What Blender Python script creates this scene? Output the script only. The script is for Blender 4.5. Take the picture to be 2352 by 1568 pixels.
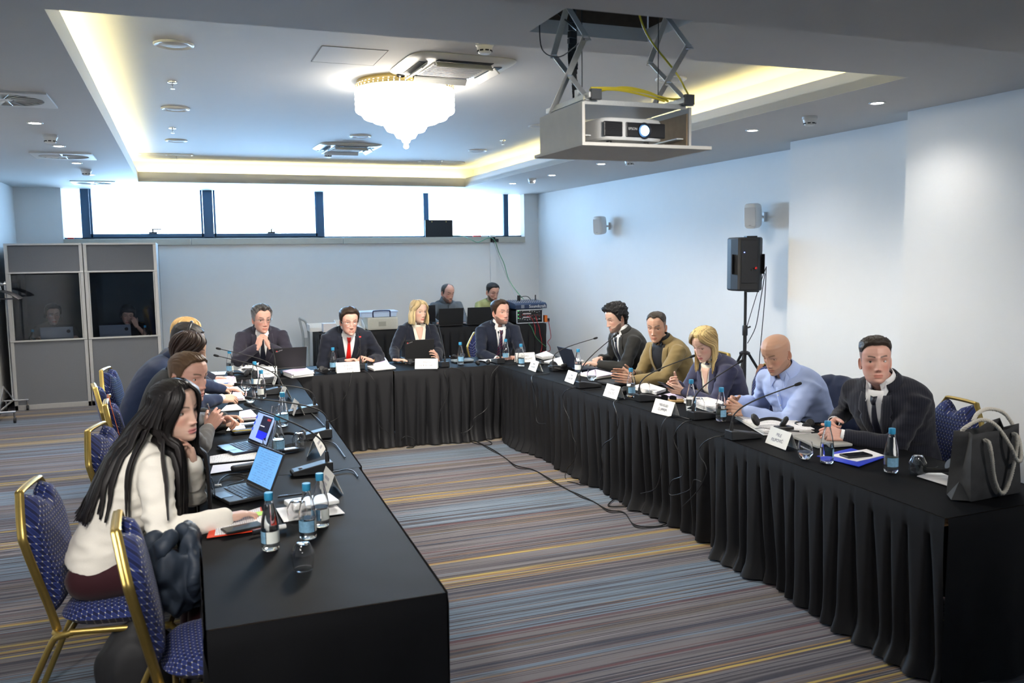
import bpy, bmesh, math, random
import numpy as np
from mathutils import Vector, Matrix, noise
from mathutils.bvhtree import BVHTree

for o in list(bpy.data.objects): bpy.data.objects.remove(o)
SC = bpy.context.scene
COL = SC.collection
rnd = random.Random(7)
PI = math.pi
# ---------------------------------------------------------------- camera
W, H = 2352, 1568
FPX, YAW, PIT, ROL = 1979.635, 0.365121, 0.101737, -0.012858
CZ = 1.80
_fw = Vector((math.sin(YAW)*math.cos(PIT), math.cos(YAW)*math.cos(PIT), -math.sin(PIT)))
_r = Vector((math.cos(YAW), -math.sin(YAW), 0)); _u = _r.cross(_fw)
CR = _r*math.cos(ROL)+_u*math.sin(ROL); CU = -_r*math.sin(ROL)+_u*math.cos(ROL)
cam = bpy.data.objects.new('camera', bpy.data.cameras.new('camera')); COL.objects.link(cam)
M = Matrix((CR, CU, -_fw)).transposed().to_4x4(); M.translation = (0, 0, CZ); cam.matrix_world = M
cam.data.sensor_width = 36; cam.data.lens = FPX/W*36; cam.data.clip_start = .05; cam.data.clip_end = 200
cam.data.dof.use_dof = True; cam.data.dof.focus_distance = 6.2; cam.data.dof.aperture_fstop = 3.5
SC.camera = cam
vs = SC.view_settings; vs.view_transform = 'Standard'; vs.look = 'None'; vs.gamma = 1; vs.use_curve_mapping = False
vs.exposure = 1.05
def _ray(x, y): return (CR*(x-W/2)-CU*(y-H/2)+_fw*FPX)
def P(x, y, z):
    d = _ray(x, y); return Vector((0, 0, CZ))+d*((z-CZ)/d.z)
def PY(x, y, Y):
    d = _ray(x, y); return Vector((0, 0, CZ))+d*(Y/d.y)
def PX(x, y, X):
    d = _ray(x, y); return Vector((0, 0, CZ))+d*(X/d.x)
# ---------------------------------------------------------------- world: overcast daylight outside the clerestory window
wd = bpy.data.worlds.new('daylight'); SC.world = wd; wd.use_nodes = True
nt = wd.node_tree; bg = nt.nodes['Background']
tc = nt.nodes.new('ShaderNodeTexCoord'); sx = nt.nodes.new('ShaderNodeSeparateXYZ'); rp = nt.nodes.new('ShaderNodeValToRGB')
nt.links.new(tc.outputs['Generated'], sx.inputs[0]); nt.links.new(sx.outputs['Z'], rp.inputs[0]); nt.links.new(rp.outputs[0], bg.inputs[0])
rp.color_ramp.elements[0].color = (.55, .74, 1, 1); rp.color_ramp.elements[1].color = (.42, .66, 1, 1)
bg.inputs[1].default_value = 7.0
# ---------------------------------------------------------------- lights of the room
HC, HT, YB, XL = 2.78, 3.06, 13.47, -2.07
def lamp(name, typ, loc, energy, color, **k):
    l = bpy.data.lights.new(name, typ); l.energy = energy; l.color = color
    o = bpy.data.objects.new(name, l); COL.objects.link(o); o.location = loc
    for a, v in k.items():
        if a == 'rot': o.rotation_euler = v
        else: setattr(l, a, v)
    return o
WIN = lamp('window_daylight', 'AREA', (1.7, YB+.26, 2.42), 250, (.34, .62, 1), shape='RECTANGLE', size=5.4, size_y=.62, rot=(math.radians(-90), 0, 0))
CHAND = (1.605, 6.34)
LAMPCOL = (1, .955, .90)
DL = [(-1.14, 5.9), (-1.12, 7.5), (-1.12, 9.0), (-1.12, 10.5), (4.45, 4.55), (4.45, 6.1), (4.45, 7.6), (4.45, 9.1), (4.45, 10.6), (4.45, 12.1)]
DLB = [(-1.1, 1.2, (-.3, 4.6, .7), 70, 66), (-.4, -.6, (.2, 6.2, .9), 130, 44), (1.4, .9, (1.3, 8.3, 1), 150, 36), (2.9, .9, (3.4, 6.2, .9), 110, 50), (4.1, .9, (3.7, 4.2, .7), 55, 66), (1.4, -1.6, (2.4, 8.4, 1), 150, 30), (-.4, 1.8, (1.0, 4.2, 0), 80, 80), (2.4, 1.8, (2.0, 4.6, 0), 80, 80)]
for i, (x, y) in enumerate(DL): lamp('downlight_beam', 'SPOT', (x, y, HC-.02), (21 if y < 7 else 32) if x > 0 else 48, LAMPCOL, spot_size=math.radians(140), spot_blend=1., shadow_soft_size=.05)
for x, y, to, e, cone in DLB: lamp('front_spot', 'SPOT', (x, y, 2.5), e, LAMPCOL, spot_size=math.radians(cone), spot_blend=1., shadow_soft_size=.16, rot=(Vector(to)-Vector((x, y, 2.5))).to_track_quat('-Z', 'Y').to_euler())
lamp('chandelier_glow', 'SPOT', (CHAND[0], CHAND[1], 2.59), 190, (1, .94, .85), shadow_soft_size=.30, spot_size=math.radians(168), spot_blend=.25)
# ---------------------------------------------------------------- materials
class NT:
    def __init__(s, m):
        s.m = m; s.t = m.node_tree; s.b = next(n for n in s.t.nodes if n.type == 'BSDF_PRINCIPLED')
    def n(s, typ, **k):
        n = s.t.nodes.new(typ)
        for a, v in k.items():
            if a.startswith('i_'): n.inputs[a[2:]].default_value = v
            else: setattr(n, a, v)
        return n
    def l(s, a, b): s.t.links.new(a, b)
    def mth(s, op, a, b=None, c=None):
        n = s.t.nodes.new('ShaderNodeMath'); n.operation = op
        for i, v in enumerate((a, b, c)):
            if v is None: continue
            if isinstance(v, (int, float)): n.inputs[i].default_value = v
            else: s.l(v, n.inputs[i])
        return n.outputs[0]
    def mix(s, f, a, b):
        n = s.t.nodes.new('ShaderNodeMix'); n.data_type = 'RGBA'
        for i, v in ((0, f), (6, a), (7, b)):
            if isinstance(v, (int, float)): n.inputs[i].default_value = v
            elif isinstance(v, tuple): n.inputs[i].default_value = (*v, 1) if len(v) == 3 else v
            else: s.l(v, n.inputs[i])
        return n.outputs[2]
    def bump(s, h, strength=.3, dist=.005):
        n = s.n('ShaderNodeBump'); n.inputs['Strength'].default_value = strength; n.inputs['Distance'].default_value = dist
        s.l(h, n.inputs['Height']); s.l(n.outputs[0], s.b.inputs['Normal'])
    def ramp(s, f, stops, interp='LINEAR'):
        n = s.n('ShaderNodeValToRGB'); r = n.color_ramp; r.interpolation = interp
        while len(r.elements) < len(stops): r.elements.new(1)
        for e, (p, c) in zip(r.elements, stops): e.position = p; e.color = (*c, 1)
        s.l(f, n.inputs[0]); return n.outputs[0]
MATS = {}
def mat(name, col, rough=.5, metal=0., noise_s=60, var=.06, bump=0., bdist=.003, spec=.5, emit=None, es=0, sheen=0, trans=0, ior=1.45, coat=0):
    if name in MATS: return MATS[name]
    m = bpy.data.materials.new(name); m.use_nodes = True; t = NT(m); b = t.b
    b.inputs['Roughness'].default_value = rough; b.inputs['Metallic'].default_value = metal
    b.inputs['Specular IOR Level'].default_value = spec; b.inputs['IOR'].default_value = ior
    b.inputs['Sheen Weight'].default_value = sheen; b.inputs['Transmission Weight'].default_value = trans; b.inputs['Coat Weight'].default_value = coat
    tcn = t.n('ShaderNodeTexCoord'); nz = t.n('ShaderNodeTexNoise'); nz.inputs['Scale'].default_value = noise_s; nz.inputs['Detail'].default_value = 3
    t.l(tcn.outputs['Object'], nz.inputs['Vector'])
    if trans < .5:
        c2 = tuple(max(0, c*(1-var)) for c in col); c1 = tuple(min(1, c*(1+var)) for c in col)
        t.l(t.mix(nz.outputs['Fac'], c2, c1), b.inputs['Base Color'])
    else: b.inputs['Base Color'].default_value = (*col, 1)
    if bump: t.bump(nz.outputs['Fac'], bump, bdist)
    if emit: b.inputs['Emission Color'].default_value = (*emit, 1); b.inputs['Emission Strength'].default_value = es
    MATS[name] = m; return m
def vcol_mat(name, rough=.5, sss=0, spec=.4, bump=.1, bs=180):
    if name in MATS: return MATS[name]
    m = bpy.data.materials.new(name); m.use_nodes = True; t = NT(m)
    a = t.n('ShaderNodeVertexColor'); a.layer_name = 'col'; nz = t.n('ShaderNodeTexNoise'); nz.inputs['Scale'].default_value = bs
    tcn = t.n('ShaderNodeTexCoord'); t.l(tcn.outputs['Object'], nz.inputs['Vector'])
    t.l(a.outputs['Color'], t.b.inputs['Base Color']); t.b.inputs['Roughness'].default_value = rough; t.b.inputs['Specular IOR Level'].default_value = spec
    if sss:
        t.b.inputs['Subsurface Weight'].default_value = sss; t.b.inputs['Subsurface Radius'].default_value = (.012, .005, .003); t.b.inputs['Subsurface Scale'].default_value = 1
    t.bump(nz.outputs['Fac'], bump, .002); MATS[name] = m; return m
# ---------------------------------------------------------------- mesh builder
class MB:
    def __init__(s): s.v = []; s.f = []; s.uv = {}
    def add(s, vs_, fs, M_=None):
        o = len(s.v)
        for p in vs_:
            p = Vector(p); s.v.append(M_ @ p if M_ is not None else p)
        s.f += [tuple(i+o for i in f) for f in fs]; return s
    def box(s, c, d, M_=None, rz=0):
        x, y, z = d[0]/2, d[1]/2, d[2]/2
        vs_ = [(-x, -y, -z), (x, -y, -z), (x, y, -z), (-x, y, -z), (-x, -y, z), (x, -y, z), (x, y, z), (-x, y, z)]
        T = Matrix.Translation(c) @ Matrix.Rotation(rz, 4, 'Z')
        return s.add(vs_, [(3, 2, 1, 0), (4, 5, 6, 7), (0, 1, 5, 4), (1, 2, 6, 5), (2, 3, 7, 6), (3, 0, 4, 7)], (M_ @ T) if M_ is not None else T)
    def quad(s, a, b, c, d): return s.add([a, b, c, d], [(0, 1, 2, 3)])
    def rings(s, rs, cap0=True, cap1=True, closed=True):
        n = len(rs[0]); vs_ = [p for r in rs for p in r]; fs = []
        for i in range(len(rs)-1):
            for j in range(n if closed else n-1):
                k = (j+1) % n; fs.append((i*n+j, i*n+k, (i+1)*n+k, (i+1)*n+j))
        if closed and cap0: fs.append(tuple(range(n-1, -1, -1)))
        if closed and cap1: fs.append(tuple((len(rs)-1)*n+j for j in range(n)))
        return s.add(vs_, fs)
    def lathe(s, prof, n=24, c=(0, 0, 0), M_=None, cap0=True, cap1=True):
        rs = []
        for r, z in prof:
            ring = [Vector((c[0]+r*math.cos(2*PI*k/n), c[1]+r*math.sin(2*PI*k/n), c[2]+z)) for k in range(n)]
            rs.append([M_ @ p for p in ring] if M_ is not None else ring)
        return s.rings(rs, cap0, cap1)
    def tube(s, path, r, n=8, cap=True, flat=None):
        path = [Vector(p) for p in path]; rs = []; up = None
        for i, p in enumerate(path):
            a = path[max(i-1, 0)]; b = path[min(i+1, len(path)-1)]; t = (b-a).normalized()
            if up is None: up = Vector((0, 0, 1)) if abs(t.z) < .9 else Vector((1, 0, 0))
            x = t.cross(up).normalized(); up = x.cross(t).normalized()
            rr = r[i] if isinstance(r, (list, tuple)) else r
            fx, fy = flat if flat else (1, 1)
            rs.append([p+x*(rr*fx*math.cos(2*PI*k/n))+up*(rr*fy*math.sin(2*PI*k/n)) for k in range(n)])
        return s.rings(rs, cap, cap)
    def ball(s, c, r, nu=12, nv=8, M_=None):
        if isinstance(r, (int, float)): r = (r, r, r)
        rs = []
        for i in range(nv+1):
            t = PI*min(max(i/nv, .02), .98); z = -math.cos(t)*r[2]; q = math.sin(t)
            ring = [Vector((c[0]+r[0]*q*math.cos(2*PI*k/nu), c[1]+r[1]*q*math.sin(2*PI*k/nu), c[2]+z)) for k in range(nu)]
            rs.append([M_ @ p for p in ring] if M_ is not None else ring)
        return s.rings(rs)
    def mesh(s, name):
        me = bpy.data.meshes.new(name); me.from_pydata([tuple(p) for p in s.v], [], s.f); me.update(); return me
    def build(s, name, m, parent=None, loc=None, rz=0, smooth=35, bev=0, seg=2, solid=0, sub=0, recalc=True):
        me = s.mesh(name); o = bpy.data.objects.new(name, me); COL.objects.link(o)
        if recalc:
            bm = bmesh.new(); bm.from_mesh(me); bmesh.ops.recalc_face_normals(bm, faces=bm.faces); bm.to_mesh(me); bm.free()
        if smooth:
            me.polygons.foreach_set('use_smooth', [True]*len(me.polygons)); me.set_sharp_from_angle(angle=math.radians(smooth))
        if isinstance(m, (list, tuple)):
            for q in m: me.materials.append(q)
        elif m: me.materials.append(m)
        if parent is not None: o.parent = parent
        if loc is not None: o.location = loc
        if rz: o.rotation_euler.z = rz
        if solid: md = o.modifiers.new('s', 'SOLIDIFY'); md.thickness = solid; md.offset = 0
        if bev: md = o.modifiers.new('b', 'BEVEL'); md.width = bev; md.segments = seg; md.limit_method = 'ANGLE'
        if sub: md = o.modifiers.new('u', 'SUBSURF'); md.levels = sub; md.render_levels = sub
        return o
def tag(o, label, cat, group=None, kind=None):
    o['label'] = label; o['category'] = cat
    if group: o['group'] = group
    if kind: o['kind'] = kind
    return o
def thing(name, label, cat, loc=(0, 0, 0), rz=0, group=None, rot=None):
    o = bpy.data.objects.new(name, None); COL.objects.link(o); o.location = loc; o.rotation_euler = rot or (0, 0, rz)
    o.empty_display_size = .05
    return tag(o, label, cat, group)
def struct(o, label=None, cat=None):
    o['kind'] = 'structure'
    o['label'] = label or 'plain room surface'; o['category'] = cat or 'room'
    return o
def dup(root, loc, rz=None, label=None, rot=None, group=None):
    def cp(o, par):
        c = o.copy(); COL.objects.link(c)
        if par is not None: c.parent = par
        for ch in o.children: cp(ch, c)
        return c
    r = cp(root, None); r.location = loc
    if rot is not None: r.rotation_euler = rot
    elif rz is not None: r.rotation_euler = (0, 0, rz)
    if label: r['label'] = label
    if group: r['group'] = group
    return r
def text_mb(txt, size, align='CENTER', sp=1.0, off=0.0):
    c = bpy.data.curves.new('t', 'FONT'); c.body = txt; c.size = size; c.align_x = align; c.align_y = 'CENTER'; c.space_line = sp; c.offset = off
    c.resolution_u = 3
    o = bpy.data.objects.new('t', c); COL.objects.link(o); bpy.context.view_layer.update()
    me = o.to_mesh(); b = MB(); b.add([v.co.copy() for v in me.vertices], [tuple(p.vertices) for p in me.polygons]); o.to_mesh_clear()
    bpy.data.objects.remove(o); bpy.data.curves.remove(c); return b
def lettering(txt, size, m, parent, Mx, name='lettering', **k):
    b = text_mb(txt, size, **k); b.v = [Mx @ p for p in b.v]; return b.build(name, m, parent, smooth=0, recalc=False)
def bez(p0, p1, p2, p3, n=12):
    p0, p1, p2, p3 = map(Vector, (p0, p1, p2, p3)); return [p0*(1-t)**3+p1*3*t*(1-t)**2+p2*3*t*t*(1-t)+p3*t**3 for t in [i/n for i in range(n+1)]]
def spline(pts, n=6):
    pts = [Vector(p) for p in pts]; out = []
    for i in range(len(pts)-1):
        a = pts[max(i-1, 0)]; b = pts[i]; c = pts[i+1]; d = pts[min(i+2, len(pts)-1)]
        for k in range(n):
            t = k/n; out.append(.5*((2*b)+(c-a)*t+(2*a-5*b+4*c-d)*t*t+(3*b-a-3*c+d)*t**3))
    return out+[pts[-1]]
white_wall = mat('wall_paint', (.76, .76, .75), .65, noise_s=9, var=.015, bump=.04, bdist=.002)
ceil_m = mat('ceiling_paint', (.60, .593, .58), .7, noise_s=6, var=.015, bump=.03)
black_pl = mat('black_plastic', (.012, .012, .014), .38, var=.2)
black_mt = mat('black_matt', (.014, .014, .016), .65, var=.2, bump=.1)
white_pl = mat('white_plastic', (.74, .74, .72), .4, var=.02)
grey_mt = mat('aluminium', (.62, .62, .62), .35, .85, var=.05)
chrome = mat('chrome', (.75, .75, .76), .15, 1., var=.03)
gold = mat('gold_metal', (.46, .33, .10), .34, .85, var=.08)
paper_m = mat('paper', (.82, .81, .82), .7, noise_s=25, var=.02)
ink = mat('ink', (.04, .04, .06), .7)
card_m = mat('card', (.80, .79, .75), .7, var=.02)
# ================================================================ the room
# carpet: irregular stripes running across the room, repeating along its length
m = bpy.data.materials.new('striped_carpet'); m.use_nodes = True; t = NT(m)
tcn = t.n('ShaderNodeTexCoord'); sp = t.n('ShaderNodeSeparateXYZ'); t.l(tcn.outputs['Object'], sp.inputs[0])
nw = t.n('ShaderNodeTexNoise'); nw.inputs['Scale'].default_value = 1.6; nw.inputs['Detail'].default_value = 4; t.l(tcn.outputs['Object'], nw.inputs['Vector'])
y = t.mth('ADD', sp.outputs['Y'], t.mth('MULTIPLY', t.mth('SUBTRACT', nw.outputs['Fac'], .5), .016))
ph = t.mth('FRACT', t.mth('DIVIDE', t.mth('ADD', y, -4.20+17.0), 1.70))
g, g2, nv, mr, bl, yl, oc, lt, br = (.150, .138, .150), (.112, .102, .115), (.020, .023, .046), (.10, .038, .045), (.13, .185, .25), (.47, .345, .075), (.28, .165, .055), (.27, .26, .285), (.115, .092, .076)
stops = [(0, g2), (.03, nv), (.045, g), (.075, yl), (.085, g), (.097, oc), (.112, yl), (.125, lt), (.135, oc), (.150, yl), (.162, br), (.172, g), (.21, g2),
         (.235, g), (.30, yl), (.312, oc), (.322, g2), (.338, lt), (.345, nv), (.355, g), (.42, mr), (.43, g), (.50, bl), (.515, g2), (.545, nv), (.555, g), (.62, br), (.66, g), (.70, mr), (.715, bl), (.955, bl), (.97, g)]
base = t.ramp(ph, stops, 'CONSTANT')
def n1(scale, seed, xs=.006):
    cb = t.n('ShaderNodeCombineXYZ'); t.l(y, cb.inputs[1]); cb.inputs[0].default_value = seed; t.l(t.mth('MULTIPLY', sp.outputs['X'], xs), cb.inputs[2])
    q = t.n('ShaderNodeTexNoise'); q.inputs['Scale'].default_value = scale; q.inputs['Detail'].default_value = 1.5; t.l(cb.outputs[0], q.inputs['Vector']); return q.outputs['Fac']
def sel(f, lo, hi):
    q = t.n('ShaderNodeMapRange'); q.inputs['From Min'].default_value = lo; q.inputs['From Max'].default_value = hi; t.l(f, q.inputs['Value']); return q.outputs[0]
c = t.mix(sel(n1(60, 3.1), .57, .60), base, (.022, .022, .04)); c = t.mix(sel(n1(70, 9.7), .64, .66), c, (.10, .04, .04))
c = t.mix(sel(n1(52, 17.3), .66, .68), c, (.17, .22, .28)); c = t.mix(sel(n1(95, 27.3), .58, .62), c, (.035, .032, .042)); c = t.mix(sel(n1(66, 37.9), .70, .72), c, (.28, .15, .055)); c = t.mix(sel(n1(80, 47.1), .66, .69), c, (.26, .24, .26))
nf = t.n('ShaderNodeTexNoise'); nf.inputs['Scale'].default_value = 420; nf.inputs['Detail'].default_value = 2; t.l(tcn.outputs['Object'], nf.inputs['Vector'])
c = t.mix(t.mth('MULTIPLY', nf.outputs['Fac'], .35), c, (.06, .055, .06)); t.l(c, t.b.inputs['Base Color'])
t.b.inputs['Roughness'].default_value = .95; t.b.inputs['Specular IOR Level'].default_value = .15; t.b.inputs['Sheen Weight'].default_value = .15; t.bump(nf.outputs['Fac'], .6, .004)
carpet = m
YF = -3.2
X1, X2, X3, Y1, Y2 = 5.65, 5.26, 4.95, 6.57, 4.90      # right wall and the faces of its two piers
b = MB(); b.box((1.8, 5.2, -.05), (8.2, 17.4, .1)); struct(b.build('floor', carpet, smooth=0), 'striped grey carpet floor', 'floor')
b = MB(); b.box((XL-.06, 5.2, 1.6), (.12, 17.4, 3.2)); struct(b.build('wall_left', white_wall, smooth=0), 'white left wall', 'wall')
b = MB(); b.box((X1+.06, (Y1+YB)/2, 1.6), (.12, YB-Y1+.2, 3.2)); b.box((X2+.25, (Y1+Y2)/2, 1.6), (.5, Y1-Y2, 3.2)); b.box((X3+.40, (Y2+YF)/2, 1.6), (.8, Y2-YF, 3.2))
struct(b.build('wall_right', white_wall, smooth=0), 'white right wall with two stepped piers', 'wall')
b = MB(); b.box((1.8, YF-.06, 1.6), (8.2, .12, 3.2)); struct(b.build('wall_front', white_wall, smooth=0), 'white wall behind the viewer', 'wall')
# back wall with the clerestory opening
WX0, WX1 = PY(143, 500, YB).x, PY(1204, 500, YB).x
WZ0, WZ1 = PY(700, 546, YB).z, HC
b = MB(); T = .30; yc = YB+T/2
b.box(((XL-.2+WX0)/2, yc, 1.6), (WX0-XL+.2, T, 3.2)); b.box(((WX1+X1+.2)/2, yc, 1.6), (X1+.2-WX1, T, 3.2))
b.box(((WX0+WX1)/2, yc, WZ0/2), (WX1-WX0, T, WZ0)); b.box(((WX0+WX1)/2, yc, HC+.25), (WX1-WX0, T, .42))
struct(b.build('wall_back', white_wall, smooth=0), 'white back wall under the clerestory window', 'wall')
sill_m = mat('sill_stone', (.48, .45, .38), .5, noise_s=14, var=.05)
zs = PY(700, 560.5, YB).z
b = MB(); wx = WX1-WX0
for k, (a0, a1) in enumerate(((0, .24), (.241, .56), (.561, 1))): b.box((WX0+wx*(a0+a1)/2, YB+.10, (WZ0+zs)/2), (wx*(a1-a0)-.004, .28, WZ0-zs))
struct(b.build('trim_1', sill_m, smooth=0, bev=.004), 'beige stone window sill ledge', 'trim')
frame_m = mat('window_frame', (.05, .11, .19), .45, .3, var=.08)
glass_m = bpy.data.materials.new('window_glass'); glass_m.use_nodes = True; t = NT(glass_m)
tr = t.n('ShaderNodeBsdfTransparent'); tr.inputs[0].default_value = (.93, .97, .98, 1); gl = t.n('ShaderNodeBsdfGlossy'); gl.inputs['Roughness'].default_value = .02
lw = t.n('ShaderNodeFresnel'); mx = t.n('ShaderNodeMixShader'); nz = t.n('ShaderNodeTexNoise'); nz.inputs['Scale'].default_value = 3
t.l(t.mth('MULTIPLY', lw.outputs[0], t.mth('ADD', nz.outputs['Fac'], .4)), mx.inputs[0]); t.l(tr.outputs[0], mx.inputs[1]); t.l(gl.outputs[0], mx.inputs[2])
t.l(mx.outputs[0], next(n for n in t.t.nodes if n.type == 'OUTPUT_MATERIAL').inputs[0])
wob = thing('window_1', 'long clerestory window with dark frame high in the back wall', 'window', (0, YB+.17, 0)); wob['kind'] = 'structure'
def wx_(px): return PY(px, 500, YB+.12).x
b = MB(); h = WZ1-WZ0
for p0, p1 in ((186, 206), (467, 490), (729, 745), (974, 986), (1158, 1169)):
    xa, xb = wx_(p0), wx_(p1); b.box(((xa+xb)/2, 0, WZ0+h/2), (xb-xa, .07, h))
b.box(((WX0+WX1)/2, 0, WZ0+.012), (WX1-WX0, .07, .024))
b.build('window_frame', frame_m, wob, smooth=0, bev=.004)
for p0, p1 in ((206, 467), (490, 729)):
    xa, xb = wx_(p0), wx_(p1); s = MB()
    for xx in (xa+.02, xb-.02): s.box((xx, -.045, WZ0+h/2+.01), (.03, .05, h-.02))
    s.box(((xa+xb)/2, -.045, WZ0+.048), (xb-xa, .05, .05)); s.build('window_sash', frame_m, wob, smooth=0, bev=.004)
    hd = MB(); xm = (xa+xb)/2+.06; hd.box((xm, -.085, WZ0+.085), (.11, .03, .025)); hd.box((xm, -.10, WZ0+.11), (.02, .02, .05)); hd.box((xm+(.05 if p0 < 300 else .012), -.11, WZ0+.135), (.13 if p0 < 300 else .03, .02, .014))
    hd.build('window_handle', black_pl, wob, smooth=0, bev=.002)
b = MB(); b.box(((WX0+WX1)/2, .005, WZ0+h/2), (WX1-WX0, .006, h)); b.build('pane', glass_m, wob, smooth=0)
# baseboards
bb = mat('baseboard', (.03, .028, .03), .5)
b = MB(); b.box((XL+.012, 8, .055), (.024, 10.9, .11)); struct(b.build('baseboard_left', bb, smooth=0, bev=.003), 'dark baseboard on the left wall', 'baseboard')
b = MB(); b.box((1.8, YB-.012, .055), (7.6, .024, .11)); struct(b.build('baseboard_back', bb, smooth=0, bev=.003), 'dark baseboard on the back wall', 'baseboard')
b = MB(); b.box((X1-.012, 10, .055), (.024, 6.8, .11)); b.box((X2-.012, 5.73, .055), (.024, 1.66, .11)); b.box((X3-.012, .9, .055), (.024, 8, .11)); struct(b.build('baseboard_right', bb, smooth=0, bev=.003), 'dark baseboard on the right wall', 'baseboard')
# ceiling: lower ceiling with a square hole (projector lift) and the raised tray with a cove
TX0, TX1, TY0, TY1 = -.45, 3.97, 3.93, 12.22
LIP, CVD = 2.905, .20
HX0, HX1, HY0, HY1 = 1.50, 2.10, 3.02, 3.66
b = MB(); Z = HC+.03; th = .06
def slab(x0, x1, y0, y1): b.box(((x0+x1)/2, (y0+y1)/2, Z), (x1-x0, y1-y0, th))
slab(XL-.1, TX0, YF, YB+.3); slab(TX1, X1+.1, YF, YB+.3); slab(TX0, TX1, TY1, YB+.3); slab(TX0, TX1, YF, HY0); slab(TX0, HX0, HY0, HY1); slab(HX1, TX1, HY0, HY1); slab(TX0, TX1, HY1, TY0)
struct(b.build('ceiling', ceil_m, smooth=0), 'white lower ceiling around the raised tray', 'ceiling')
b = MB(); zc = (HC+LIP)/2; lh = LIP-HC
b.box((TX0-.01, (TY0+TY1)/2, zc+.002), (.02, TY1-TY0+.04, lh)); b.box((TX1+.01, (TY0+TY1)/2, zc+.002), (.02, TY1-TY0+.04, lh)); b.box(((TX0+TX1)/2, TY0-.01, zc+.002), (TX1-TX0, .02, lh)); b.box(((TX0+TX1)/2, TY1+.01, zc+.002), (TX1-TX0, .02, lh))
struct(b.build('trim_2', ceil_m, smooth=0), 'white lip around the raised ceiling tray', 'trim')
b = MB(); A, B, C_, D = TX0-CVD, TX1+CVD, TY0-CVD, TY1+CVD; zt = HT; zm = (HC+.06+zt)/2; hh = zt-HC-.06
b.box(((A+B)/2, (C_+D)/2, zt+.03), (B-A+.2, D-C_+.2, .06)); b.box((A-.03, (C_+D)/2, zm), (.06, D-C_+.12, hh)); b.box((B+.03, (C_+D)/2, zm), (.06, D-C_+.12, hh)); b.box(((A+B)/2, C_-.03, zm), (B-A, .06, hh)); b.box(((A+B)/2, D+.03, zm), (B-A, .06, hh))
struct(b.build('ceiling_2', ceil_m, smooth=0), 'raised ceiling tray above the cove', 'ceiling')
led = mat('cove_led', (1, .85, .45), .5, emit=(1, .85, .36), es=12)
led2 = mat('cove_led_white', (1, .92, .7), .5, emit=(1, .88, .45), es=16)
b = MB(); zl = HC+.075
b.box((TX1+.11, (TY0+TY1)/2, zl), (.03, TY1-TY0, .012)); b.box(((TX0+TX1)/2, TY0-.11, zl), (TX1-TX0, .03, .012)); cv = thing('cove_light', 'hidden yellow LED strip glowing around the ceiling tray', 'light', (0, 0, 0)); b.build('led_strip', led, cv, smooth=0)
b = MB(); b.box((TX0-.11, (TY0+TY1)/2, zl), (.03, TY1-TY0, .012)); b.box(((TX0+TX1)/2, TY1+.11, zl), (TX1-TX0, .03, .012)); b.build('led_strip', led2, cv, smooth=0)
# beam in front, above the viewer
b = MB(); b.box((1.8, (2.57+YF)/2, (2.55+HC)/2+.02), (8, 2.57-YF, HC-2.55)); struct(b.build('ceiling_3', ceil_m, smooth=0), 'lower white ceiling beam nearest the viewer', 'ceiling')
# hole shaft
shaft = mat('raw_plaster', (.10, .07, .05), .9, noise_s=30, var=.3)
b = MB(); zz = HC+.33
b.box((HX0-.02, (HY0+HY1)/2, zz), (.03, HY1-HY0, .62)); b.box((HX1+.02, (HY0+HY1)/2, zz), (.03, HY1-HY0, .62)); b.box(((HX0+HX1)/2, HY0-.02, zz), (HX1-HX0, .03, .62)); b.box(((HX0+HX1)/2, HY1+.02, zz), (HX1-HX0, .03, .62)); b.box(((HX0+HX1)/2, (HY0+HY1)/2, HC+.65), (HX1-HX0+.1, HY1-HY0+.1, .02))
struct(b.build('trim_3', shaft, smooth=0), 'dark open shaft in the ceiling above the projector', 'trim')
# white cable duct down the back wall
b = MB(); x = PY(1131, 600, YB).x; b.box((x, YB-.02, 1.1), (.09, .04, 2.2-.19)); struct(b.build('trim_4', white_wall, smooth=0, bev=.003), 'white cable duct down the back wall', 'trim')
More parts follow.
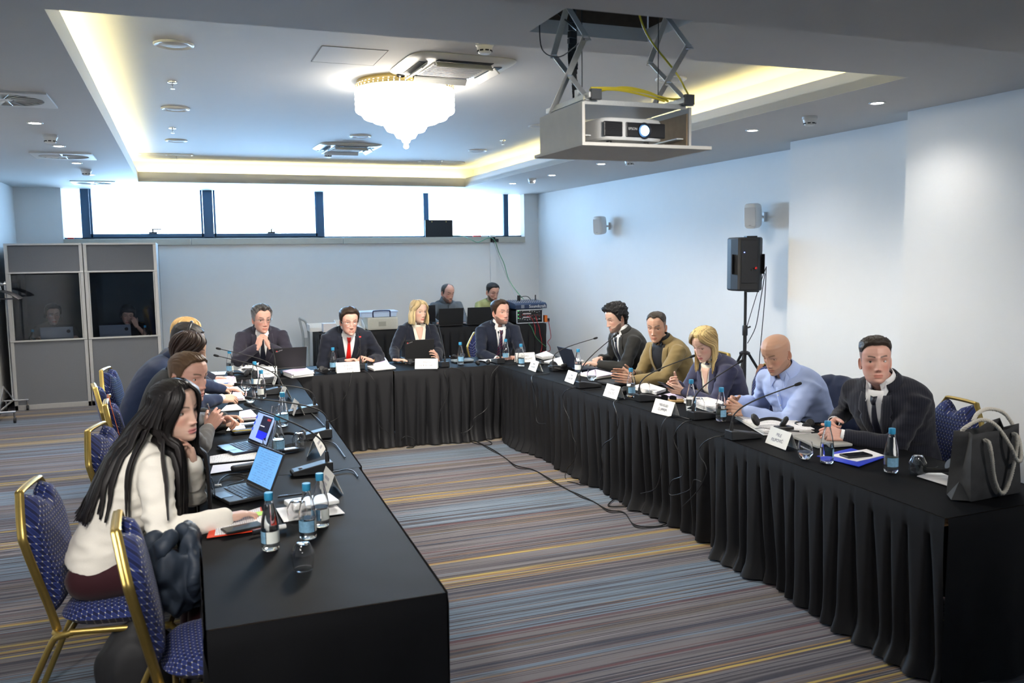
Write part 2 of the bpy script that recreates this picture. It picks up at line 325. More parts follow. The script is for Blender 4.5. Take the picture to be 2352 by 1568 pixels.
# ================================================================ tables under black cloth
TT = .73
cloth2 = mat('black_skirt', (.012, .012, .0135), .55, noise_s=500, var=.25, bump=.15, bdist=.001, spec=.28)
cloth = mat('black_tablecloth', (.0048, .0052, .0065), .70, noise_s=500, var=.25, bump=.15, bdist=.001, spec=.09)
wood = mat('table_wood', (.30, .18, .09), .5)
PL = .108
def skirt_mesh(poly, ztop, seed, pleat=True, hem=.0):
    """poly: list of 2-D points (open line, outside on the right-hand side when walking along)"""
    r = random.Random(seed); pts = []; nrm = []; S = []
    s = 0; step = .0135
    for i in range(len(poly)-1):
        a = Vector((*poly[i], 0)); c = Vector((*poly[i+1], 0)); L = (c-a).length; d = (c-a)/L; n = Vector((d.y, -d.x, 0)); k = max(2, int(L/step))
        for j in range(k+(i == len(poly)-2)):
            pts.append(a+d*(L*j/k)); nrm.append(n); S.append(s+L*j/k)
        s += L
    npl = int(s/PL)+3; jit = [r.uniform(-.018, .018) for _ in range(npl)]; dep = [r.uniform(.7, 1.25) for _ in range(npl)]; wid = [r.uniform(.7, 1.3) for _ in range(npl)]
    zs_ = [ztop, ztop-.012, ztop-.035, ztop-.07, ztop-.085, ztop-.10, ztop-.13, ztop-.18, ztop-.26, ztop-.36, .30, .22, .14, .08, .035, .012]
    rows = []
    for z in zs_:
        q = max(0, (ztop-.075-z)/(ztop-.075)); row = []
        for p, n, s_ in zip(pts, nrm, S):
            off = .004 if z > ztop-.03 else .007
            if pleat:
                k0 = int(s_/PL)
                for k in (k0-1, k0, k0+1, k0+2):
                    if 0 <= k < npl:
                        w = (.0035+.030*q**.8)*wid[k]; x = s_-(k*PL+jit[k])-.012*math.sin(k*1.7)*q
                        off -= (.007+.046*q**.6)*dep[k]*math.exp(-(x/w)**2)*(1 if q > 0 else .25)
                off += .018*q*math.sin(s_*7+seed)+.010*q*math.sin(s_*17.3+2*seed)
            else: off += q*(.016*math.sin(s_*11+seed)+.012*math.sin(s_*23+1.3*seed))
            if z < .1: off += (.1-z)*(.35+.25*math.sin(s_*5.1+seed))
            row.append(p+n*(off+.004)+Vector((0, 0, z)))
        rows.append(row)
    b = MB(); b.rings(rows, closed=False); return b
def table(name, label, quad, ztop=TT, sides=(1, 1, 1, 1), plain=(), seed=1, rise=.0, group='black draped conference tables'):
    """quad: near-left, near-right, far-right, far-left (counter-clockwise from above)"""
    q = [Vector((*p, 0)) for p in quad]; c = sum(q, Vector())/4; q = [p-c for p in q]
    t = thing(name, label, 'table', (c.x, c.y, 0), group=group)
    zc_ = ztop-.003
    nx, ny = 26, 40; b = MB(); rows = []
    for j in range(ny+1):
        v = j/ny; row = []
        for i in range(nx+1):
            u = i/nx; p = (q[0]*(1-u)+q[1]*u)*(1-v)+(q[3]*(1-u)+q[2]*u)*v
            w = Vector((p.x+c.x, p.y+c.y, seed)); e = min(u, 1-u, v, 1-v)
            row.append(p+Vector((0, 0, zc_+(.0016*noise.noise(w*6)+.001*noise.noise(w*17))*(1 if e > .02 else .2))))
        rows.append(row)
    b.rings(rows, closed=False); o = b.build('cloth_top', cloth, t, smooth=60)
    for k in range(4):
        if not sides[k]: continue
        a, d = q[k], q[(k+1) % 4]; s = skirt_mesh([(a.x, a.y), (d.x, d.y)], zc_+.001, seed*4+k, pleat=k not in plain); s.build('cloth_skirt', cloth2, t, smooth=70)
    top = MB(); vs_ = [p*.985+Vector((0, 0, z)) for z in (ztop-.04, ztop-.008) for p in q]; top.add(vs_, [(3, 2, 1, 0), (4, 5, 6, 7), (0, 1, 5, 4), (1, 2, 6, 5), (2, 3, 7, 6), (3, 0, 4, 7)]); top.build('tabletop', wood, t, smooth=0)
    for k in range(4):
        l = MB(); p = q[k]*.86; l.lathe([(.015, 0), (.015, ztop-.04)], 10, (p.x, p.y, 0)); l.build('leg', black_mt, t)
    return t
yj = [2.56, 4.30, 6.05, 7.745]
def lin(y): return .74+.0335*(y-2.56)
LTL = ['left black draped table nearest the viewer with a flat cloth end', 'black draped table in front of the man in grey suit', 'far left black draped table meeting the head table']
for k in range(3):
    y0, y1 = yj[k], yj[k+1]-.006; d = .012*(k % 2)
    table('conference_table', LTL[k], [(.02, y0), (lin(y0)+d, y0), (lin(y1)+d, y1), (.03, y1)], sides=(k == 0, 1, 0, 1), plain=(0, 1) if k == 0 else (), seed=3+k)
table('conference_table', 'head table half under the man in red tie, black skirt', [(-.06, 7.83), (1.80, 7.83), (1.80, 8.52), (-.06, 8.52)], sides=(1, 0, 1, 1), seed=11)
table('conference_table', 'head table half under the blonde woman, black skirt', [(1.806, 7.80), (3.62, 7.76), (3.62, 8.50), (1.806, 8.52)], sides=(1, 1, 1, 0), seed=12)
rx = [(2.82, 7.73), (2.90, 6.02), (2.96, 4.22), (2.805, 2.51)]
RTL = ['far right black draped table beside the head table', 'middle right black draped table under the olive jacket man', 'near right black draped table with the grey gift bag']
for k in range(3):
    (xa, ya), (xb, yb) = rx[k], rx[k+1]; ya -= .006; o = .03*k
    if k == 2: xa = 2.88
    if k == 1: xa = 2.86
    table('conference_table', RTL[k], [(xb, yb), (xb+.72, yb+.02), (xa+.72, ya), (xa, ya)], sides=(k == 2, 1, 0, 1), plain=(0,) if k == 2 else (), seed=21+k)
TECHZ = .765
table('equipment_table', 'black draped equipment table by the back wall corner', [(1.72, 11.74), (5.02, 11.72), (5.02, 12.40), (1.72, 12.40)], ztop=TECHZ, sides=(1, 1, 1, 1), seed=31, group=None)
# ================================================================ banquet chairs
m = bpy.data.materials.new('blue_dotted_fabric'); m.use_nodes = True; t = NT(m)
tcn = t.n('ShaderNodeTexCoord'); sp = t.n('ShaderNodeSeparateXYZ'); t.l(tcn.outputs['Object'], sp.inputs[0])
K = 1/.0245
u = t.mth('MULTIPLY', sp.outputs['X'], K); v = t.mth('MULTIPLY', t.mth('ADD', sp.outputs['Y'], sp.outputs['Z']), K)
a_ = t.mth('ADD', u, v); b_ = t.mth('SUBTRACT', u, v)
fa, fb = t.mth('ABSOLUTE', t.mth('SUBTRACT', t.mth('FRACT', a_), .5)), t.mth('ABSOLUTE', t.mth('SUBTRACT', t.mth('FRACT', b_), .5))
line = t.mth('GREATER_THAN', t.mth('MAXIMUM', fa, fb), .43)
ck = t.mth('MODULO', t.mth('ADD', t.mth('FLOOR', a_), t.mth('ADD', t.mth('FLOOR', b_), 200)), 2)
dot = t.mth('GREATER_THAN', t.mth('MINIMUM', fa, fb), .40)
c = t.mix(ck, (.014, .024, .110), (.007, .011, .052)); c = t.mix(line, c, (.032, .052, .21)); c = t.mix(dot, c, (.62, .58, .42))
t.l(c, t.b.inputs['Base Color']); t.b.inputs['Roughness'].default_value = .75; t.b.inputs['Sheen Weight'].default_value = .08; t.b.inputs['Specular IOR Level'].default_value = .25
fabric = m
def pillow(out, T0, T1, n=7):
    """pillow from an outline in the XZ plane; T0 back bulge, T1 front bulge (local y)"""
    b = MB(); c = sum((Vector((x, 0, z)) for x, z in out), Vector())/len(out); rs = []
    ss = [.05]+[(i+1)/n for i in range(n)]
    def ring(s, sg, T):
        y = T*(1-min(s, 1)**5)**.5 if s < .999 else 0
        return [c+(Vector((x, 0, z))-c)*(s if s < .999 else 1)+Vector((0, sg*y, 0)) for x, z in out]
    rs = [ring(s, -1, T0) for s in ss]+[ring(s, 1, T1) for s in reversed(ss[:-1])]
    return b.rings(rs)
def make_chair(label, group):
    t = thing('banquet_chair', label, 'chair', group=group); rec = math.radians(11)
    R_ = Matrix.Translation((0, -.20, .40)) @ Matrix.Rotation(rec, 4, 'X')
    pad = [(-.130, .05), (.130, .05), (.160, .14), (.188, .26), (.204, .36), (.192, .43), (.155, .49), (.118, .522), (.075, .515), (.03, .475), (-.03, .475), (-.075, .515), (-.118, .522), (-.155, .49), (-.192, .43), (-.204, .36), (-.188, .26), (-.160, .14)]
    sm = [(p.x, p.z) for p in spline([(x, 0, z) for x, z in pad+[pad[0]]], 3)[:-1]]
    b = pillow(sm, .024, .058); b.v = [R_ @ p for p in b.v]; b.build('backrest', fabric, t, smooth=60)
    fr = [(-.140, 0, -.02), (-.150, 0, .07), (-.186, 0, .22), (-.212, 0, .35), (-.205, 0, .40), (-.13, 0, .515), (-.095, 0, .535), (.095, 0, .535), (.13, 0, .515), (.205, 0, .40), (.212, 0, .35), (.186, 0, .22), (.150, 0, .07), (.140, 0, -.02)]
    path = [R_ @ p for p in spline(fr, 4)]
    b = MB(); b.tube(path, .0135, 8, flat=(1.0, .8)); b.tube([p+Vector((0, -.012, 0)) for p in path], .008, 6); b.build('back_frame', gold, t, smooth=50)
    out = []
    for k in range(36):
        a = 2*PI*k/36; ca, sa = math.cos(a), math.sin(a); out.append((.215*abs(ca)**.55*(1 if ca > 0 else -1)*(1+.05*sa), .215*abs(sa)**.55*(1 if sa > 0 else -1)))
    b = pillow(out, .045, .040); b.v = [Vector((p.x, p.z+.02, -p.y*1.0+.435)) for p in b.v]; b.build('seat', fabric, t, smooth=60)
    for s in (-1, 1):
        f = MB(); f.tube(spline([(s*.19, .22, .375), (s*.195, .235, .36), (s*.20, .245, .32), (s*.205, .265, .0)], 4), .0125, 8); f.build('leg', gold, t, smooth=50)
        f = MB(); f.tube(spline([(s*.19, -.13, .385), (s*.19, -.18, .375), (s*.19, -.22, .33), (s*.20, -.37, .0)], 5), .0125, 8); f.build('leg', gold, t, smooth=50)
    f = MB()
    for s in (-1, 1): f.tube([(s*.19, .225, .378), (s*.19, -.14, .388)], .0125, 8); f.tube(spline([(s*.14, -.205, .38), (s*.165, -.20, .375), (s*.19, -.15, .378)], 3), .012, 8)
    f.tube([(-.19, .215, .38), (.19, .215, .38)], .011, 8); f.tube([(-.19, -.15, .38), (.19, -.15, .38)], .011, 8); f.build('seat_frame', gold, t, smooth=50)
    return t
CH0 = make_chair('', 'blue banquet chairs with gold frames')
CH0n = [0]
def chair(x, y, rz, label):
    """rz: direction the sitter faces, degrees from +Y counter-clockwise"""
    if CH0n[0] == 0: CH0.location = (x, y, 0); CH0.rotation_euler.z = math.radians(rz); CH0['label'] = label; CH0n[0] = 1; return CH0
    return dup(CH0, (x, y, 0), math.radians(rz), label)
# left row faces +X; located by the middle of the top rail of each backrest
def chairpx(px, py, rz, label):
    p = P(px, py, .925); a = math.radians(rz); d = Vector((-math.sin(a), math.cos(a), 0)); q = p+d*.30
    return chair(q.x, q.y, rz, label)
chairpx(272, 1196, -88, 'blue banquet chair nearest the viewer with a dark jacket on its seat')
chairpx(70, 1112, -98, 'empty blue banquet chair pulled back second from the viewer')
chairpx(222, 980, -104, 'blue banquet chair behind the woman in white blouse')
chairpx(245, 924, -88, 'blue banquet chair with an orange bag strap over its back')
chairpx(218, 886, -82, 'blue banquet chair half hidden between two left row chairs')
chairpx(243, 847, -100, 'tall blue banquet chair at the far end of the left row')
# ================================================================ things on the ceiling
glow = mat('lamp_glow', (1, 1, 1), .5, emit=(1, .97, .93), es=30)
DLPX = [(80, 282), (135, 335), (176, 374), (207, 401), (2015, 236), (1728, 299), (1381, 376), (1268, 402), (1178, 421)]
DLL = ['left wall side downlight nearest the viewer, beside a square vent', 'lit downlight just below the left smoke detector', 'small downlight between square vent and rear smoke detector', 'farthest left downlight tucked beside a smoke detector',
       'right side downlight nearest the viewer above the pier', 'right side downlight between projector lift and smoke detector', 'downlight just below the projector lift tray', 'downlight right of the rear right smoke detector', 'farthest right downlight near the back wall corner']
proto = None
for (px, py), lb in zip(DLPX, DLL):
    p = P(px, py, HC)
    if proto is None:
        proto = thing('downlight', lb, 'ceiling light', p, group='recessed downlights in the lower ceiling')
        b = MB(); b.lathe([(.040, .004), (.040, -.004), (.052, -.006), (.055, -.001), (.055, .003)], 24, cap0=False, cap1=False); b.build('trim_ring', white_pl, proto)
        b = MB(); b.lathe([(.0, -.0035), (.040, -.0035)], 24, cap0=False, cap1=False); b.build('bulb', glow, proto)
    else: dup(proto, p, 0, lb)
proto = None
SMOKE = [(1113, 98, HT, 'smoke detector on the raised ceiling behind the large air conditioner'), (753, 349, HT, 'smoke detector under the far small air conditioner'), (115, 310, HC, 'left smoke detector between two downlights'),
         (198, 389, HC, 'rear left smoke detector by the farthest vent'), (1860, 268, HC, 'smoke detector between the two nearest right downlights'), (1222, 410, HC, 'small smoke detector near the back right corner'), (1446, 366, HC, 'smoke detector peeking out under the projector tray')]
for px, py, z, lb in SMOKE:
    p = P(px, py, z)
    if proto is None:
        proto = thing('smoke_detector', lb, 'smoke detector', p, group='smoke detectors')
        b = MB(); b.lathe([(.055, .002), (.055, -.018), (.050, -.022), (.040, -.058), (.030, -.066), (.0, -.067)], 24, cap1=False); b.build('housing', white_pl, proto)
        b = MB()
        for k in range(8):
            a = 2*PI*k/8; b.box((.0425*math.cos(a), .0425*math.sin(a), -.050), (.005, .022, .008), rz=a)
        b.build('sensor_slot', black_pl, proto, smooth=0)
    else: dup(proto, p, 0, lb)
proto = None
CSP = [(399, 101, 1.0, 'round ceiling speaker nearest the viewer, left of the chandelier'), (403, 249, 1, 'middle round ceiling speaker in the left column'), (405, 322, 1, 'farthest round ceiling speaker in the left column'), (828, 312, 1, 'round ceiling speaker above the far air conditioner'),
       (1097, 345, 1, 'round ceiling speaker right of the chandelier drop, far end'), (1240, 289, 1, 'round ceiling speaker half behind the projector box'), (1541, 181, 1, 'round ceiling speaker seen through the right lift arms')]
for px, py, s, lb in CSP:
    p = P(px, py, HT)
    if proto is None:
        proto = thing('ceiling_speaker', lb, 'ceiling speaker', p, group='round ceiling speakers')
        b = MB(); b.lathe([(.085, .004), (.085, -.006), (.108, -.012), (.115, -.006), (.115, .004)], 32, cap0=False, cap1=False); b.build('rim', white_pl, proto)
        b = MB(); b.lathe([(.0, -.014), (.05, -.012), (.086, -.004)], 32, cap0=False, cap1=False); b.build('grille', mat('speaker_grille', (.60, .60, .60), .6, noise_s=900, var=.25, bump=.3), proto)
    else: dup(proto, p, 0, lb)
proto = None
for px, py, lb in ((396, 188, 'chrome sprinkler head nearest the viewer on the raised ceiling'), (396, 294, 'chrome sprinkler head in the middle of the left column'), (405, 356, 'far sprinkler head beside the left slot vent'), (1155, 322, 'sprinkler head right of the chandelier'), (1012, 369, 'sprinkler head under the right slot vent')):
    p = P(px, py, HT)
    if proto is None:
        proto = thing('sprinkler', lb, 'sprinkler', p, group='ceiling sprinklers')
        b = MB(); b.lathe([(.035, .002), (.034, -.006), (.016, -.009), (.0, -.009)], 20, cap1=False); b.build('escutcheon', chrome, proto)
        b = MB(); b.lathe([(.007, -.006), (.007, -.028), (.004, -.03)], 10); b.lathe([(.003, -.028), (.003, -.045)], 8); b.lathe([(.003, -.045), (.016, -.047), (.016, -.049), (.0, -.05)], 14, cap1=False); b.build('deflector', chrome, proto)
    else: dup(proto, p, 0, lb)
proto = None
vent_dark = mat('vent_dark', (.05, .06, .08), .6)
for px, py, lb in ((10, 225, 'square swirl vent at the left edge of the picture'), (147, 357, 'square swirl vent between left downlights'), (217, 419, 'farthest square swirl vent by the window')):
    p = P(px, py, HC)
    if proto is None:
        proto = thing('swirl_vent', lb, 'ceiling vent', p, group='square swirl vents in the left ceiling')
        b = MB(); n = 32; R1 = .215; o = .26
        outer = []; inner = []
        for k in range(n):
            a = 2*PI*k/n; ca, sa = math.cos(a), math.sin(a); q = o/max(abs(ca), abs(sa)); outer.append(Vector((ca*q, sa*q, -.012))); inner.append(Vector((ca*R1, sa*R1, -.012)))
        b.rings([[v+Vector((0, 0, .014)) for v in outer], outer, inner, [v+Vector((0, 0, .02)) for v in inner]], False, False); b.build('vent_plate', white_pl, proto, smooth=20)
        b = MB(); b.lathe([(0, .006), (R1, .006)], 32, cap0=False, cap1=False); b.build('vent_core', vent_dark, proto)
        b = MB()
        for k in range(20):
            a = 2*PI*k/20; T = Matrix.Rotation(a, 4, 'Z') @ Matrix.Translation((.13, 0, -.004)) @ Matrix.Rotation(.6, 4, 'X'); b.box((0, 0, 0), (.16, .030, .003), T)
        b.lathe([(.045, .0), (.045, -.012), (0, -.012)], 18, cap1=False); b.build('vent_blade', white_pl, proto, smooth=20)
    else: dup(proto, p, 0, lb)
for px, lb in (((319, 352, 443, 355), 'linear slot vent at the left rear of the raised ceiling'), ((963, 369, 1064, 373), 'linear slot vent at the right rear of the raised ceiling')):
    a, c = P(px[0], px[1], HT), P(px[2], px[3], HT); mid = (a+c)/2; L = (c-a).length
    t_ = thing('slot_vent', lb, 'ceiling vent', mid, math.atan2(c.y-a.y, c.x-a.x), 'linear slot vents'); b = MB()
    for yy in (-.05, .05): b.box((0, yy, -.006), (L, .02, .016))
    for xx in (-L/2+.01, 0, L/2-.01): b.box((xx, 0, -.006), (.025, .10, .014))
    b.build('vent_frame', white_pl, t_, smooth=0, bev=.002); b = MB(); b.box((0, 0, .004), (L-.02, .09, .012)); b.build('slot', vent_dark, t_, smooth=0)
# faint access hatch
q = [P(x, y_, HT) for x, y_ in ((741, 110), (883, 119), (856, 146), (724, 138))]; c = sum(q, Vector())/4
t_ = thing('access_hatch', 'flush square access hatch in the raised ceiling left of the chandelier', 'hatch', c); b = MB(); w_ = .20
b.box((0, 0, .001), (2*w_, .44, .006)); b.build('hatch_door', ceil_m, t_, smooth=0, bev=.001); b = MB(); sl = mat('seam', (.30, .29, .28), .8)
for x in (-w_-.003, w_+.003): b.box((x, 0, -.0005), (.003, .45, .004))
for y_ in (-.223, .223): b.box((0, y_, -.0005), (2*w_+.008, .003, .004))
b.build('seam', sl, t_, smooth=0)
# cassette air conditioners
def cassette(px0, px1, lb, s):
    p = P(*px0, HT); t_ = thing('ceiling_air_conditioner', lb, 'air conditioner', p, math.radians(2), 'ceiling cassette air conditioners')
    n = 48; rs = []
    for r, z in ((.445, .003), (.45, -.006), (.43, -.016), (.36, -.026)):
        ring = []
        for k in range(n):
            a = 2*PI*k/n; ca, sa = math.cos(a), math.sin(a); ring.append(Vector((r*s*abs(ca)**.35*(1 if ca > 0 else -1), r*s*abs(sa)**.35*(1 if sa > 0 else -1), z)))
        rs.append(ring)
    b = MB(); b.rings(rs); b.build('panel', mat('ac_panel', (.66, .65, .60), .35, var=.02), t_, smooth=50)
    g = MB(); g.box((0, 0, -.03), (.46*s, .46*s, .012)); gm = mat('ac_grille', (.62, .62, .62), .45, noise_s=250, var=.2, bump=.4); g.build('grille', gm, t_, smooth=0, bev=.004)
    lv = MB()
    for k in range(9): lv.box((0, (-.20+.05*k)*s, -.0375), (.44*s, .004, .004))
    lv.build('grille_bar', white_pl, t_, smooth=0)
    for k in range(4):
        T = Matrix.Rotation(k*PI/2, 4, 'Z') @ Matrix.Translation((0, -.315*s, -.028))
        d = MB(); d.box((0, 0, .001), (.46*s, .07*s, .006), T); d.build('outlet', vent_dark, t_, smooth=0)
        f = MB(); f.box((0, -.012*s, -.022), (.47*s, .062*s, .010), T @ Matrix.Rotation(.75, 4, 'X')); f.build('louver', white_pl, t_, smooth=0, bev=.004)
    m_ = MB(); m_.lathe([(.035*s, -.022), (.035*s, -.030), (0, -.030)], 18, (-.34*s, .34*s, 0), cap1=False); m_.build('sensor', black_pl, t_)
    return t_
cassette((1038, 152), None, 'large cassette air conditioner between chandelier and projector lift', .82)
cassette((797, 337), None, 'cassette air conditioner at the rear of the raised ceiling', .80)
# chandelier
cx, cy = CHAND
t_ = thing('chandelier', 'glowing crystal chandelier under the raised ceiling', 'chandelier', (cx, cy, HT))
b = MB(); b.lathe([(.35, .002), (.355, -.03), (.366, -.035), (.366, -.06), (.352, -.065), (.35, -.03)], 48, cap0=False, cap1=False); b.build('gold_band', mat('polished_brass', (.80, .62, .25), .2, 1., var=.05), t_)
crys = mat('glowing_crystal', (1, .97, .92), .2, emit=(1, .94, .84), es=4.2)
def tier(r0, r1, z0, z1, n, name, bead=.016):
    b = MB()
    for k in range(n):
        a = 2*PI*k/n; ca, sa = math.cos(a), math.sin(a)
        for j in range(5):
            f = j/4; r = r0+(r1-r0)*f; z = z0+(z1-z0)*f; b.ball((r*ca, r*sa, z), (bead, bead, abs(z1-z0)/7.5+.004), 6, 4)
    return b.build(name, crys, t_)
tier(.352, .350, -.05, -.20, 56, 'crystal_tier'); tier(.342, .295, -.19, -.255, 50, 'crystal_tier'); tier(.26, .225, -.245, -.285, 42, 'crystal_tier'); tier(.165, .125, -.28, -.345, 28, 'crystal_tier', .02); tier(.085, .055, -.345, -.395, 14, 'crystal_tier', .02); tier(.03, .015, -.395, -.43, 6, 'crystal_tier', .016)
b = MB(); b.lathe([(.33, -.05), (.33, -.18), (.26, -.225), (.17, -.265), (.10, -.31), (.05, -.37), (.015, -.42)], 40); b.build('lamp_core', crys, t_)
b = MB(); b.ball((0, 0, -.458), .022, 14, 10); b.build('crystal_drop', mat('crystal_glass', (.95, .97, 1), .03, trans=.9, ior=1.5), t_)
# ================================================================ projector on its scissor lift
zp = 2.225
t_ = thing('projector_lift', 'scissor lift box lowered from the ceiling hatch holding the projector', 'projector lift', (1.77, 3.25, zp))
plaster = mat('plasterboard', (.70, .68, .63), .8, noise_s=20, var=.06); rawedge = mat('plasterboard_edge', (.62, .60, .56), .9, noise_s=90, var=.25, bump=.6)
brown = mat('fibreboard', (.42, .30, .18), .8, noise_s=30, var=.15); zinc = mat('galvanised_steel', (.60, .61, .60), .42, .45, noise_s=220, var=.15, bump=.2)
A, B, C_, D = P(1228, 362, zp), P(1351, 330, zp), P(1638, 346, zp), P(1478, 372, zp)
x0, x1, y0, y1 = (A.x+B.x)/2-1.77, (C_.x+D.x)/2-1.77, (B.y+C_.y)/2-3.25, (A.y+D.y)/2-3.25
b = MB(); b.box(((x0+x1)/2, (y0+y1)/2, .006), (x1-x0, y1-y0, .014)); b.build('ceiling_flap', plaster, t_, smooth=0, bev=.001)
bh = .165; L0 = x0+.03; R0 = x1-.075
b = MB(); b.box((L0, (y0+y1)/2+.02, .013+bh/2), (.012, y1-y0-.06, bh)); b.build('side_panel', plaster, t_, smooth=0)
b = MB(); b.box((R0, (y0+y1)/2+.02, .013+bh/2), (.012, y1-y0-.06, bh)); b.build('side_panel', plaster, t_, smooth=0)
for xx in (R0-.009, L0+.009): b = MB(); b.box((xx, (y0+y1)/2+.02, .013+bh/2-.01), (.006, y1-y0-.08, bh-.03)); b.build('inner_board', brown, t_, smooth=0)
b = MB(); b.box(((L0+R0)/2, (y0+y1)/2+.03, .013+bh+.006), (R0-L0-.02, y1-y0-.09, .006)); b.box(((L0+R0)/2, y0+.07, .013+bh+.003), (R0-L0-.02, .006, .02))
b.box((R0-.03, (y0+y1)/2+.03, .05), (.035, y1-y0-.1, .006)); b.box((L0+.03, (y0+y1)/2+.03, .05), (.035, y1-y0-.1, .006)); b.build('steel_tray', zinc, t_, smooth=0, bev=.001)
zb = .013+bh+.015
b = MB()
for xx in (L0+.03, R0-.03): b.box((xx, (y0+y1)/2, zb+.01), (.03, y1-y0-.06, .022))
b.build('rail', zinc, t_, smooth=0, bev=.002)
for xx in (L0+.045, R0-.02): b = MB(); b.box((xx, y0+.03, zb+.012), (.045, .02, .042)); b.build('rail_end_cap', mat('dark_grey_plastic', (.07, .075, .08), .5), t_, smooth=0, bev=.002)
ztop = HC+.02-zp; zmid = (zb+ztop)/2+.05
def bar(p, q, w=.028, th_=.004):
    p, q = Vector(p), Vector(q); d = q-p; L = d.length; T = Matrix.Translation((p+q)/2) @ d.to_track_quat('Z', 'X').to_matrix().to_4x4()
    b = MB(); b.box((0, 0, 0), (th_, w, L+w), T); return b
for xx in (L0+.015, R0-.005):
    yf, yb = y0+.06, y1-.10; ym = (yf+yb)/2
    zq = (zb*.38+ztop*.62)
    lo = .34
    for (p, q, o_) in (((xx, yb, zb), (xx, yf+.01, zq), 0), ((xx+.008, yf, zb), (xx+.008, yb-.01, zq), 0), ((xx+.004, yb-.01, zq), (xx+.004, ym-.02, ztop+.06), 0), ((xx+.012, yf+.01, zq), (xx+.012, ym+.06, ztop+.06), 0)):
        bar(p, q).build('lift_arm', zinc, t_, smooth=0, bev=.001)
    for yy, zz in ((yf+.01, zq), (yb-.01, zq), (ym, (zb+zq)/2), (yf, zb), (yb, zb)): b = MB(); b.lathe([(.010, -.008), (.010, .016), (.005, .02)], 10, M_=Matrix.Translation((xx, yy, zz)) @ Matrix.Rotation(PI/2, 4, 'Y')); b.build('pivot_bolt', chrome, t_)
# cable chain, cables
b = MB(); pts = spline([(L0+.10, y1-.16, ztop+.2), (L0+.09, y1-.15, ztop-.1), (L0+.105, y1-.13, (zb+ztop)/2), (L0+.12, y1-.14, zb)], 10)
for i in range(len(pts)-1):
    q = (pts[i]+pts[i+1])/2; d = pts[i+1]-pts[i]; b.box((0, 0, 0), (.036, .022, d.length*.92), Matrix.Translation(q) @ d.to_track_quat('Z', 'Y').to_matrix().to_4x4())
b.build('cable_chain', black_mt, t_, smooth=0)
yel = mat('yellow_cable', (.72, .58, .04), .45)
b = MB(); b.tube(spline([(.12, y0+.28, ztop+.15), (.17, y0+.25, ztop-.05), (.30, y0+.22, .36), (.335, y0+.2, .29), (.30, y0+.12, zb+.04), (.20, y0+.10, zb+.025), (.08, y0+.10, zb+.045), (-.05, y0+.10, zb+.055), (-.17, y0+.10, zb+.05)], 8), .0045, 8)
b.tube(spline([(-.18, y0+.09, zb+.040), (-.05, y0+.09, zb+.046), (.08, y0+.09, zb+.03), (.17, y0+.09, zb+.012)], 6), .0045, 8); b.tube(spline([(-.16, y0+.11, zb+.032), (-.02, y0+.11, zb+.062), (.1, y0+.11, zb+.05), (.2, y0+.11, zb+.016)], 6), .0045, 8)
b.build('yellow_cable', yel, t_)
b = MB(); b.tube(spline([(L0-.02, y1-.05, ztop+.02), (L0-.03, y1-.1, ztop-.12), (L0+.01, y1-.2, ztop-.17), (L0+.02, y0+.1, zq)], 6), .0025, 6); b.build('black_cable', black_pl, t_); b = MB(); b.tube([(L0+.03, y1-.1, ztop+.05), (L0+.02, y0+.15, zq+.05)], .004, 6); b.build('black_cable', black_pl, t_); b = MB(); b.tube([(R0-.05, ym, ztop+.1), (R0-.05, ym, zb)], .002, 6); b.build('black_cable', black_pl, t_); b = MB(); b.tube([(L0+.08, ym, ztop+.1), (L0+.08, ym, zb+.06)], .002, 6); b.build('black_cable', black_pl, t_)
b = MB(); b.box((L0+.08, ym+.02, zb+.045), (.04, .03, .05)); b.build('junction_box', zinc, t_, smooth=0, bev=.002)
b = MB(); b.box((.02, y0+.28, zb+.01), (.05, .02, .012)); b.build('red_plug', mat('red_plastic', (.6, .02, .02), .4), t_, smooth=0, bev=.002)
# projector
pc = P(1453, 322, zp+.02); pc = Vector((pc.x, y0+3.25+.16, zp+.02))
t_ = thing('projector', 'white video projector with lit lens inside the lift box', 'projector', (PY(1453, 322, pc.y-.11).x, pc.y+.02, zp+.022), math.radians(3))
b = MB(); pw, pd, phh = .155, .135, .092
rs = []
for z, s, zo in ((0, .94, 0), (.008, .99, 0), (.05, 1, 0), (.078, .985, 0), (.088, .95, 0), (.092, .86, 0)):
    ring = []
    for k in range(32):
        a = 2*PI*k/32; ca, sa = math.cos(a), math.sin(a); ring.append(Vector((pw*s*abs(ca)**.3*(1 if ca > 0 else -1), pd*s*abs(sa)**.42*(1 if sa > 0 else -1), z+.010)))
    rs.append(ring)
b.rings(rs); b.build('body', white_pl, t_, smooth=40)
yf = -pd-.001
b = MB(); b.box((-.103, yf+.001, .052), (.088, .008, .060)); b.box((.052, yf+.001, .052), (.190, .008, .060)); b.build('front_panel', black_pl, t_, smooth=0, bev=.006)
b = MB()
for k in range(7): b.box((-.103, yf-.004, .032+.0075*k), (.08, .003, .002))
b.build('vent_slat', black_mt, t_, smooth=0)
lens = mat('projector_lens', (.6, .8, 1), .2, emit=(.22, .5, 1), es=14)
RX = Matrix.Rotation(PI/2, 4, 'X')
b = MB(); b.lathe([(.020, .0), (.0, .004)], 24, M_=Matrix.Translation((.045, yf-.006, .05)) @ RX, cap0=False, cap1=False); b.build('lens', lens, t_)
b = MB(); b.lathe([(.020, -.002), (.030, .004), (.034, -.002)], 24, M_=Matrix.Translation((.045, yf-.004, .05)) @ RX, cap0=False, cap1=False); b.build('lens_ring', black_pl, t_)
lettering('EPSON', .014, white_pl, t_, Matrix.Translation((-.012, yf-.0045, .055)) @ RX)
b = MB()
for xx in (-.09, .09): b.lathe([(.012, 0), (.012, .014)], 12, (xx, -.08, 0))
b.lathe([(.012, 0), (.012, .014)], 12, (0, .09, 0)); b.build('foot', black_pl, t_)
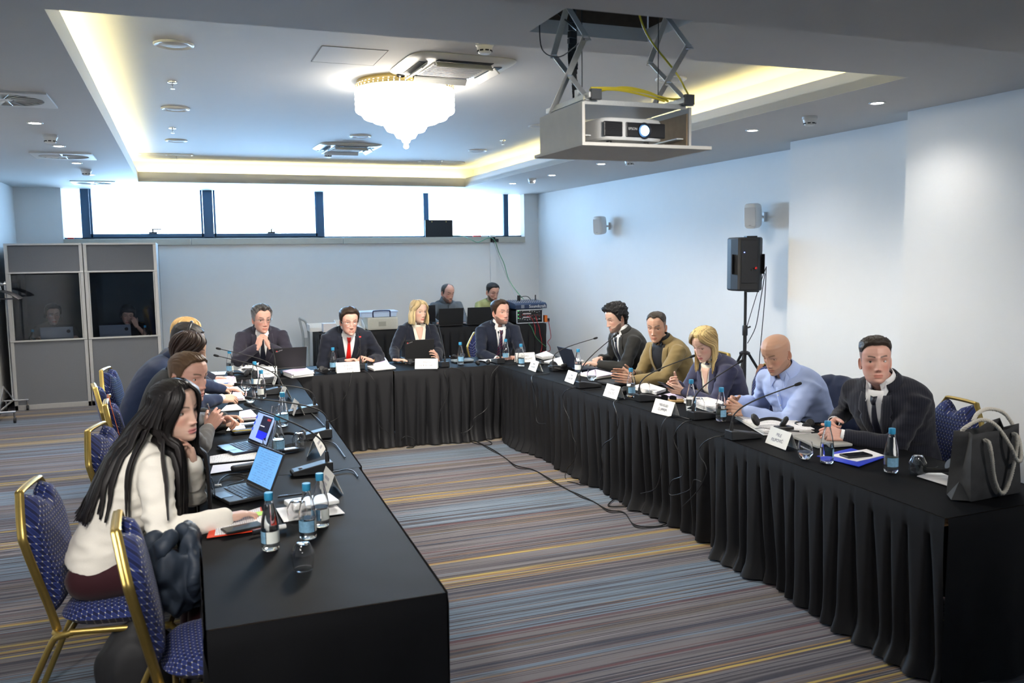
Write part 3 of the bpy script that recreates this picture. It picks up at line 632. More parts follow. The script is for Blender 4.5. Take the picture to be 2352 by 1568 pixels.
b = MB(); b.box((-.02, 0, .1025), (.004, .004, .002)); b.box((.01, 0, .1025), (.004, .004, .002)); b.build('status_light', mat('blue_led', (.1, .1, 1), .4, emit=(.1, .15, 1), es=8), t_, smooth=0)
# ================================================================ wall loudspeakers and the speaker on its stand
spk_m = mat('speaker_white', (.70, .70, .69), .45, noise_s=400, var=.03, bump=.1); grl = mat('speaker_mesh', (.60, .61, .62), .6, noise_s=900, var=.15, bump=.3)
def wall_speaker(px, py, lb, s=1.):
    p = PX(px+14, py, X1); q = PX(px, py, X1-.18)
    t_ = thing('wall_speaker', lb, 'wall speaker', (X1, p.y, p.z), 0, 'white wall speakers')
    b = MB(); b.box((-.012, 0, 0), (.022, .05, .10)); b.tube([(-.012, 0, .0), (-.09, -.02, 0)], .014, 8); b.build('bracket', spk_m, t_, smooth=30, bev=.003)
    T = Matrix.Translation((-.15, -.02, .01)) @ Matrix.Rotation(math.radians(-62), 4, 'Z') @ Matrix.Rotation(math.radians(4), 4, 'X')
    rs = []
    for y_, sc in ((.085, .55), (.075, .74), (.03, .94), (-.06, 1), (-.075, .97), (-.082, .88)):
        ring = []
        for k in range(32):
            a = 2*PI*k/32; ca, sa = math.cos(a), math.sin(a); ring.append(T @ Vector((.075*sc*abs(ca)**.45*(1 if ca > 0 else -1), y_, .128*(sc*.25+.75 if sc > .6 else sc)*abs(sa)**.55*(1 if sa > 0 else -1))))
        rs.append(ring)
    b = MB(); b.rings(rs); b.build('cabinet', spk_m, t_, smooth=50)
    b = MB(); b.box((0, -.083, -.008), (.118, .006, .19), T); b.build('grille', grl, t_, smooth=0, bev=.002)
    b = MB(); b.box((0, -.087, -.093), (.026, .002, .007), T); b.build('badge', mat('badge_grey', (.35, .36, .38), .5), t_, smooth=0)
wall_speaker(1385, 519, 'white wall speaker farther along the right wall')
wall_speaker(1742, 498, 'white wall speaker above the black loudspeaker')
pb = PX(1712, 700, 5.08)
t_ = thing('speaker_stand', 'black tripod speaker stand between the blonde woman and the bald man', 'speaker stand', (pb.x, pb.y, 0))
b = MB(); b.lathe([(.0175, .30), (.0175, 1.05)], 14); b.build('pole', black_mt, t_)
b = MB(); b.lathe([(.014, 1.0), (.014, 1.45)], 14); b.build('inner_pole', black_mt, t_)
b = MB(); b.lathe([(.024, .98), (.026, .99), (.026, 1.07), (.022, 1.08)], 14); b.tube([(.02, 0, 1.05), (.055, -.01, 1.065)], [.007, .009], 8); b.build('collar', black_pl, t_)
b = MB(); b.lathe([(.05, .795), (.052, .80), (.052, .815), (.03, .83)], 16); b.build('leg_hub', black_pl, t_)
for k in range(3):
    a = math.radians(100+120*k); l = MB(); l.tube([(.04*math.cos(a), .04*math.sin(a), .80), (.52*math.cos(a), .52*math.sin(a), .02)], .013, 8); o = l.build('leg', black_mt, t_)
    f = MB(); f.ball((.52*math.cos(a), .52*math.sin(a), .018), .018, 10, 6); f.build('rubber_foot', black_pl, o)
    s_ = MB(); s_.tube([(.012*math.cos(a), .012*math.sin(a), .34), (.27*math.cos(a), .27*math.sin(a), .43)], .007, 6); s_.build('brace', black_mt, t_)
sc_ = PX(1713, 604, 5.08); hz = 1.415
t_ = thing('loudspeaker', 'black active loudspeaker mounted on the tripod stand', 'loudspeaker', (pb.x, pb.y, hz), math.radians(158))
hgt = PX(1713, 545, 5.08).z-hz
sec = [(-.150, -.13), (.150, -.13), (.155, -.10), (.150, .02), (.105, .11), (.085, .125), (-.085, .125), (-.105, .11), (-.150, .02), (-.155, -.10)]
rs = []
for z, s in ((.0, .93), (.012, 1), (hgt-.012, 1), (hgt, .93)): rs.append([Vector((x*s, y_*s, z)) for x, y_ in sec])
b = MB(); b.rings(rs); b.build('cabinet', mat('speaker_black', (.018, .018, .019), .55, noise_s=300, var=.2, bump=.15), t_, smooth=20, bev=.006)
b = MB(); b.box((0, -.133, hgt/2), (.27, .006, hgt-.06)); b.build('grille', black_mt, t_, smooth=0, bev=.003)
for sx_ in (-1, 1):
    T = Matrix.Translation((sx_*.131, .045, hgt*.5)) @ Matrix.Rotation(-sx_*.46, 4, 'Z')
    b = MB(); b.box((sx_*.002, 0, 0), (.006, .10, .19), T); o = b.build('handle_recess', black_pl, t_, smooth=0, bev=.004); b = MB(); b.box((sx_*.012, -.015, 0), (.018, .022, .17), T); b.build('handle', black_mt, o, smooth=0, bev=.006)
b = MB(); b.box((0, .128, hgt*.55), (.15, .012, hgt*.8)); b.build('amplifier_plate', black_pl, t_, smooth=0, bev=.003)
b = MB(); b.box((.05, .137, hgt*.72), (.008, .004, .008)); b.build('power_light', mat('blue_led', None), t_, smooth=0)
b = MB(); b.box((-.04, 0, hgt+.006), (.10, .12, .014)); b.box((-.05, .03, -.006), (.12, .10, .012)); b.build('rubber_pad', black_pl, t_, smooth=0, bev=.003)
b = MB(); b.tube([(-.05, .135, hgt*.42), (-.05, .175, hgt*.42)], .009, 8); b.tube([(-.02, .135, hgt*.40), (-.02, .165, hgt*.40)], .008, 8); b.build('plug', black_pl, t_); b = MB(); b.ball((-.05, .18, hgt*.43), .012, 8, 6); b.build('red_clip', mat('red_plastic', None), t_)
cab = mat('cable_black', (.012, .012, .013), .45)
def W_(px, py, X): return PX(px, py, X)
for lb, pts in (('thin speaker cable running down to the stand collar', ((1759, 615), (1740, 670), (1716, 748))), ('thin speaker cable looping to the lower stand pole', ((1757, 628), (1745, 700), (1735, 752), (1717, 788))), ('thin speaker cable hanging straight down by the wall', ((1760, 612), (1757, 680), (1750, 760), (1744, 832), (1742, 900)))):
    b = MB(); b.tube(spline([W_(x, y_, 5.20 if i else 5.17) for i, (x, y_) in enumerate(pts)], 8), .004, 6); o = b.build('speaker_cable', cab); tag(o, lb, 'cable', 'speaker cables')
# ================================================================ people
skin_m = vcol_mat('skin', .48, .06, .4, .08, 300)
hair_m = vcol_mat('hair', .5, 0, .3, .3, 260)
DG = math.pi/180
def sst(x, a, b):
    t = np.clip((x-a)/(b-a), 0, 1); return t*t*(3-2*t)
def remesh(b, vox, it=4, lam=.5):
    me = b.mesh('tmp'); o = bpy.data.objects.new('tmp', me); COL.objects.link(o)
    md = o.modifiers.new('r', 'REMESH'); md.mode = 'VOXEL'; md.voxel_size = vox; md.use_smooth_shade = True
    dg = bpy.context.evaluated_depsgraph_get(); e = o.evaluated_get(dg); m2 = e.to_mesh()
    n = len(m2.vertices); co = np.empty(n*3); m2.vertices.foreach_get('co', co); co = co.reshape(-1, 3)
    ed = np.empty(len(m2.edges)*2, dtype=np.int64); m2.edges.foreach_get('vertices', ed); ed = ed.reshape(-1, 2)
    fs = [tuple(p.vertices) for p in m2.polygons]; e.to_mesh_clear(); bpy.data.objects.remove(o); bpy.data.meshes.remove(me)
    deg = np.bincount(ed.ravel(), minlength=n).astype(float)[:, None]; deg[deg == 0] = 1
    for _ in range(it):
        for l in (lam, -lam*.85) if it > 6 else (lam,):
            s = np.zeros_like(co); np.add.at(s, ed[:, 0], co[ed[:, 1]]); np.add.at(s, ed[:, 1], co[ed[:, 0]]); co = co+l*(s/deg-co)
    return co, fs
def obj_np(name, parts, m, parent, smooth=True):
    """parts: list of (co, faces, colors-or-None)"""
    off = 0; V = []; F = []; C = []
    for co, fs, cl in parts:
        co = np.asarray(co, float); V.append(co); F += [tuple(i+off for i in f) for f in fs]; off += len(co)
        C.append(np.ones((len(co), 4)) if cl is None else np.hstack([cl, np.ones((len(co), 1))]))
    V = np.vstack(V); C = np.vstack(C); me = bpy.data.meshes.new(name); me.from_pydata(V.tolist(), [], F); me.update()
    a = me.color_attributes.new('col', 'FLOAT_COLOR', 'POINT'); a.data.foreach_set('color', C.astype(np.float32).ravel())
    if smooth: me.polygons.foreach_set('use_smooth', [True]*len(me.polygons))
    me.materials.append(m); o = bpy.data.objects.new(name, me); COL.objects.link(o); o.parent = parent; return o
def grid_faces(nr, n, closed=True):
    fs = []
    for i in range(nr-1):
        for j in range(n if closed else n-1):
            k = (j+1) % n; fs.append((i*n+j, i*n+k, (i+1)*n+k, (i+1)*n+j))
    return fs
# ---------------------------------------------------------------- head
HZ = [-.118, -.114, -.104, -.088, -.066, -.045, -.02, .0, .02, .045, .07, .09, .105, .114, .118]
HA = [.010, .024, .0365, .0485, .0570, .0625, .0670, .0695, .0725, .0750, .0725, .0620, .0455, .0265, .003]
HF = [.066, .078, .085, .086, .086, .085, .087, .089, .093, .094, .089, .075, .054, .030, .003]
HK = [.004, .006, .015, .035, .055, .073, .088, .094, .098, .099, .093, .079, .057, .032, .003]
NTH = 96
_u_ = np.linspace(-1, 1, NTH, endpoint=False); THG = PI*(.55*_u_+.45*_u_**3)
ZG = np.concatenate([np.linspace(-.1178, .035, 62), np.linspace(.04, .1178, 24)])
def head_base(z, th, o):
    jaw = o.get('jaw', 1); wide = o.get('wide', 1)
    a = np.interp(z, HZ, HA)*wide*np.where(z < -.03, 1+(jaw-1)*sst(-z, .03, .07), 1); f = np.interp(z, HZ, HF); k = np.interp(z, HZ, HK)
    c, s = np.cos(th), np.sin(th)
    x = a*np.sign(s)*np.abs(s)**.94; y = np.where(c > 0, f, k)*np.sign(c)*np.abs(c)**.93
    return x, y
HLT = [0, 20, 40, 54, 64, 74, 83, 88, 94, 104, 110, 120, 135, 180]
HLZ = [.080, .082, .077, .062, .046, .014, -.020, -.012, .020, .022, .004, -.040, -.066, -.076]
def hairline(th, o):
    t = np.abs(th)/DG; z = np.interp(t, HLT, HLZ)
    rec = o.get('recede', 0); z = z+rec*np.exp(-((t-30)/22)**2)*.03+o.get('line', 0)*(t < 70)
    return z
def G(x, z, cx, cz, sx, sz): return np.exp(-((np.abs(x)-cx)/sx)**2-((z-cz)/sz)**2)
def make_head(o):
    z, th = np.meshgrid(ZG, THG, indexing='ij'); x, y = head_base(z, th, o); fr = sst(np.cos(th), .15, .5)
    fem = o.get('fem', 0); nl = o.get('nose', 1)
    hgt = np.interp(z, [-.056, -.050, -.040, -.030, .012, .03], [0, .010, .0255, .021, .006, .002])*nl
    sx = np.interp(z, [-.05, -.035, .01], [.0125, .0105, .0085])*(1-.08*fem)
    dy = hgt*np.exp(-(x/sx)**2)+.010*nl*G(x, z, .0125, -.043, .0058, .0065)
    dy += .0045*(1-.6*fem)*G(x, z, .028, .021, .022, .008)-.0085*G(x, z, .031, .002, .0155, .0105)
    dy += .0045*G(x, z, .045, -.022, .017, .015)+.004*G(x, z, 0, -.070, .024, .018)
    md = o.get('mouth', 0)
    dy += .0028*G(x, z, .004, -.0675, .016, .0040)+.0034*G(x, z, 0, -.0790, .016, .0050)-.0040*G(x, z, 0, -.0728, .021, .0017+.002*md)-.0015*G(x, z, 0, -.060, .004, .006)
    dy += -.0035*G(x, z, 0, -.089, .022, .005)+.0055*(1-.3*fem)*G(x, z, 0, -.104, .017, .011)-.002*G(x, z, .036, -.062, .010, .016)
    y = y+dy*fr
    skin = np.array(o['skin']); col = np.ones(x.shape+(3,))*skin
    def mixc(m_, c): nonlocal col; col = col*(1-m_[..., None])+np.array(c)*m_[..., None]
    red = skin*np.array([1.05, .70, .66])
    mixc(fr*np.clip(.55*G(x, z, .042, -.030, .020, .020)+.5*G(x, z, 0, -.042, .012, .012), 0, 1), red)
    mixc(fr*.25*G(x, z, .031, .004, .018, .013), skin*np.array([.76, .62, .58]))
    lipw = .0235-.5*np.abs(z+.0728); lip = fr*sst(lipw-np.abs(x), -.002, .003)*sst(z, -.0860, -.0835)*(1-sst(z, -.0645, -.0625)); mixc(np.clip(lip*(.9 if fem else .6), 0, 1), o.get('lip', tuple(skin*np.array([.88, .48, .46]))))
    mixc(fr*.8*np.exp(-((z+.0728)/.0013)**2)*sst(.024-np.abs(x), 0, .004), skin*np.array([.30, .15, .14]))
    mixc(fr*.7*G(x, z, .0075, -.0515, .0035, .0022), skin*.22)
    hc = np.array(o['hair'])
    bz = .0235+.006*np.sin(np.clip((np.abs(x)-.012)/.036, 0, 1)*PI*.62)-.004*fem*0
    br = fr*sst(np.abs(x), .010, .014)*(1-sst(np.abs(x), .044, .050))*np.exp(-((z-bz)/(.0033 if fem else .0040))**2); mixc(np.clip(br*o.get('brow', 1.), 0, 1), np.array(o.get('browc', tuple(hc*.8))))
    if o.get('beard'):
        bl = np.interp(np.abs(x), [0, .014, .024, .045, .062, .08], [-.056, -.057, -.066, -.060, -.035, -.012])
        bm_ = sst(bl-z, -.003, .006)*sst(np.cos(th), -.10, .12)*(1-.95*lip)*(1-.6*G(x, z, .0, -.089, .010, .004)*(o.get('beard') < .6)); mixc(np.clip(bm_*o['beard'], 0, 1), np.array(o.get('beardc', tuple(hc*.9))))
        if o['beard'] > .5: y = y+fr*.004*bm_; x = x*(1+.04*bm_)
    hz = hairline(th, o); hm = sst(z-hz, -.004, .006); mixc(np.clip(hm*o.get('scalp', .85), 0, 1), hc*.75+.25*skin*.5)
    parts = [(np.stack([x, y, z], -1).reshape(-1, 3), grid_faces(len(ZG), NTH)+[tuple(range(NTH-1, -1, -1)), tuple((len(ZG)-1)*NTH+j for j in range(NTH))], col.reshape(-1, 3))]
    # eyes and lids
    gz = o.get('gaze', (0, 0)); up, lo = o.get('lid', (14, -20)); up += 7; lo -= 5
    for s in (-1, 1):
        c0 = np.array([s*.0310, .0630, .002]); R = .0130
        el, az = np.meshgrid(np.linspace(-88, 88, 25)*DG, np.linspace(-100, 100, 33)*DG, indexing='ij')
        d = np.stack([np.sin(az)*np.cos(el), np.cos(az)*np.cos(el), np.sin(el)], -1)
        g = np.array([math.sin(gz[0]*DG)*math.cos(gz[1]*DG), math.cos(gz[0]*DG)*math.cos(gz[1]*DG), math.sin(gz[1]*DG)])
        an = np.arccos(np.clip(d @ g, -1, 1))/DG; ec = np.ones(d.shape)*np.array([.58, .54, .52])
        ec[an < 31] = np.array(o.get('iris', (.10, .06, .035))); ec[an < 15] = (.01, .01, .01)
        parts.append(((c0+d*R).reshape(-1, 3), grid_faces(25, 33, False), ec.reshape(-1, 3)))
        for a0, a1, nn in ((up, 80, 9), (-80, lo, 8)):
            el, az = np.meshgrid(np.linspace(a0, a1, nn)*DG, np.linspace(-95, 95, 25)*DG, indexing='ij')
            el2 = el-(np.abs(az)/(95*DG))**2.2*((a0+6)*DG*.9 if a0 == up else (a1+4)*DG*.9)*(np.abs(el-(a0 if a0 == up else a1)*DG) < 40*DG)*.8
            d = np.stack([np.sin(az)*np.cos(el2), np.cos(az)*np.cos(el2), np.sin(el2)], -1); lc = np.ones(d.shape)*skin*np.array([.86, .76, .74])
            lc[0 if a0 == up else -1] = skin*.12 if (a0 == up) else skin*.55
            if a0 == up and fem: lc[1] = skin*.4
            parts.append(((c0+d*np.array([1.12, 1.12, 1.10])*R).reshape(-1, 3), grid_faces(nn, 25, False), lc.reshape(-1, 3)))
        # ear
        nu, nv = 18, 12; e0 = np.array([s*.0660*o.get('wide', 1), -.014, -.010]); uu, vv = np.meshgrid(np.linspace(0, 2*PI, nu, endpoint=False), np.linspace(0, 1, nv), indexing='ij')
        rr = np.sin(vv*PI*.5); prof = np.interp(vv, [0, .45, .75, .9, 1.0], [.003, .004, .0095, .0105, .002])
        ex = prof; ey = .0155*rr*np.cos(uu)*(1+.15*np.sin(uu)); ez = .0285*rr*np.sin(uu)-.004*(np.sin(uu) < 0)
        ca, sa = math.cos(.45), math.sin(.45)
        pts = np.stack([s*(ex*ca-ey*sa), ex*sa*0+ey*ca, ez+.15*ey*0], -1)+e0
        ecl = np.ones(pts.shape)*skin*np.array([1.0, .88, .85]); ecl[(vv < .5)] = skin*np.array([.85, .66, .62])
        parts.append((pts.reshape(-1, 3), grid_faces(nu, nv, False)+[(((nu-1)*nv+j), j, j+1, (nu-1)*nv+j+1) for j in range(nv-1)], ecl.reshape(-1, 3)))
    return parts
def hcol(n, hc, seed, var=.35):
    return None
def make_hair(o):
    st = o.get('style', 'short'); parts = []; locks = []; hc = np.array(o['hair']); rs_ = random.Random(o.get('seed', 1))
    if st == 'bald': return parts, locks
    zz = np.concatenate([np.linspace(-.085, .06, 40), np.linspace(.0635, .1178, 26)]); tt = np.linspace(-PI, PI, 120, endpoint=False)
    z, th = np.meshgrid(zz, tt, indexing='ij'); x, y = head_base(z, th, o); hz = hairline(th, o)
    top, side = o.get('top', .018), o.get('side', .007)
    m_ = sst(z-hz, 0, .010 if st != 'long' else .02)
    vert = sst(z, .02, .095); T = side+(top-side)*vert
    if o.get('fade'): vert = sst(z, .048, .100); T = -.004+(.004+side)*sst(z, .02, .07)+top*vert
    T += o.get('quiff', 0)*np.exp(-(th/.9)**2)*np.exp(-((z-.098)/.028)**2)
    p = np.stack([x, y, z], -1); c0 = np.array([0, -.005, .015]); d = p-c0; d /= np.linalg.norm(d, axis=-1, keepdims=True)
    N = np.zeros(z.shape); C = np.zeros(z.shape); part = o.get('part', 0)
    amp, fq = o.get('amp', (.003, 45)); el_ = o.get('stretch', .25)
    for i in range(z.shape[0]):
        for j in range(z.shape[1]):
            px_, py_, pz_ = p[i, j]
            if st == 'curly': q = Vector((px_*fq, py_*fq, pz_*fq)); N[i, j] = noise.noise(q)+.6*noise.noise(q*2.1); C[i, j] = N[i, j]
            elif st == 'spiky': q = Vector((px_*300, py_*120, pz_*120)); N[i, j] = noise.noise(q)+.5*noise.noise(q*2); C[i, j] = N[i, j]
            else:
                q = Vector((px_*fq*3.2, py_*fq*el_, pz_*fq*el_)) if vert[i, j] > .5 else Vector((px_*fq*1.0, py_*fq*1.6, pz_*fq*el_)); N[i, j] = noise.noise(q)+.5*noise.noise(q*2.3); C[i, j] = noise.noise(q*1.9)
    T = T+amp*N*(.3+.7*vert if st != 'curly' else 1)
    T = T*m_-.007*(1-m_); co = p+d*T[..., None]
    if o.get('sweep'): co[..., 0] += o['sweep']*vert*m_*.5
    cl = hc*(1+.22*C[..., None]); 
    if o.get('grey'): g = np.clip((1-vert)*1.1*sst(z, -.1, .02)*o['grey']+.5*o['grey']*(C > .15), 0, 1)[..., None]; cl = cl*(1-g)+np.array([.32, .32, .33])*g
    cl = np.clip(cl, .001, 1); keep = T > -.0055; n = len(tt); fs = []
    for i in range(len(zz)-1):
        for j in range(n):
            k = (j+1) % n
            if keep[i, j] or keep[i, k] or keep[i+1, j] or keep[i+1, k]: fs.append((i*n+j, i*n+k, (i+1)*n+k, (i+1)*n+j))
    fs.append(tuple((len(zz)-1)*n+j for j in range(n)))
    parts.append((co.reshape(-1, 3), fs, cl.reshape(-1, 3)))
    for L in o.get('locks', []):
        # L: dict(a0,a1 azimuth range at the ends; s0,s1 start azimuths; end z; flare; n; r)
        for k in range(L['n']):
            f = (k+.5)/L['n']+rs_.uniform(-.3, .3)/L['n']; ae = (L['a0']+(L['a1']-L['a0'])*f)*DG; as_ = (L['s0']+(L['s1']-L['s0'])*f)*DG
            ze = L['end']+rs_.uniform(-.012, .012); lay = rs_.uniform(.006, .018); pts = []
            pp = L.get('part', 0)
            for q in range(15):
                g = q/14; z_ = .112-(.112-ze)*g**1.05; b_ = sst(np.array(g), 0, .45); a = as_+(ae-as_)*float(b_)
                zc = max(z_, L.get('hold', -.055)); hx, hy = head_base(np.array(zc), np.array(a), o); w = 1+.0*g
                dr = math.hypot(hx, hy)+1e-6; ex = lay*min(1, g*5+.5)+L.get('flare', .01)*max(0, g-.45)*1.6-L.get('curl', 0)*max(0, g-.82)*5
                px_, py_ = hx*(dr+ex)/dr, hy*(dr+ex)/dr
                if g < .18: px_ += pp*(1-g/.18)
                dz = L.get('drape', 0)*max(0, -.06-z_)
                pts.append((px_+rs_.uniform(-.001, .001), py_-dz, z_+lay*(.9 if g < .2 else 0)*(1-g*5 if g < .2 else 0)))
            r = L.get('r', .010); rad = [r*(.55+.45*min(1, q/3))*(1 if q < 11 else (1-(q-10)/5.5)) for q in range(15)]
            locks.append((pts, rad, L.get('fl', (1.15, .55)), 1+rs_.uniform(-.35, .45), lay, L.get('bk', 0)*float(sst(np.array(abs(ae)/DG), 100, 140))))
    return parts, locks
# ---------------------------------------------------------------- hands
POSES = {'flat': ((8, 12, 8), 0), 'rest': ((22, 32, 20), 0), 'grip': ((45, 55, 30), .5), 'clasp': ((62, 62, 35), .6), 'fist': ((70, 85, 45), .8), 'press': ((4, 6, 4), .2), 'type': ((18, 38, 25), .1), 'pinch': ((40, 45, 25), .9)}
HCACHE = {}
def hand_mesh(pose):
    if pose in HCACHE: return HCACHE[pose]
    (a1, a2, a3), th_ = POSES[pose]; b = MB(); nails = []
    kn = [(-.030, .092), (-.0100, .097), (.0105, .093), (.0300, .083)]; Ln = [(.040, .026, .022), (.045, .029, .023), (.041, .027, .022), (.032, .021, .019)]; rd = [.0088, .0090, .0085, .0075]
    for (x, y), r in zip(kn, rd): b.tube([(x*.62, -.008, 0), (x*.8, .035, .003), (x, y-.008, .002), (x, y+.003, .001)], [.0135, .0125, .0112, .0100], 10); b.ball((x, y, .001), .0100, 10, 8)
    b.ball((0, .045, -.004), (.034, .046, .0125), 14, 10); b.ball((-.020, .030, -.010), (.016, .030, .012), 12, 8); b.ball((.024, .034, -.008), (.012, .032, .011), 12, 8)
    b.tube([(0, -.030, 0), (0, -.012, 0), (0, .008, 0)], [.0250, .0262, .0285], 14, flat=(1.08, .72)) 
    for i, ((x, y), L, r) in enumerate(zip(kn, Ln, rd)):
        p = Vector((x, y, .001)); ang = 0; sp_ = (x/.03)*.07*(1 if pose in ('flat', 'rest', 'type') else .25)
        ax = Vector((math.sin(sp_), math.cos(sp_), 0)); k_ = 1+(.08*(i-1) if pose != 'press' else 0)
        if pose == 'pinch' and i == 0: k_ = .75
        for j, (l, a) in enumerate(zip(L, (a1, a2, a3))):
            ang += a*k_*DG; d = ax*math.cos(ang)+Vector((0, 0, -1))*math.sin(ang); q = p+d*l; r0, r1 = r*(1-.10*j), r*(1-.10*(j+1))
            b.tube([p, p+d*l*.5, q], [r0, r0*.96, r1], 10); b.ball(q, r1*1.02, 10, 8)
            if j == 2: nrm = ax*math.sin(ang)+Vector((0, 0, 1))*math.cos(ang); nails.append(q-d*.002+nrm*r1*.95)
            p = q
    p = Vector((-.022, .020, -.006)); d0 = Vector((-.72, .66, -.22)).normalized(); d1 = Vector((-.25, .80, -.55)).normalized()
    dirs = [d0.lerp(d1, th_*.5).normalized(), d0.lerp(d1, .25+th_*.6).normalized(), d0.lerp(d1, .35+th_*.65).normalized()]
    for l, r0, r1, d in zip((.044, .032, .026), (.0145, .0110, .0100), (.0112, .0102, .0082), dirs):
        q = p+d*l; b.tube([p, q], [r0, r1], 10); b.ball(q, r1*1.03, 10, 8); p = q
    nails.append(p+Vector((-.003, .003, .008)))
    co, fs = remesh(b, .0030, 3, .5); nm = np.zeros(len(co))
    for n in nails: nm = np.maximum(nm, np.exp(-(np.linalg.norm(co-np.array(n), axis=1)/.0048)**4))
    fz = np.clip(np.sin(co[:, 1]*420)*.5+.5, 0, 1)*sst(co[:, 1], .09, .10)
    HCACHE[pose] = (co, fs, nm, fz); return HCACHE[pose]
def basis(d, n):
    y = Vector(d).normalized(); z = -Vector(n); z = (z-y*z.dot(y)).normalized(); x = y.cross(z); return Matrix((x, y, z)).transposed()
# ---------------------------------------------------------------- torso and limbs
TS = [0, .12, .30, .50, .70, .82, .90, .95, 1.0]
TWM = [.175, .170, .160, .170, .192, .196, .168, .118, .070]; TDM = [.125, .125, .120, .126, .128, .114, .094, .076, .060]
def tub(pts, rad, n=14, flat=None):
    b = MB(); b.tube(pts, rad, n, flat=flat); b.ball(pts[0], rad[0]*.98, n, 8); b.ball(pts[-1], rad[-1]*.98, n, 8); return b
def person(name, sp):
    Hc = Vector(sp['head']); yaw = sp['yaw']*DG; R2 = Matrix.Rotation(yaw, 3, 'Z'); fem = sp.get('fem', 0); S = sp.get('s', 1.); bulk = sp.get('bulk', 1.)
    inv = R2.transposed()
    hb = sp.get('hipback', .12); hs_ = sp.get('hipside', 0); nf = sp.get('neckfwd', .065)
    hipw = Hc-R2 @ Vector((hs_, hb+nf, 0)); root = thing(name, sp['label'], 'person', (hipw.x, hipw.y, 0), yaw)
    if sp.get('group'): root['group'] = sp['group']
    def loc(p): return inv @ (Vector(p)-Vector((hipw.x, hipw.y, 0)))
    hc = loc(Hc); N = hc+Vector((0, -nf, -sp.get('neckl', .100)*S)); P0 = Vector((0, 0, sp.get('hipz', .56)))
    tw = sp.get('twist', 0)*DG; tilt = sp.get('tilt', 0)*DG
    up = (N-P0).normalized(); mid = (P0+N)/2+Vector((0, -sp.get('hunch', .03), 0))
    def spine(s): return P0*(1-s)**2+mid*2*s*(1-s)+N*s*s
    def axes(s):
        t = ((mid-P0)*(1-s)+(N-mid)*s).normalized(); a = tw*s; x = Vector((math.cos(a), math.sin(a), 0)); x = Vector((x.x*math.cos(tilt), x.y*math.cos(tilt), math.sin(tilt)*s)); x = (x-t*x.dot(t)).normalized(); return x, x.cross(t)*-1, t
    def torso(k, s0=0., s1=1., fx=1., belly=0.):
        b = MB(); rs = []
        for s in np.linspace(s0, s1, 26):
            x, f, t = axes(s); w = np.interp(s, TS, TWM)*S*k*(bulk if s < .93 else 1)*(1-.07*fem if s > .2 else 1); d = np.interp(s, TS, TDM)*S*k*(bulk if s < .93 else 1)+belly*math.exp(-((s-.22)/.2)**2)
            bust = .035*fem*math.exp(-((s-.62)/.12)**2)
            c = spine(s); rs.append([c+x*(w*math.copysign(abs(math.cos(a))**.85, math.cos(a)))+f*((d+(bust*abs(math.sin(2*a-.0)) if math.sin(a) > 0 else 0)+(bust*.6 if math.sin(a) > 0 else 0))*math.copysign(abs(math.sin(a))**.9, math.sin(a))) for a in [2*PI*q/28 for q in range(28)]])
        b.rings(rs); return b
    arms = {}
    UL, FL = .285*S, .255*S
    for side in (1, -1):
        A = sp['arms'].get(side)
        x, f, t = axes(.88); Sh = spine(.88)+x*(side*(.179-.024*fem)*S*(.5+.5*bulk))-t*.020+f*sp.get('shfwd', .015)
        Wr = loc(A['w']); v = Wr-Sh; D = v.length; k = max(1, D/(UL+FL-.004)); u_, l_ = UL*k, FL*k
        aa = (u_*u_-l_*l_+D*D)/(2*D); hh_ = math.sqrt(max(0, u_*u_-aa*aa)); pole = Vector(A.get('pole', (side*.55, -.35, -.75))); vn = v/D; pole = (pole-vn*pole.dot(vn)).normalized()
        E = Sh+vn*aa+pole*hh_; fd = (R2.transposed() @ Vector(A['d'])) if 'd' in A else (Wr-E); pn = (inv @ Vector(A['n'])) if 'n' in A else Vector((0, 0, -1))
        arms[side] = dict(S=Sh, E=E, W=Wr, B=basis(fd, pn), pose=A.get('pose', 'rest'), dirn=(Wr-E).normalized(), bare=A.get('bare', 0))
    cl = sp['top']; kind = cl['kind']
    # --- body: skin
    skin = np.array(sp['face']['skin']); parts = []
    b = torso(.82, 0, .90)
    hq = Matrix.Rotation(sp.get('hy', 0)*DG, 3, 'Z') @ Matrix.Rotation(-sp.get('hp', 0)*DG, 3, 'X') @ Matrix.Rotation(sp.get('hr', 0)*DG, 3, 'Y'); hs = sp.get('hs', 1.)*S
    nr = (.050-.008*fem)*S*sp.get('neckw', 1); nb = hc+hq @ Vector((0, -.022, -.075))*hs; q = tub([N-up*.07, N+up*.0, nb, hc+hq @ Vector((0, -.02, -.02))*hs], [nr*1.0, nr*1.04, nr, nr*.9], 16); b.add(q.v, q.f)
    for a in arms.values():
        q = tub([a['S']-axes(.88)[2]*.02, a['S'].lerp(a['E'], .4), a['E']], [.033*S, .036*S, .032*S], 12); b.add(q.v, q.f); w2 = a['W']+(a['E']-a['W']).normalized()*.03; q = tub([a['E'], a['E'].lerp(a['W'], .35), w2], [.032*S, .034*S, .0265*S], 12); b.add(q.v, q.f)
    lg = sp.get('legs', {}); kx = .10*S
    legp = []
    for side in (1, -1):
        hj = P0+Vector((side*.095, 0, -.01)); kn = Vector((side*(kx+.02), .42*S, .55)) if 'knee' not in lg else Vector(lg['knee'](side)); an = kn+Vector((0, lg.get('foot', -.05), -.46)); an.z = .09
        legp.append((hj, kn, an)); q = tub([hj, kn], [.072*S, .052*S], 12); b.add(q.v, q.f); q = tub([kn, an], [.05*S, .035*S], 12); b.add(q.v, q.f); q = tub([an+Vector((0, -.03, -.03)), an+Vector((0, .13, -.055))], [.035, .028], 10); b.add(q.v, q.f)
    co, fs = remesh(b, .0115, 4); parts.append((co, fs, np.ones((len(co), 3))*skin))
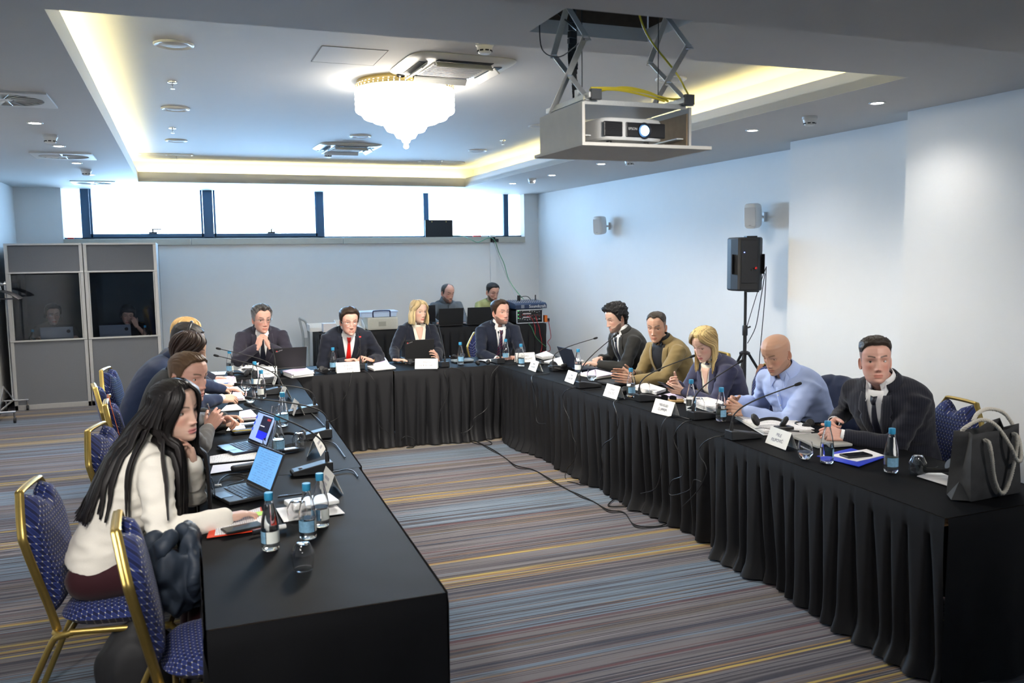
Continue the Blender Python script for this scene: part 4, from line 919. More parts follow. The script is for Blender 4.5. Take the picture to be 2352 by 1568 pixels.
    for side, a in arms.items():
        co, fs, nm, fz = hand_mesh(a['pose']); v = co.copy()*S*sp.get('handscale', .93+.06*(1-fem))
        if side == -1: v[:, 0] *= -1
        v = v @ np.array(a['B']).T+np.array(a['W']); red = skin*np.array([1.02, .80, .76]); k_ = sst(co[:, 1], .085, .12)[:, None]*.5
        c = skin*(1-k_)+red*k_; nmm = nm[:, None]*.8; c = c*(1-nmm)+np.array(sp.get('nail', tuple(np.clip(skin*np.array([1.15, .95, .92]), 0, 1))))*nmm
        parts.append((v, fs if side == 1 else [f[::-1] for f in fs], c))
    HQ = np.array(hq); hcn = np.array(hc)
    for co, fs, c in make_head(sp['face']): parts.append((np.asarray(co)*hs @ HQ.T+hcn, fs, c))
    obj_np('body', parts, skin_m, root)
    # --- clothes
    tk = cl.get('thick', 1.)
    b = torso(1.04*tk if kind != 'suit' else 1.08, 0, .955 if kind != 'tee' else .97, belly=sp.get('belly', 0))
    for side, a in arms.items():
        k = {'suit': 1.22, 'shirt': 1.14, 'tee': 1.2, 'hood': 1.3}[kind]*cl.get('sleeve', 1); d = a['dirn']
        x, f, t = axes(.88); q = tub([a['S']-x*side*.05-t*.006, a['S'], a['S'].lerp(a['E'], .5), a['E']] if kind != 'tee' else [a['S']-x*side*.04, a['S'], a['S'].lerp(a['E'], .62)], [.048*k*S, .0545*k*S, .0500*k*S, .0460*k*S][:4 if kind != 'tee' else 3], 16); b.add(q.v, q.f)
        if kind != 'tee':
            we = a['W']-d*(.022 if kind == 'suit' else .008)-d*cl.get('cuffup', 0); q = tub([a['E'], a['E'].lerp(we, .5), we], [.0455*k*S, .042*k*S, .0335*k*S], 16); b.add(q.v, q.f)
    co, fs = remesh(b, .0085 if not sp.get('far') else .011, 4)
    rv = random.Random(sp.get('seed', 3)); sd = Vector((rv.random()*9, rv.random()*9, 0)); bv = BVHTree.FromPolygons([Vector(c) for c in co], fs)
    nn = np.zeros_like(co); tri = np.array([f[:3] for f in fs]); fn = np.cross(co[tri[:, 1]]-co[tri[:, 0]], co[tri[:, 2]]-co[tri[:, 0]])
    for i in range(4):
        idx = np.array([f[min(i, len(f)-1)] for f in fs]); np.add.at(nn, idx, fn)
    nn /= np.linalg.norm(nn, axis=1, keepdims=True)+1e-12; disp = np.zeros(len(co)); wr = cl.get('wrinkle', 1.)
    ctr = [(a['E'], .12, 1.4) for a in arms.values()]+[(a['S']-Vector((0, 0, .09)), .10, .8) for a in arms.values()]+[(spine(.2)+Vector((0, .1, 0)), .16, .9)]
    for i, c in enumerate(co):
        v = Vector(c); w = .35
        for cc, r, am in ctr: w += am*math.exp(-((v-cc).length/r)**2)
        q = v+sd; disp[i] = 1.6*w*(.0032*noise.noise(Vector((q.x*16, q.y*16, q.z*26)))+.0042*(1-abs(noise.noise(Vector((q.x*11+3, q.y*11, q.z*20))))*3)*.5)
    co = co+nn*np.clip(disp*wr, -.011, .014)[:, None]
    gname = {'suit': 'jacket', 'shirt': 'shirt', 'tee': 't_shirt', 'hood': 'hoodie'}[kind]
    vol = sum(float(np.dot(co[f[0]], np.cross(co[f[1]], co[f[2]]))) for f in fs); flip = -1 if vol < 0 else 1
    gar = obj_np(gname, [(co, fs, None)], cl['mat'], root); bv = BVHTree.FromPolygons([Vector(c) for c in co], fs)
    hparts, locks = make_hair(sp['face']); hp_ = [(np.asarray(c_)*hs @ HQ.T+hcn, f_, k_) for c_, f_, k_ in hparts]; hcv = np.array(sp['face']['hair']); rts = np.array(sp['face'].get('roots', tuple(hcv)))
    for pts, rad, fl_, sh, lay, bk in locks:
        q = [hc+hq @ (Vector(p)*hs) for p in pts]; out = []
        for i, p in enumerate(q):
            mg = .006+lay*.6
            if pts[i][2] < (-.05 if bk < .2 else .0) and i:
                L_ = (q[i]-q[i-1]).length; dv = (Vector((0, -bk*max(.12, 1-(i-5)*.16), -1))*.8+(out[-1]-out[-2]).normalized()*.35).normalized(); p = out[-1]+dv*L_; l_, n_, _i, d_ = bv.find_nearest(p)
                if n_ is not None and (p-l_).dot(n_*flip) < mg:
                    n2 = n_*flip; ow = Vector((out[-1].x-N.x, out[-1].y-N.y, 0)); ow = ow.normalized() if ow.length > 1e-4 else Vector((0, -1, 0)); tv = dv+ow*.22; tv = tv-n2*tv.dot(n2); p = out[-1]+tv.normalized()*L_
            if pts[i][2] < -.04:
                for _ in range(3):
                    l_, n_, _i, d_ = bv.find_nearest(p)
                    if n_ is not None and (p-l_).dot(n_*flip) < mg: p = l_+n_*(flip*mg)
            out.append(p)
        b = MB(); b.tube(spline(out, 2), [rad[min(14, i//2)] for i in range(29)], 6, flat=fl_); v = np.array([tuple(p_) for p_ in b.v])
        gr = np.repeat(np.linspace(1, 0, 29), 6)[:, None]; hp_.append((v, b.f, np.clip(hcv*sh*(1-gr)+rts*sh*gr, .001, 1)))
    if hp_: obj_np('hair', hp_, hair_m, root)
    tb = torso(1.04*tk if kind != 'suit' else 1.08, 0, .99, belly=sp.get('belly', 0)); bvt = BVHTree.FromPolygons(tb.v, tb.f)
    def surf(u, s, off):
        x, f, t = axes(s); o_ = spine(s)+x*u+f*.6; h_ = bv.ray_cast(o_, -f); g_ = bvt.ray_cast(o_, -f)
        if g_[0] is None: g_ = (spine(s)+x*u+f*.1,)
        if h_[0] is None or abs((h_[0]-g_[0]).dot(f)) > .024: return g_[0]+f*(off+.004)
        return h_[0]+f*off
    def patch(name_, rows, off, m_, solid=.003):
        b = MB(); b.rings([[surf(u, s, off) for u, s in r] for r in rows], closed=False); return b.build(name_, m_, root, smooth=60, solid=solid)
    sv = cl.get('vee', .42); wv = cl.get('veew', .060)
    def vw(s): return wv*min(1, max(0, (s-sv)/(.93-sv)))**.75
    ss = list(np.linspace(sv, .978, 18))
    neckq = lambda a, r0, h: N+ (axes(1)[0]*math.sin(a)*r0+axes(1)[1]*math.cos(a)*r0*.95)+axes(1)[2]*h
    def band(name_, a0, a1, r0, r1, h0, h1, m_, dip=0., solid=.004, n=28, bd=0):
        b = MB(); rows = []
        for f_ in (0, .5, 1):
            rows.append([neckq(a, r0+(r1-r0)*f_, h0+(h1-h0)*f_-dip*math.exp(-((abs(a if a < PI else 2*PI-a)-0)/.6)**2)) for a in [a0+(a1-a0)*k/n for k in range(n+1)]])
        b.rings(rows, closed=False); return b.build(name_, m_, root, smooth=60, solid=solid)
    if kind == 'suit':
        inner = cl.get('shirt', white_shirt)
        if inner is not None:
            patch('shirt_front', [[(vw(s)*1.0*k/4, s) for k in range(-4, 5)] for s in ss], .0035, inner)
            band('shirt_collar', .38, 2*PI-.38, nr*1.32, nr*1.16, -.02, .036, inner, .018)
            for sg in (-1, 1):
                b = MB(); a0 = .38 if sg > 0 else 2*PI-.38; a1 = .95 if sg > 0 else 2*PI-.95
                tip = surf(sg*.048*cl.get('point', 1), .895, .012); b.add([neckq(a0, nr*1.17, .018), neckq(a1, nr*1.25, .030), neckq(a1, nr*1.5, -.012), tip, neckq(a0, nr*1.40, -.014)], [(0, 1, 2, 3, 4)]); b.build('collar_point', inner, root, smooth=0, solid=.003)
        if cl.get('skinv'):
            patch('neckline_edge', [[(cl['skinv']*max(0, (s-.66)/.28)*k/3, s) for k in range(-3, 4)] for s in np.linspace(.66, .945, 8)], .0062, skinflat(tuple(skin)), .001)
        if cl.get('tie'):
            tm = cl['tie']; tt_ = list(np.linspace(max(sv-.01, .30), .885, 14)); patch('tie', [[((.010+.026*(1-(s-sv)/(.9-sv)))*k/2, s) for k in range(-2, 3)] for s in tt_], .010, tm)
            b = MB(); b.rings([[surf(-.019, .945, .016), surf(0, .945, .024), surf(.019, .945, .016)], [surf(-.016, .91, .018), surf(0, .91, .026), surf(.016, .91, .018)], [surf(-.011, .88, .013), surf(0, .88, .018), surf(.011, .88, .013)]], closed=False); b.build('tie_knot', tm, root, smooth=60, solid=.006)
        lw = cl.get('lapel', .062)
        for sg in (-1, 1):
            rows = []
            for s in np.linspace(sv-.02, .945, 18):
                w0 = vw(s); f_ = (s-sv+.02)/(.965-sv); ww = lw*min(1, f_*2.2)*(1-.35*max(0, (f_-.75)/.25))
                if .70 < f_ < .76: ww *= .80
                rows.append([(sg*(w0-.006+ww*k/4), s) for k in range(5)])
            b = MB(); b.rings([[surf(u, s, .006+.003*(k < 4)) for k, (u, s) in enumerate(r)] for r in rows], closed=False); b.build('lapel', cl['mat'], root, smooth=60, solid=.005)
        band('jacket_collar', .80, 2*PI-.80, nr*1.80, nr*1.45, -.040, .012, cl['mat'], 0, .007)
        for k in range(cl.get('buttons', 1)):
            b = MB(); p_ = surf(0.0, sv-.03-.09*k, .006); b.ball(p_, (.010, .006, .010), 10, 6); b.build('button', black_pl, root)
        if cl.get('cuff', 1) and inner is not None:
            for side, a in arms.items():
                d = a['dirn']; b = MB(); b.tube([a['W']-d*.045, a['W']-d*(.004-cl.get('cuffout', 0))], [.0315*S, .0305*S], 16, cap=False); b.build('shirt_cuff', inner, root, smooth=60, solid=.003)
        if cl.get('pocket'): patch('pocket_square', [[(-.085-.0+.02*k, s) for k in range(3)] for s in (.665, .69)], .006, cl['pocket'])
    if kind == 'shirt':
        band('shirt_collar', .30, 2*PI-.30, nr*1.85, nr*1.26, -.060, .034, cl['mat'], .02)
        for sg in (-1, 1):
            b = MB(); a0 = .30 if sg > 0 else 2*PI-.30; a1 = 1.0 if sg > 0 else 2*PI-1.0
            b.add([neckq(a0, nr*1.25, .016), neckq(a1, nr*1.33, .030), neckq(a1, nr*1.68, -.018), surf(sg*.055, .90, .012), neckq(a0, nr*1.5, -.02)], [(0, 1, 2, 3, 4)]); b.build('collar_point', cl['mat'], root, smooth=0, solid=.003)
        patch('placket', [[(u, s) for u in (-.014, 0, .014)] for s in np.linspace(.15, .90, 16)], .002, cl['mat'], .002)
        for k in range(6): b = MB(); b.ball(surf(0, .20+.125*k, .005), (.0055, .003, .0055), 8, 6); b.build('button', cl.get('btn', white_pl), root)
        for side, a in arms.items():
            if cl.get('cuffup', 0) > .03: continue
            d = a['dirn']; b = MB(); b.tube([a['W']-d*.07, a['W']-d*.0], [.0375*S, .0365*S], 16, cap=False); b.build('cuff', cl['mat'], root, smooth=60, solid=.004)
    if kind == 'tee': band('neckband', 0, 2*PI, nr*1.65, nr*1.38, -.035, -.004, cl['mat'], .02)
    if kind == 'hood':
        band('hood', .35, 2*PI-.35, nr*2.1, nr*1.45, -.055, .045, cl['mat'], .05, .016); patch('zip', [[(u, s) for u in (-.004, 0, .004)] for s in np.linspace(.2, .93, 14)], .004, black_pl, .002)
    # trousers and shoes
    b = MB()
    for hj, kn, an in legp:
        q = tub([hj+Vector((0, -.03, 0)), hj, hj.lerp(kn, .5), kn], [.085*S, .092*S, .084*S, .070*S], 14); b.add(q.v, q.f); q = tub([kn, kn.lerp(an, .5), an+Vector((0, 0, .02))], [.068*S, .062*S, .055*S], 14); b.add(q.v, q.f)
    co, fs = remesh(b, .018, 3); obj_np('trousers', [(co, fs, None)], cl.get('trousers', trouser_m), root)
    for hj, kn, an in legp:
        q = tub([an+Vector((0, -.045, -.045)), an+Vector((0, .05, -.04)), an+Vector((0, .15, -.052))], [.045, .042, .034], 12, flat=(1, 1)); q.build('shoe', black_pl, root, smooth=60)
    ex = dict(root=root, hc=hc, hq=hq, hs=hs, surf=surf, arms=arms, spine=spine, axes=axes, N=N, loc=loc, nr=nr)
    return ex
SFL = {}
def skinflat(c):
    if c not in SFL: SFL[c] = mat('skin_flat_%d' % len(SFL), c, .5, noise_s=90, var=.05, bump=.05)
    return SFL[c]
def suit_mat(name, c, r=.8, stripe=None):
    if name in MATS: return MATS[name]
    m = mat(name, c, r, noise_s=420, var=.25, bump=.12, bdist=.001, spec=.25, sheen=.12)
    if stripe:
        t = NT(m); tcn = t.n('ShaderNodeTexCoord'); sp_ = t.n('ShaderNodeSeparateXYZ'); t.l(tcn.outputs['Object'], sp_.inputs[0])
        ln = t.mth('LESS_THAN', t.mth('FRACT', t.mth('MULTIPLY', t.mth('ADD', sp_.outputs['X'], t.mth('MULTIPLY', sp_.outputs['Y'], .8)), 62)), .07)
        t.l(t.mix(ln, c, stripe), t.b.inputs['Base Color'])
    return m
white_shirt = mat('white_shirt', (.78, .78, .78), .75, noise_s=300, var=.03, bump=.1, bdist=.001)
trouser_m = suit_mat('dark_trousers', (.016, .017, .022))
def glasses(ex, m_, low=0., s=1.):
    T = Matrix.Translation(ex['hc']) @ (ex['hq'].to_4x4()) @ Matrix.Scale(ex['hs'], 4); b = MB()
    for sg in (-1, 1):
        pts = [T @ Vector((sg*(.033+.0235*abs(math.cos(a))**.7*math.copysign(1, math.cos(a))), .092-abs(.03-.033-.02*math.cos(a))*.12, .0-low+.0165*s*abs(math.sin(a))**.7*math.copysign(1, math.sin(a)))) for a in [2*PI*k/24 for k in range(25)]]
        b.tube(pts, .0011, 6); b.tube([T @ Vector((sg*.057, .088, .006-low)), T @ Vector((sg*.076, .05, .006)), T @ Vector((sg*.080, -.01, .012)), T @ Vector((sg*.077, -.022, -.002))], .0014, 6)
    b.tube([T @ Vector((-.011, .0935, .003-low)), T @ Vector((0, .097, .006-low)), T @ Vector((.011, .0935, .003-low))], .0011, 6); g = b.build('glasses', m_, ex['root'], smooth=60); 
    for sg in (-1, 1):
        b = MB(); b.add([T @ Vector((sg*(.033+.0225*abs(math.cos(a))**.7*math.copysign(1, math.cos(a))), .0915, -low+.0155*s*abs(math.sin(a))**.7*math.copysign(1, math.sin(a)))) for a in [2*PI*k/24 for k in range(24)]], [tuple(range(24))]); b.build('lens', glass_m, g, smooth=0)
def headphones(ex, m_):
    T = Matrix.Translation(ex['hc']) @ (ex['hq'].to_4x4()) @ Matrix.Scale(ex['hs'], 4); b = MB()
    b.tube([T @ Vector((.092*math.sin(a), -.01, .020+.118*math.cos(a))) for a in [(-95+190*k/20)*DG for k in range(21)]], .006, 8, flat=(1.6, .6)); h = b.build('headphones', m_, ex['root'], smooth=60)
    for sg in (-1, 1):
        b = MB(); b.lathe([(.0, .012), (.028, .012), (.034, .006), (.034, -.006), (.026, -.012), (0, -.012)], 20, M_=T @ Matrix.Translation((sg*.086, -.008, -.006)) @ Matrix.Rotation(PI/2, 4, 'Y'), cap0=False, cap1=False); b.build('ear_cushion', black_mt, h)
def watch(ex, side, m_, dial, up_=None):
    a = ex['arms'][side]; d = a['B'].col[1].normalized(); c = a['W']-d*.028; b = MB(); z = a['B'].col[2]; x = a['B'].col[0]
    b.tube([c+(x*math.cos(q)*.0315+z*math.sin(q)*.0225) for q in [2*PI*k/24 for k in range(25)]], .0055, 8, flat=(1.5, .45)); w = b.build('watch', m_, ex['root'], smooth=60)
    q = (z*.75+x*(-.45*side)).normalized() if up_ is None else Vector(up_); T = Matrix.Translation(c+q*.026) @ q.to_track_quat('Z', 'Y').to_matrix().to_4x4(); b = MB(); b.lathe([(.019, -.004), (.020, .003), (.017, .005)], 20, M_=T, cap1=False); b.build('watch_case', m_, w); b = MB(); b.lathe([(.017, .0045), (0, .0045)], 20, M_=T, cap0=False, cap1=False); b.build('dial', dial, w)
# ================================================================ who sits where
SK = dict(fair=(.62, .40, .31), tan=(.50, .29, .20), olive=(.52, .33, .24), pink=(.64, .36, .28), warm=(.60, .36, .26))
navy = suit_mat('navy_suit', (.012, .016, .032)); navy2 = suit_mat('dark_navy_suit', (.010, .012, .022)); purple = suit_mat('grey_purple_suit', (.030, .027, .042)); char_ = suit_mat('charcoal_suit', (.028, .028, .027)); olive = suit_mat('olive_jacket', (.225, .165, .072)); slate = suit_mat('slate_blue_jacket', (.052, .055, .105)); pin = suit_mat('pinstripe_suit', (.014, .015, .024), stripe=(.055, .055, .07)); grey = suit_mat('mid_grey_suit', (.075, .070, .068)); bluenavy = suit_mat('blue_navy_suit', (.010, .020, .055))
red_tie = mat('red_tie', (.62, .012, .008), .5, noise_s=200, bump=.1); dark_tie = mat('dark_tie', (.008, .009, .018), .5, noise_s=200); black_shirt = mat('black_shirt', (.007, .007, .008), .7, noise_s=200); cream = mat('cream_blouse', (.72, .68, .58), .7, noise_s=100, var=.04, bump=.1)
blue_shirt = mat('light_blue_shirt', (.40, .50, .80), .75, noise_s=300, var=.04, bump=.1); blouse = mat('white_blouse', (.80, .76, .68), .7, noise_s=200, var=.03, bump=.12); tee_m = mat('olive_t_shirt', (.30, .31, .13), .8, noise_s=200, bump=.1); hood_m = mat('grey_hoodie', (.11, .13, .15), .85, noise_s=200, var=.15, bump=.2); blk_top = mat('black_top', (.010, .010, .012), .8, noise_s=200)
m = mat('striped_tie', (.02, .02, .05), .5, noise_s=200); t = NT(m); tcn = t.n('ShaderNodeTexCoord'); sp_ = t.n('ShaderNodeSeparateXYZ'); t.l(tcn.outputs['Object'], sp_.inputs[0])
t.l(t.mix(t.mth('LESS_THAN', t.mth('FRACT', t.mth('MULTIPLY', t.mth('ADD', sp_.outputs['Z'], sp_.outputs['X']), 28)), .18), (.018, .018, .05), (.28, .03, .04)), t.b.inputs['Base Color']); str_tie = m
def A(w, d=None, n=None, pose='rest', **k):
    q = dict(w=w, pose=pose, **k)
    if d is not None: q['d'] = d
    if n is not None: q['n'] = n
    return q
ZH = TT+.032
PPL = {}
# ---- head table, facing the viewer (their right hand is on the picture's left)
hd = PY(601, 733, 8.44)
PPL['H1'] = person('person', dict(label='man with glasses and grey-dark hair resting his chin on clasped hands', head=hd, yaw=178, hy=16, hp=6, hs=1.06, hipback=.20, hunch=.05, bulk=1.04, neckl=.075, neckfwd=.09,
    face=dict(skin=SK['pink'], hair=(.035, .030, .028), grey=.55, top=.024, side=.010, quiff=.008, gaze=(10, -6), recede=.3, lid=(8, -18)),
    arms={1: A(PY(591, 797, 8.24), (.36, .12, .92), (.8, .45, .2), 'grip', pole=(.6, .1, -.8)), -1: A(PY(619, 795, 8.24), (-.38, .12, .92), (-.8, .45, .2), 'grip', pole=(-.6, .1, -.8))},
    top=dict(kind='suit', mat=purple, tie=dark_tie, vee=.36), seed=1))
hd = PY(802, 738, 8.12)
PPL['H2'] = person('person', dict(label='man in red tie and low glasses leaning to a lit microphone', head=hd, yaw=180, hy=4, hp=8, hs=1.04, hipback=.27, hunch=.06, bulk=1.06, neckl=.065, neckfwd=.10,
    face=dict(skin=SK['pink'], hair=(.030, .018, .012), top=.022, side=.011, quiff=.010, gaze=(2, 4), lid=(14, -20), mouth=1.2, wide=1.02, jaw=1.06),
    arms={1: A(PY(795, 829, 8.14), (.92, -.3, .1), (.1, -.4, -.9), 'grip'), -1: A(PY(850, 826, 8.12), (-.85, -.2, .35), (-.4, -.1, -.9), 'fist')},
    top=dict(kind='suit', mat=navy2, tie=red_tie, vee=.40, veew=.066), seed=2))
hd = PY(962, 716, 8.66)
PPL['H3'] = person('person', dict(label='blonde woman in navy blazer and cream blouse behind an open laptop', head=hd, yaw=181, hy=17, hp=2, hr=-3, hs=1.0, hipback=.14, fem=1, s=.97,
    face=dict(skin=SK['fair'], hair=(.58, .45, .24), roots=(.42, .31, .16), browc=(.30, .20, .10), style='long', top=.016, side=.010, gaze=(8, 2), fem=1, lid=(13, -19), iris=(.15, .22, .25), jaw=.92,
        locks=[dict(a0=66, a1=178, s0=12, s1=170, end=-.125, n=120, part=.02, flare=.065, curl=.016, r=.0058), dict(a0=-68, a1=-182, s0=-14, s1=-170, end=-.125, n=120, part=.02, flare=.065, curl=.012, r=.0055)]),
    arms={1: A(PY(909, 826, 8.36), (.85, -.4, -.05), (.3, -.2, -.9), 'rest'), -1: A(PY(1007, 828, 8.34), (-.35, -.5, .6), (-.9, .2, .1), 'rest')},
    top=dict(kind='suit', mat=navy2, shirt=cream, vee=.30, veew=.075, skinv=.045, cuff=0, point=1.4), seed=3))
hd = PY(1150, 718, 8.48)
PPL['H4'] = person('person', dict(label='bearded man in navy suit and striped tie with hands folded', head=hd, yaw=180, hy=14, hp=-3, hs=1.04, hipback=.22, hunch=.05, bulk=1.08,
    face=dict(skin=SK['pink'], hair=(.040, .022, .013), top=.020, side=.009, quiff=.008, sweep=.02, beard=.72, beardc=(.075, .05, .04), gaze=(6, 8), lid=(12, -18), recede=.2, wide=1.03, jaw=1.05),
    arms={1: A(PY(1140, 824, 8.18), (.85, -.45, .1), (.35, -.1, -.9), 'clasp'), -1: A(PY(1190, 822, 8.18), (-.8, -.45, .15), (-.4, 0, -.9), 'clasp')},
    top=dict(kind='suit', mat=navy, tie=str_tie, vee=.40, veew=.062, cuffout=.02), seed=4))
# ---- right row, facing left (their left hand is nearer the viewer)
hd = PX(1415, 731, 3.80)
PPL['R1'] = person('person', dict(label='man with curly black hair in charcoal suit looking down at his laptop', head=hd, yaw=92, hy=4, hp=16, hs=1.05, hipback=.20, hunch=.05,
    face=dict(skin=SK['fair'], hair=(.010, .009, .010), style='curly', top=.034, side=.022, amp=(.012, 70), beard=.62, beardc=(.05, .035, .03), gaze=(0, -25), lid=(-12, -22), nose=1.2, quiff=.01),
    arms={1: A(P(1378, 822, ZH+.03), (-.8, -.5, -.1), (-.2, -.3, -.9), 'grip'), -1: A(P(1373, 836, ZH), (-.75, .55, .1), (-.1, .1, -.9), 'rest')},
    top=dict(kind='suit', mat=char_, tie=dark_tie, vee=.36), seed=5))
hd = PX(1508, 751, 3.68)
PPL['R2'] = person('person', dict(label='man in olive jacket and black shirt pressing his palms together', head=hd, yaw=96, hy=38, hp=8, hs=1.03, hipback=.22, hunch=.04,
    face=dict(skin=SK['tan'], hair=(.040, .032, .026), style='spiky', top=.009, side=.002, fade=1, amp=(.003, 60), scalp=.8, gaze=(0, -18), lid=(-4, -20), recede=.3),
    arms={1: A(P(1452, 858, ZH+.03), (-.98, .12, .12), (.1, -.9, -.2), 'press'), -1: A(P(1456, 872, ZH+.015), (-.98, .15, .16), (-.1, .95, .1), 'press')},
    top=dict(kind='suit', mat=olive, shirt=black_shirt, vee=.25, veew=.085, cuffout=.02), seed=6))
hd = PX(1618, 790, 3.54)
PPL['R3'] = person('person', dict(label='blonde woman in slate blue blazer looking down at a phone', head=hd, yaw=95, hy=14, hp=22, hs=1.02, hipback=.22, hunch=.05, fem=1, s=.98,
    face=dict(skin=SK['fair'], hair=(.62, .47, .21), roots=(.34, .23, .10), browc=(.28, .18, .09), style='long', top=.018, side=.012, gaze=(0, -25), fem=1, lid=(-8, -20), lip=(.50, .16, .15),
        locks=[dict(a0=80, a1=178, s0=15, s1=170, end=-.20, n=130, part=.0, flare=.035, r=.0055), dict(a0=-80, a1=-182, s0=-15, s1=-170, end=-.20, n=130, part=.0, flare=.035, r=.0055)]),
    arms={1: A(P(1556, 882, ZH+.07), (-.85, -.35, .25), (.1, -.85, .3), 'grip'), -1: A(P(1568, 898, ZH+.035), (-.9, .30, .25), (.1, .9, .3), 'grip')},
    top=dict(kind='suit', mat=slate, shirt=cream, vee=.28, veew=.06, skinv=.05, cuff=0), seed=7))
hd = PX(1784, 812, 3.46)
PPL['R4'] = person('person', dict(label='bald man in light blue shirt looking down at his phone', head=hd, yaw=98, hy=8, hp=22, hs=1.03, hipback=.26, hunch=.07, bulk=1.10, belly=.03, neckw=1.15,
    face=dict(skin=SK['tan'], hair=(.06, .04, .03), style='bald', scalp=.0, beard=.30, beardc=(.16, .10, .075), gaze=(0, -25), lid=(-6, -20), wide=1.04, jaw=1.08, brow=.8),
    arms={1: A(P(1690, 922, ZH+.045), (-.8, -.35, .2), (.1, -.8, -.5), 'grip'), -1: A(P(1712, 944, ZH+.03), (-.93, .25, .12), (.0, .9, -.2), 'grip')},
    top=dict(kind='shirt', mat=blue_shirt, sleeve=1.1, wrinkle=1.5), seed=8))
hd = PX(2011, 829, 3.52)
PPL['R5'] = person('person', dict(label='man in pinstripe suit with clasped hands glancing at the viewer', head=hd, yaw=104, hy=40, hp=-4, hr=3, hs=1.0, s=1.04, hipback=.24, hunch=.06, bulk=1.10, neckw=1.15,
    face=dict(skin=SK['pink'], hair=(.035, .026, .020), style='spiky', top=.016, side=.002, fade=1, amp=(.005, 60), scalp=.8, quiff=.004, gaze=(20, 6), lid=(10, -18), jaw=1.06, wide=1.02),
    arms={1: A(P(1916, 968, ZH+.045), (-.75, -.45, -.1), (.1, -.85, -.5), 'fist'), -1: A(P(1938, 1000, ZH+.012), (-.88, .42, .12), (-.1, .85, -.45), 'clasp')},
    top=dict(kind='suit', mat=pin, tie=dark_tie, vee=.36, veew=.055, cuffout=.022), seed=9))
# ---- left row, facing right (their right hand is nearer the viewer)
hd = P(402, 944, 1.17)
PPL['L1'] = person('person', dict(label='woman with long dark hair and white blouse, chin on hand', head=hd, yaw=-84, hy=-52, hp=0, hr=5, hs=1.05, hipback=.27, hunch=.02, fem=1, s=.98, bulk=.95,
    face=dict(skin=SK['fair'], hair=(.012, .010, .010), style='long', top=.016, side=.010, gaze=(-6, 2), fem=1, lid=(9, -16), lip=(.52, .17, .17), brow=.9, line=.004,
        locks=[dict(a0=88, a1=178, s0=22, s1=170, end=-.46, n=150, part=-.01, flare=-.01, r=.0062, bk=.8, hold=-.02, fl=(2.3, .45)), dict(a0=-84, a1=-182, s0=-20, s1=-170, end=-.46, n=150, part=-.01, flare=-.01, r=.0062, bk=.8, hold=-.02, fl=(2.3, .45))]),
    arms={1: A(P(520, 1188, ZH), (.90, .35, -.02), (0, -.1, -1), 'type', pole=(.5, -.5, -.8)), -1: A(P(442, 1062, .945), (-.18, -.25, .9), (-.75, -.5, .2), 'rest', pole=(-.2, .6, -.9))},
    top=dict(kind='shirt', mat=blouse, sleeve=1.13, wrinkle=1.7, cuffup=.0, trousers=suit_mat('maroon_trousers', (.035, .008, .012))), seed=10))
hd = P(432, 866, 1.185)
PPL['L2'] = person('person', dict(label='man in grey suit holding a pen, looking along the table', head=hd, yaw=-90, hy=-44, hp=5, hs=1.06, hipback=.22, hunch=.04,
    face=dict(skin=SK['pink'], hair=(.10, .058, .032), top=.010, side=.003, quiff=.004, amp=(.0045, 60), gaze=(-8, 0), lid=(10, -18), wide=1.03),
    arms={1: A(P(478, 985, .86), (.55, .35, .65), (-.1, .85, -.4), 'pinch', pole=(.5, .2, -.8)), -1: A(P(500, 965, ZH+.04), (.75, -.45, .1), (0, -.6, -.8), 'grip')},
    top=dict(kind='suit', mat=grey, tie=dark_tie, vee=.36, cuffout=.02), seed=11))
hd = P(434, 808, 1.222)
PPL['L3'] = person('person', dict(label='woman with dark brown hair half hidden behind the grey suit man', head=hd, yaw=-90, hy=-12, hp=10, hs=1.03, hipback=.20, fem=1, s=.97, far=1,
    face=dict(skin=SK['olive'], hair=(.030, .016, .012), style='long', top=.016, side=.010, gaze=(-4, -10), fem=1, lid=(6, -18),
        locks=[dict(a0=76, a1=178, s0=14, s1=170, end=-.22, n=26, flare=.0, r=.012, drape=.1), dict(a0=-76, a1=-182, s0=-14, s1=-170, end=-.22, n=26, flare=.0, r=.012, drape=.1)]),
    arms={1: A(P(512, 972, ZH), (.85, .4, .0), (0, .3, -.9), 'grip'), -1: A(P(520, 958, ZH), (.85, -.4, 0), (0, -.3, -.9), 'grip')},
    top=dict(kind='suit', mat=black_shirt, shirt=black_shirt, vee=.4, cuff=0), seed=12))
hd = P(428, 786, 1.213)
PPL['L4'] = person('person', dict(label='dark haired man in blue navy suit with a headset, writing', head=hd, yaw=-88, hy=-6, hp=20, hs=1.06, hipback=.30, hunch=.10, bulk=1.08, far=1, s=1.04,
    face=dict(skin=SK['olive'], hair=(.016, .014, .014), top=.012, side=.007, quiff=.0, gaze=(0, -15), lid=(0, -20)),
    arms={1: A(P(505, 916, ZH+.02), (.9, .25, -.05), (-.1, .5, -.85), 'pinch'), -1: A(P(515, 896, ZH), (.85, -.35, 0), (0, -.2, -1), 'rest')},
    top=dict(kind='suit', mat=bluenavy, vee=.36, tie=dark_tie, cuffout=.03), seed=13))
hd = P(428, 768, 1.204)
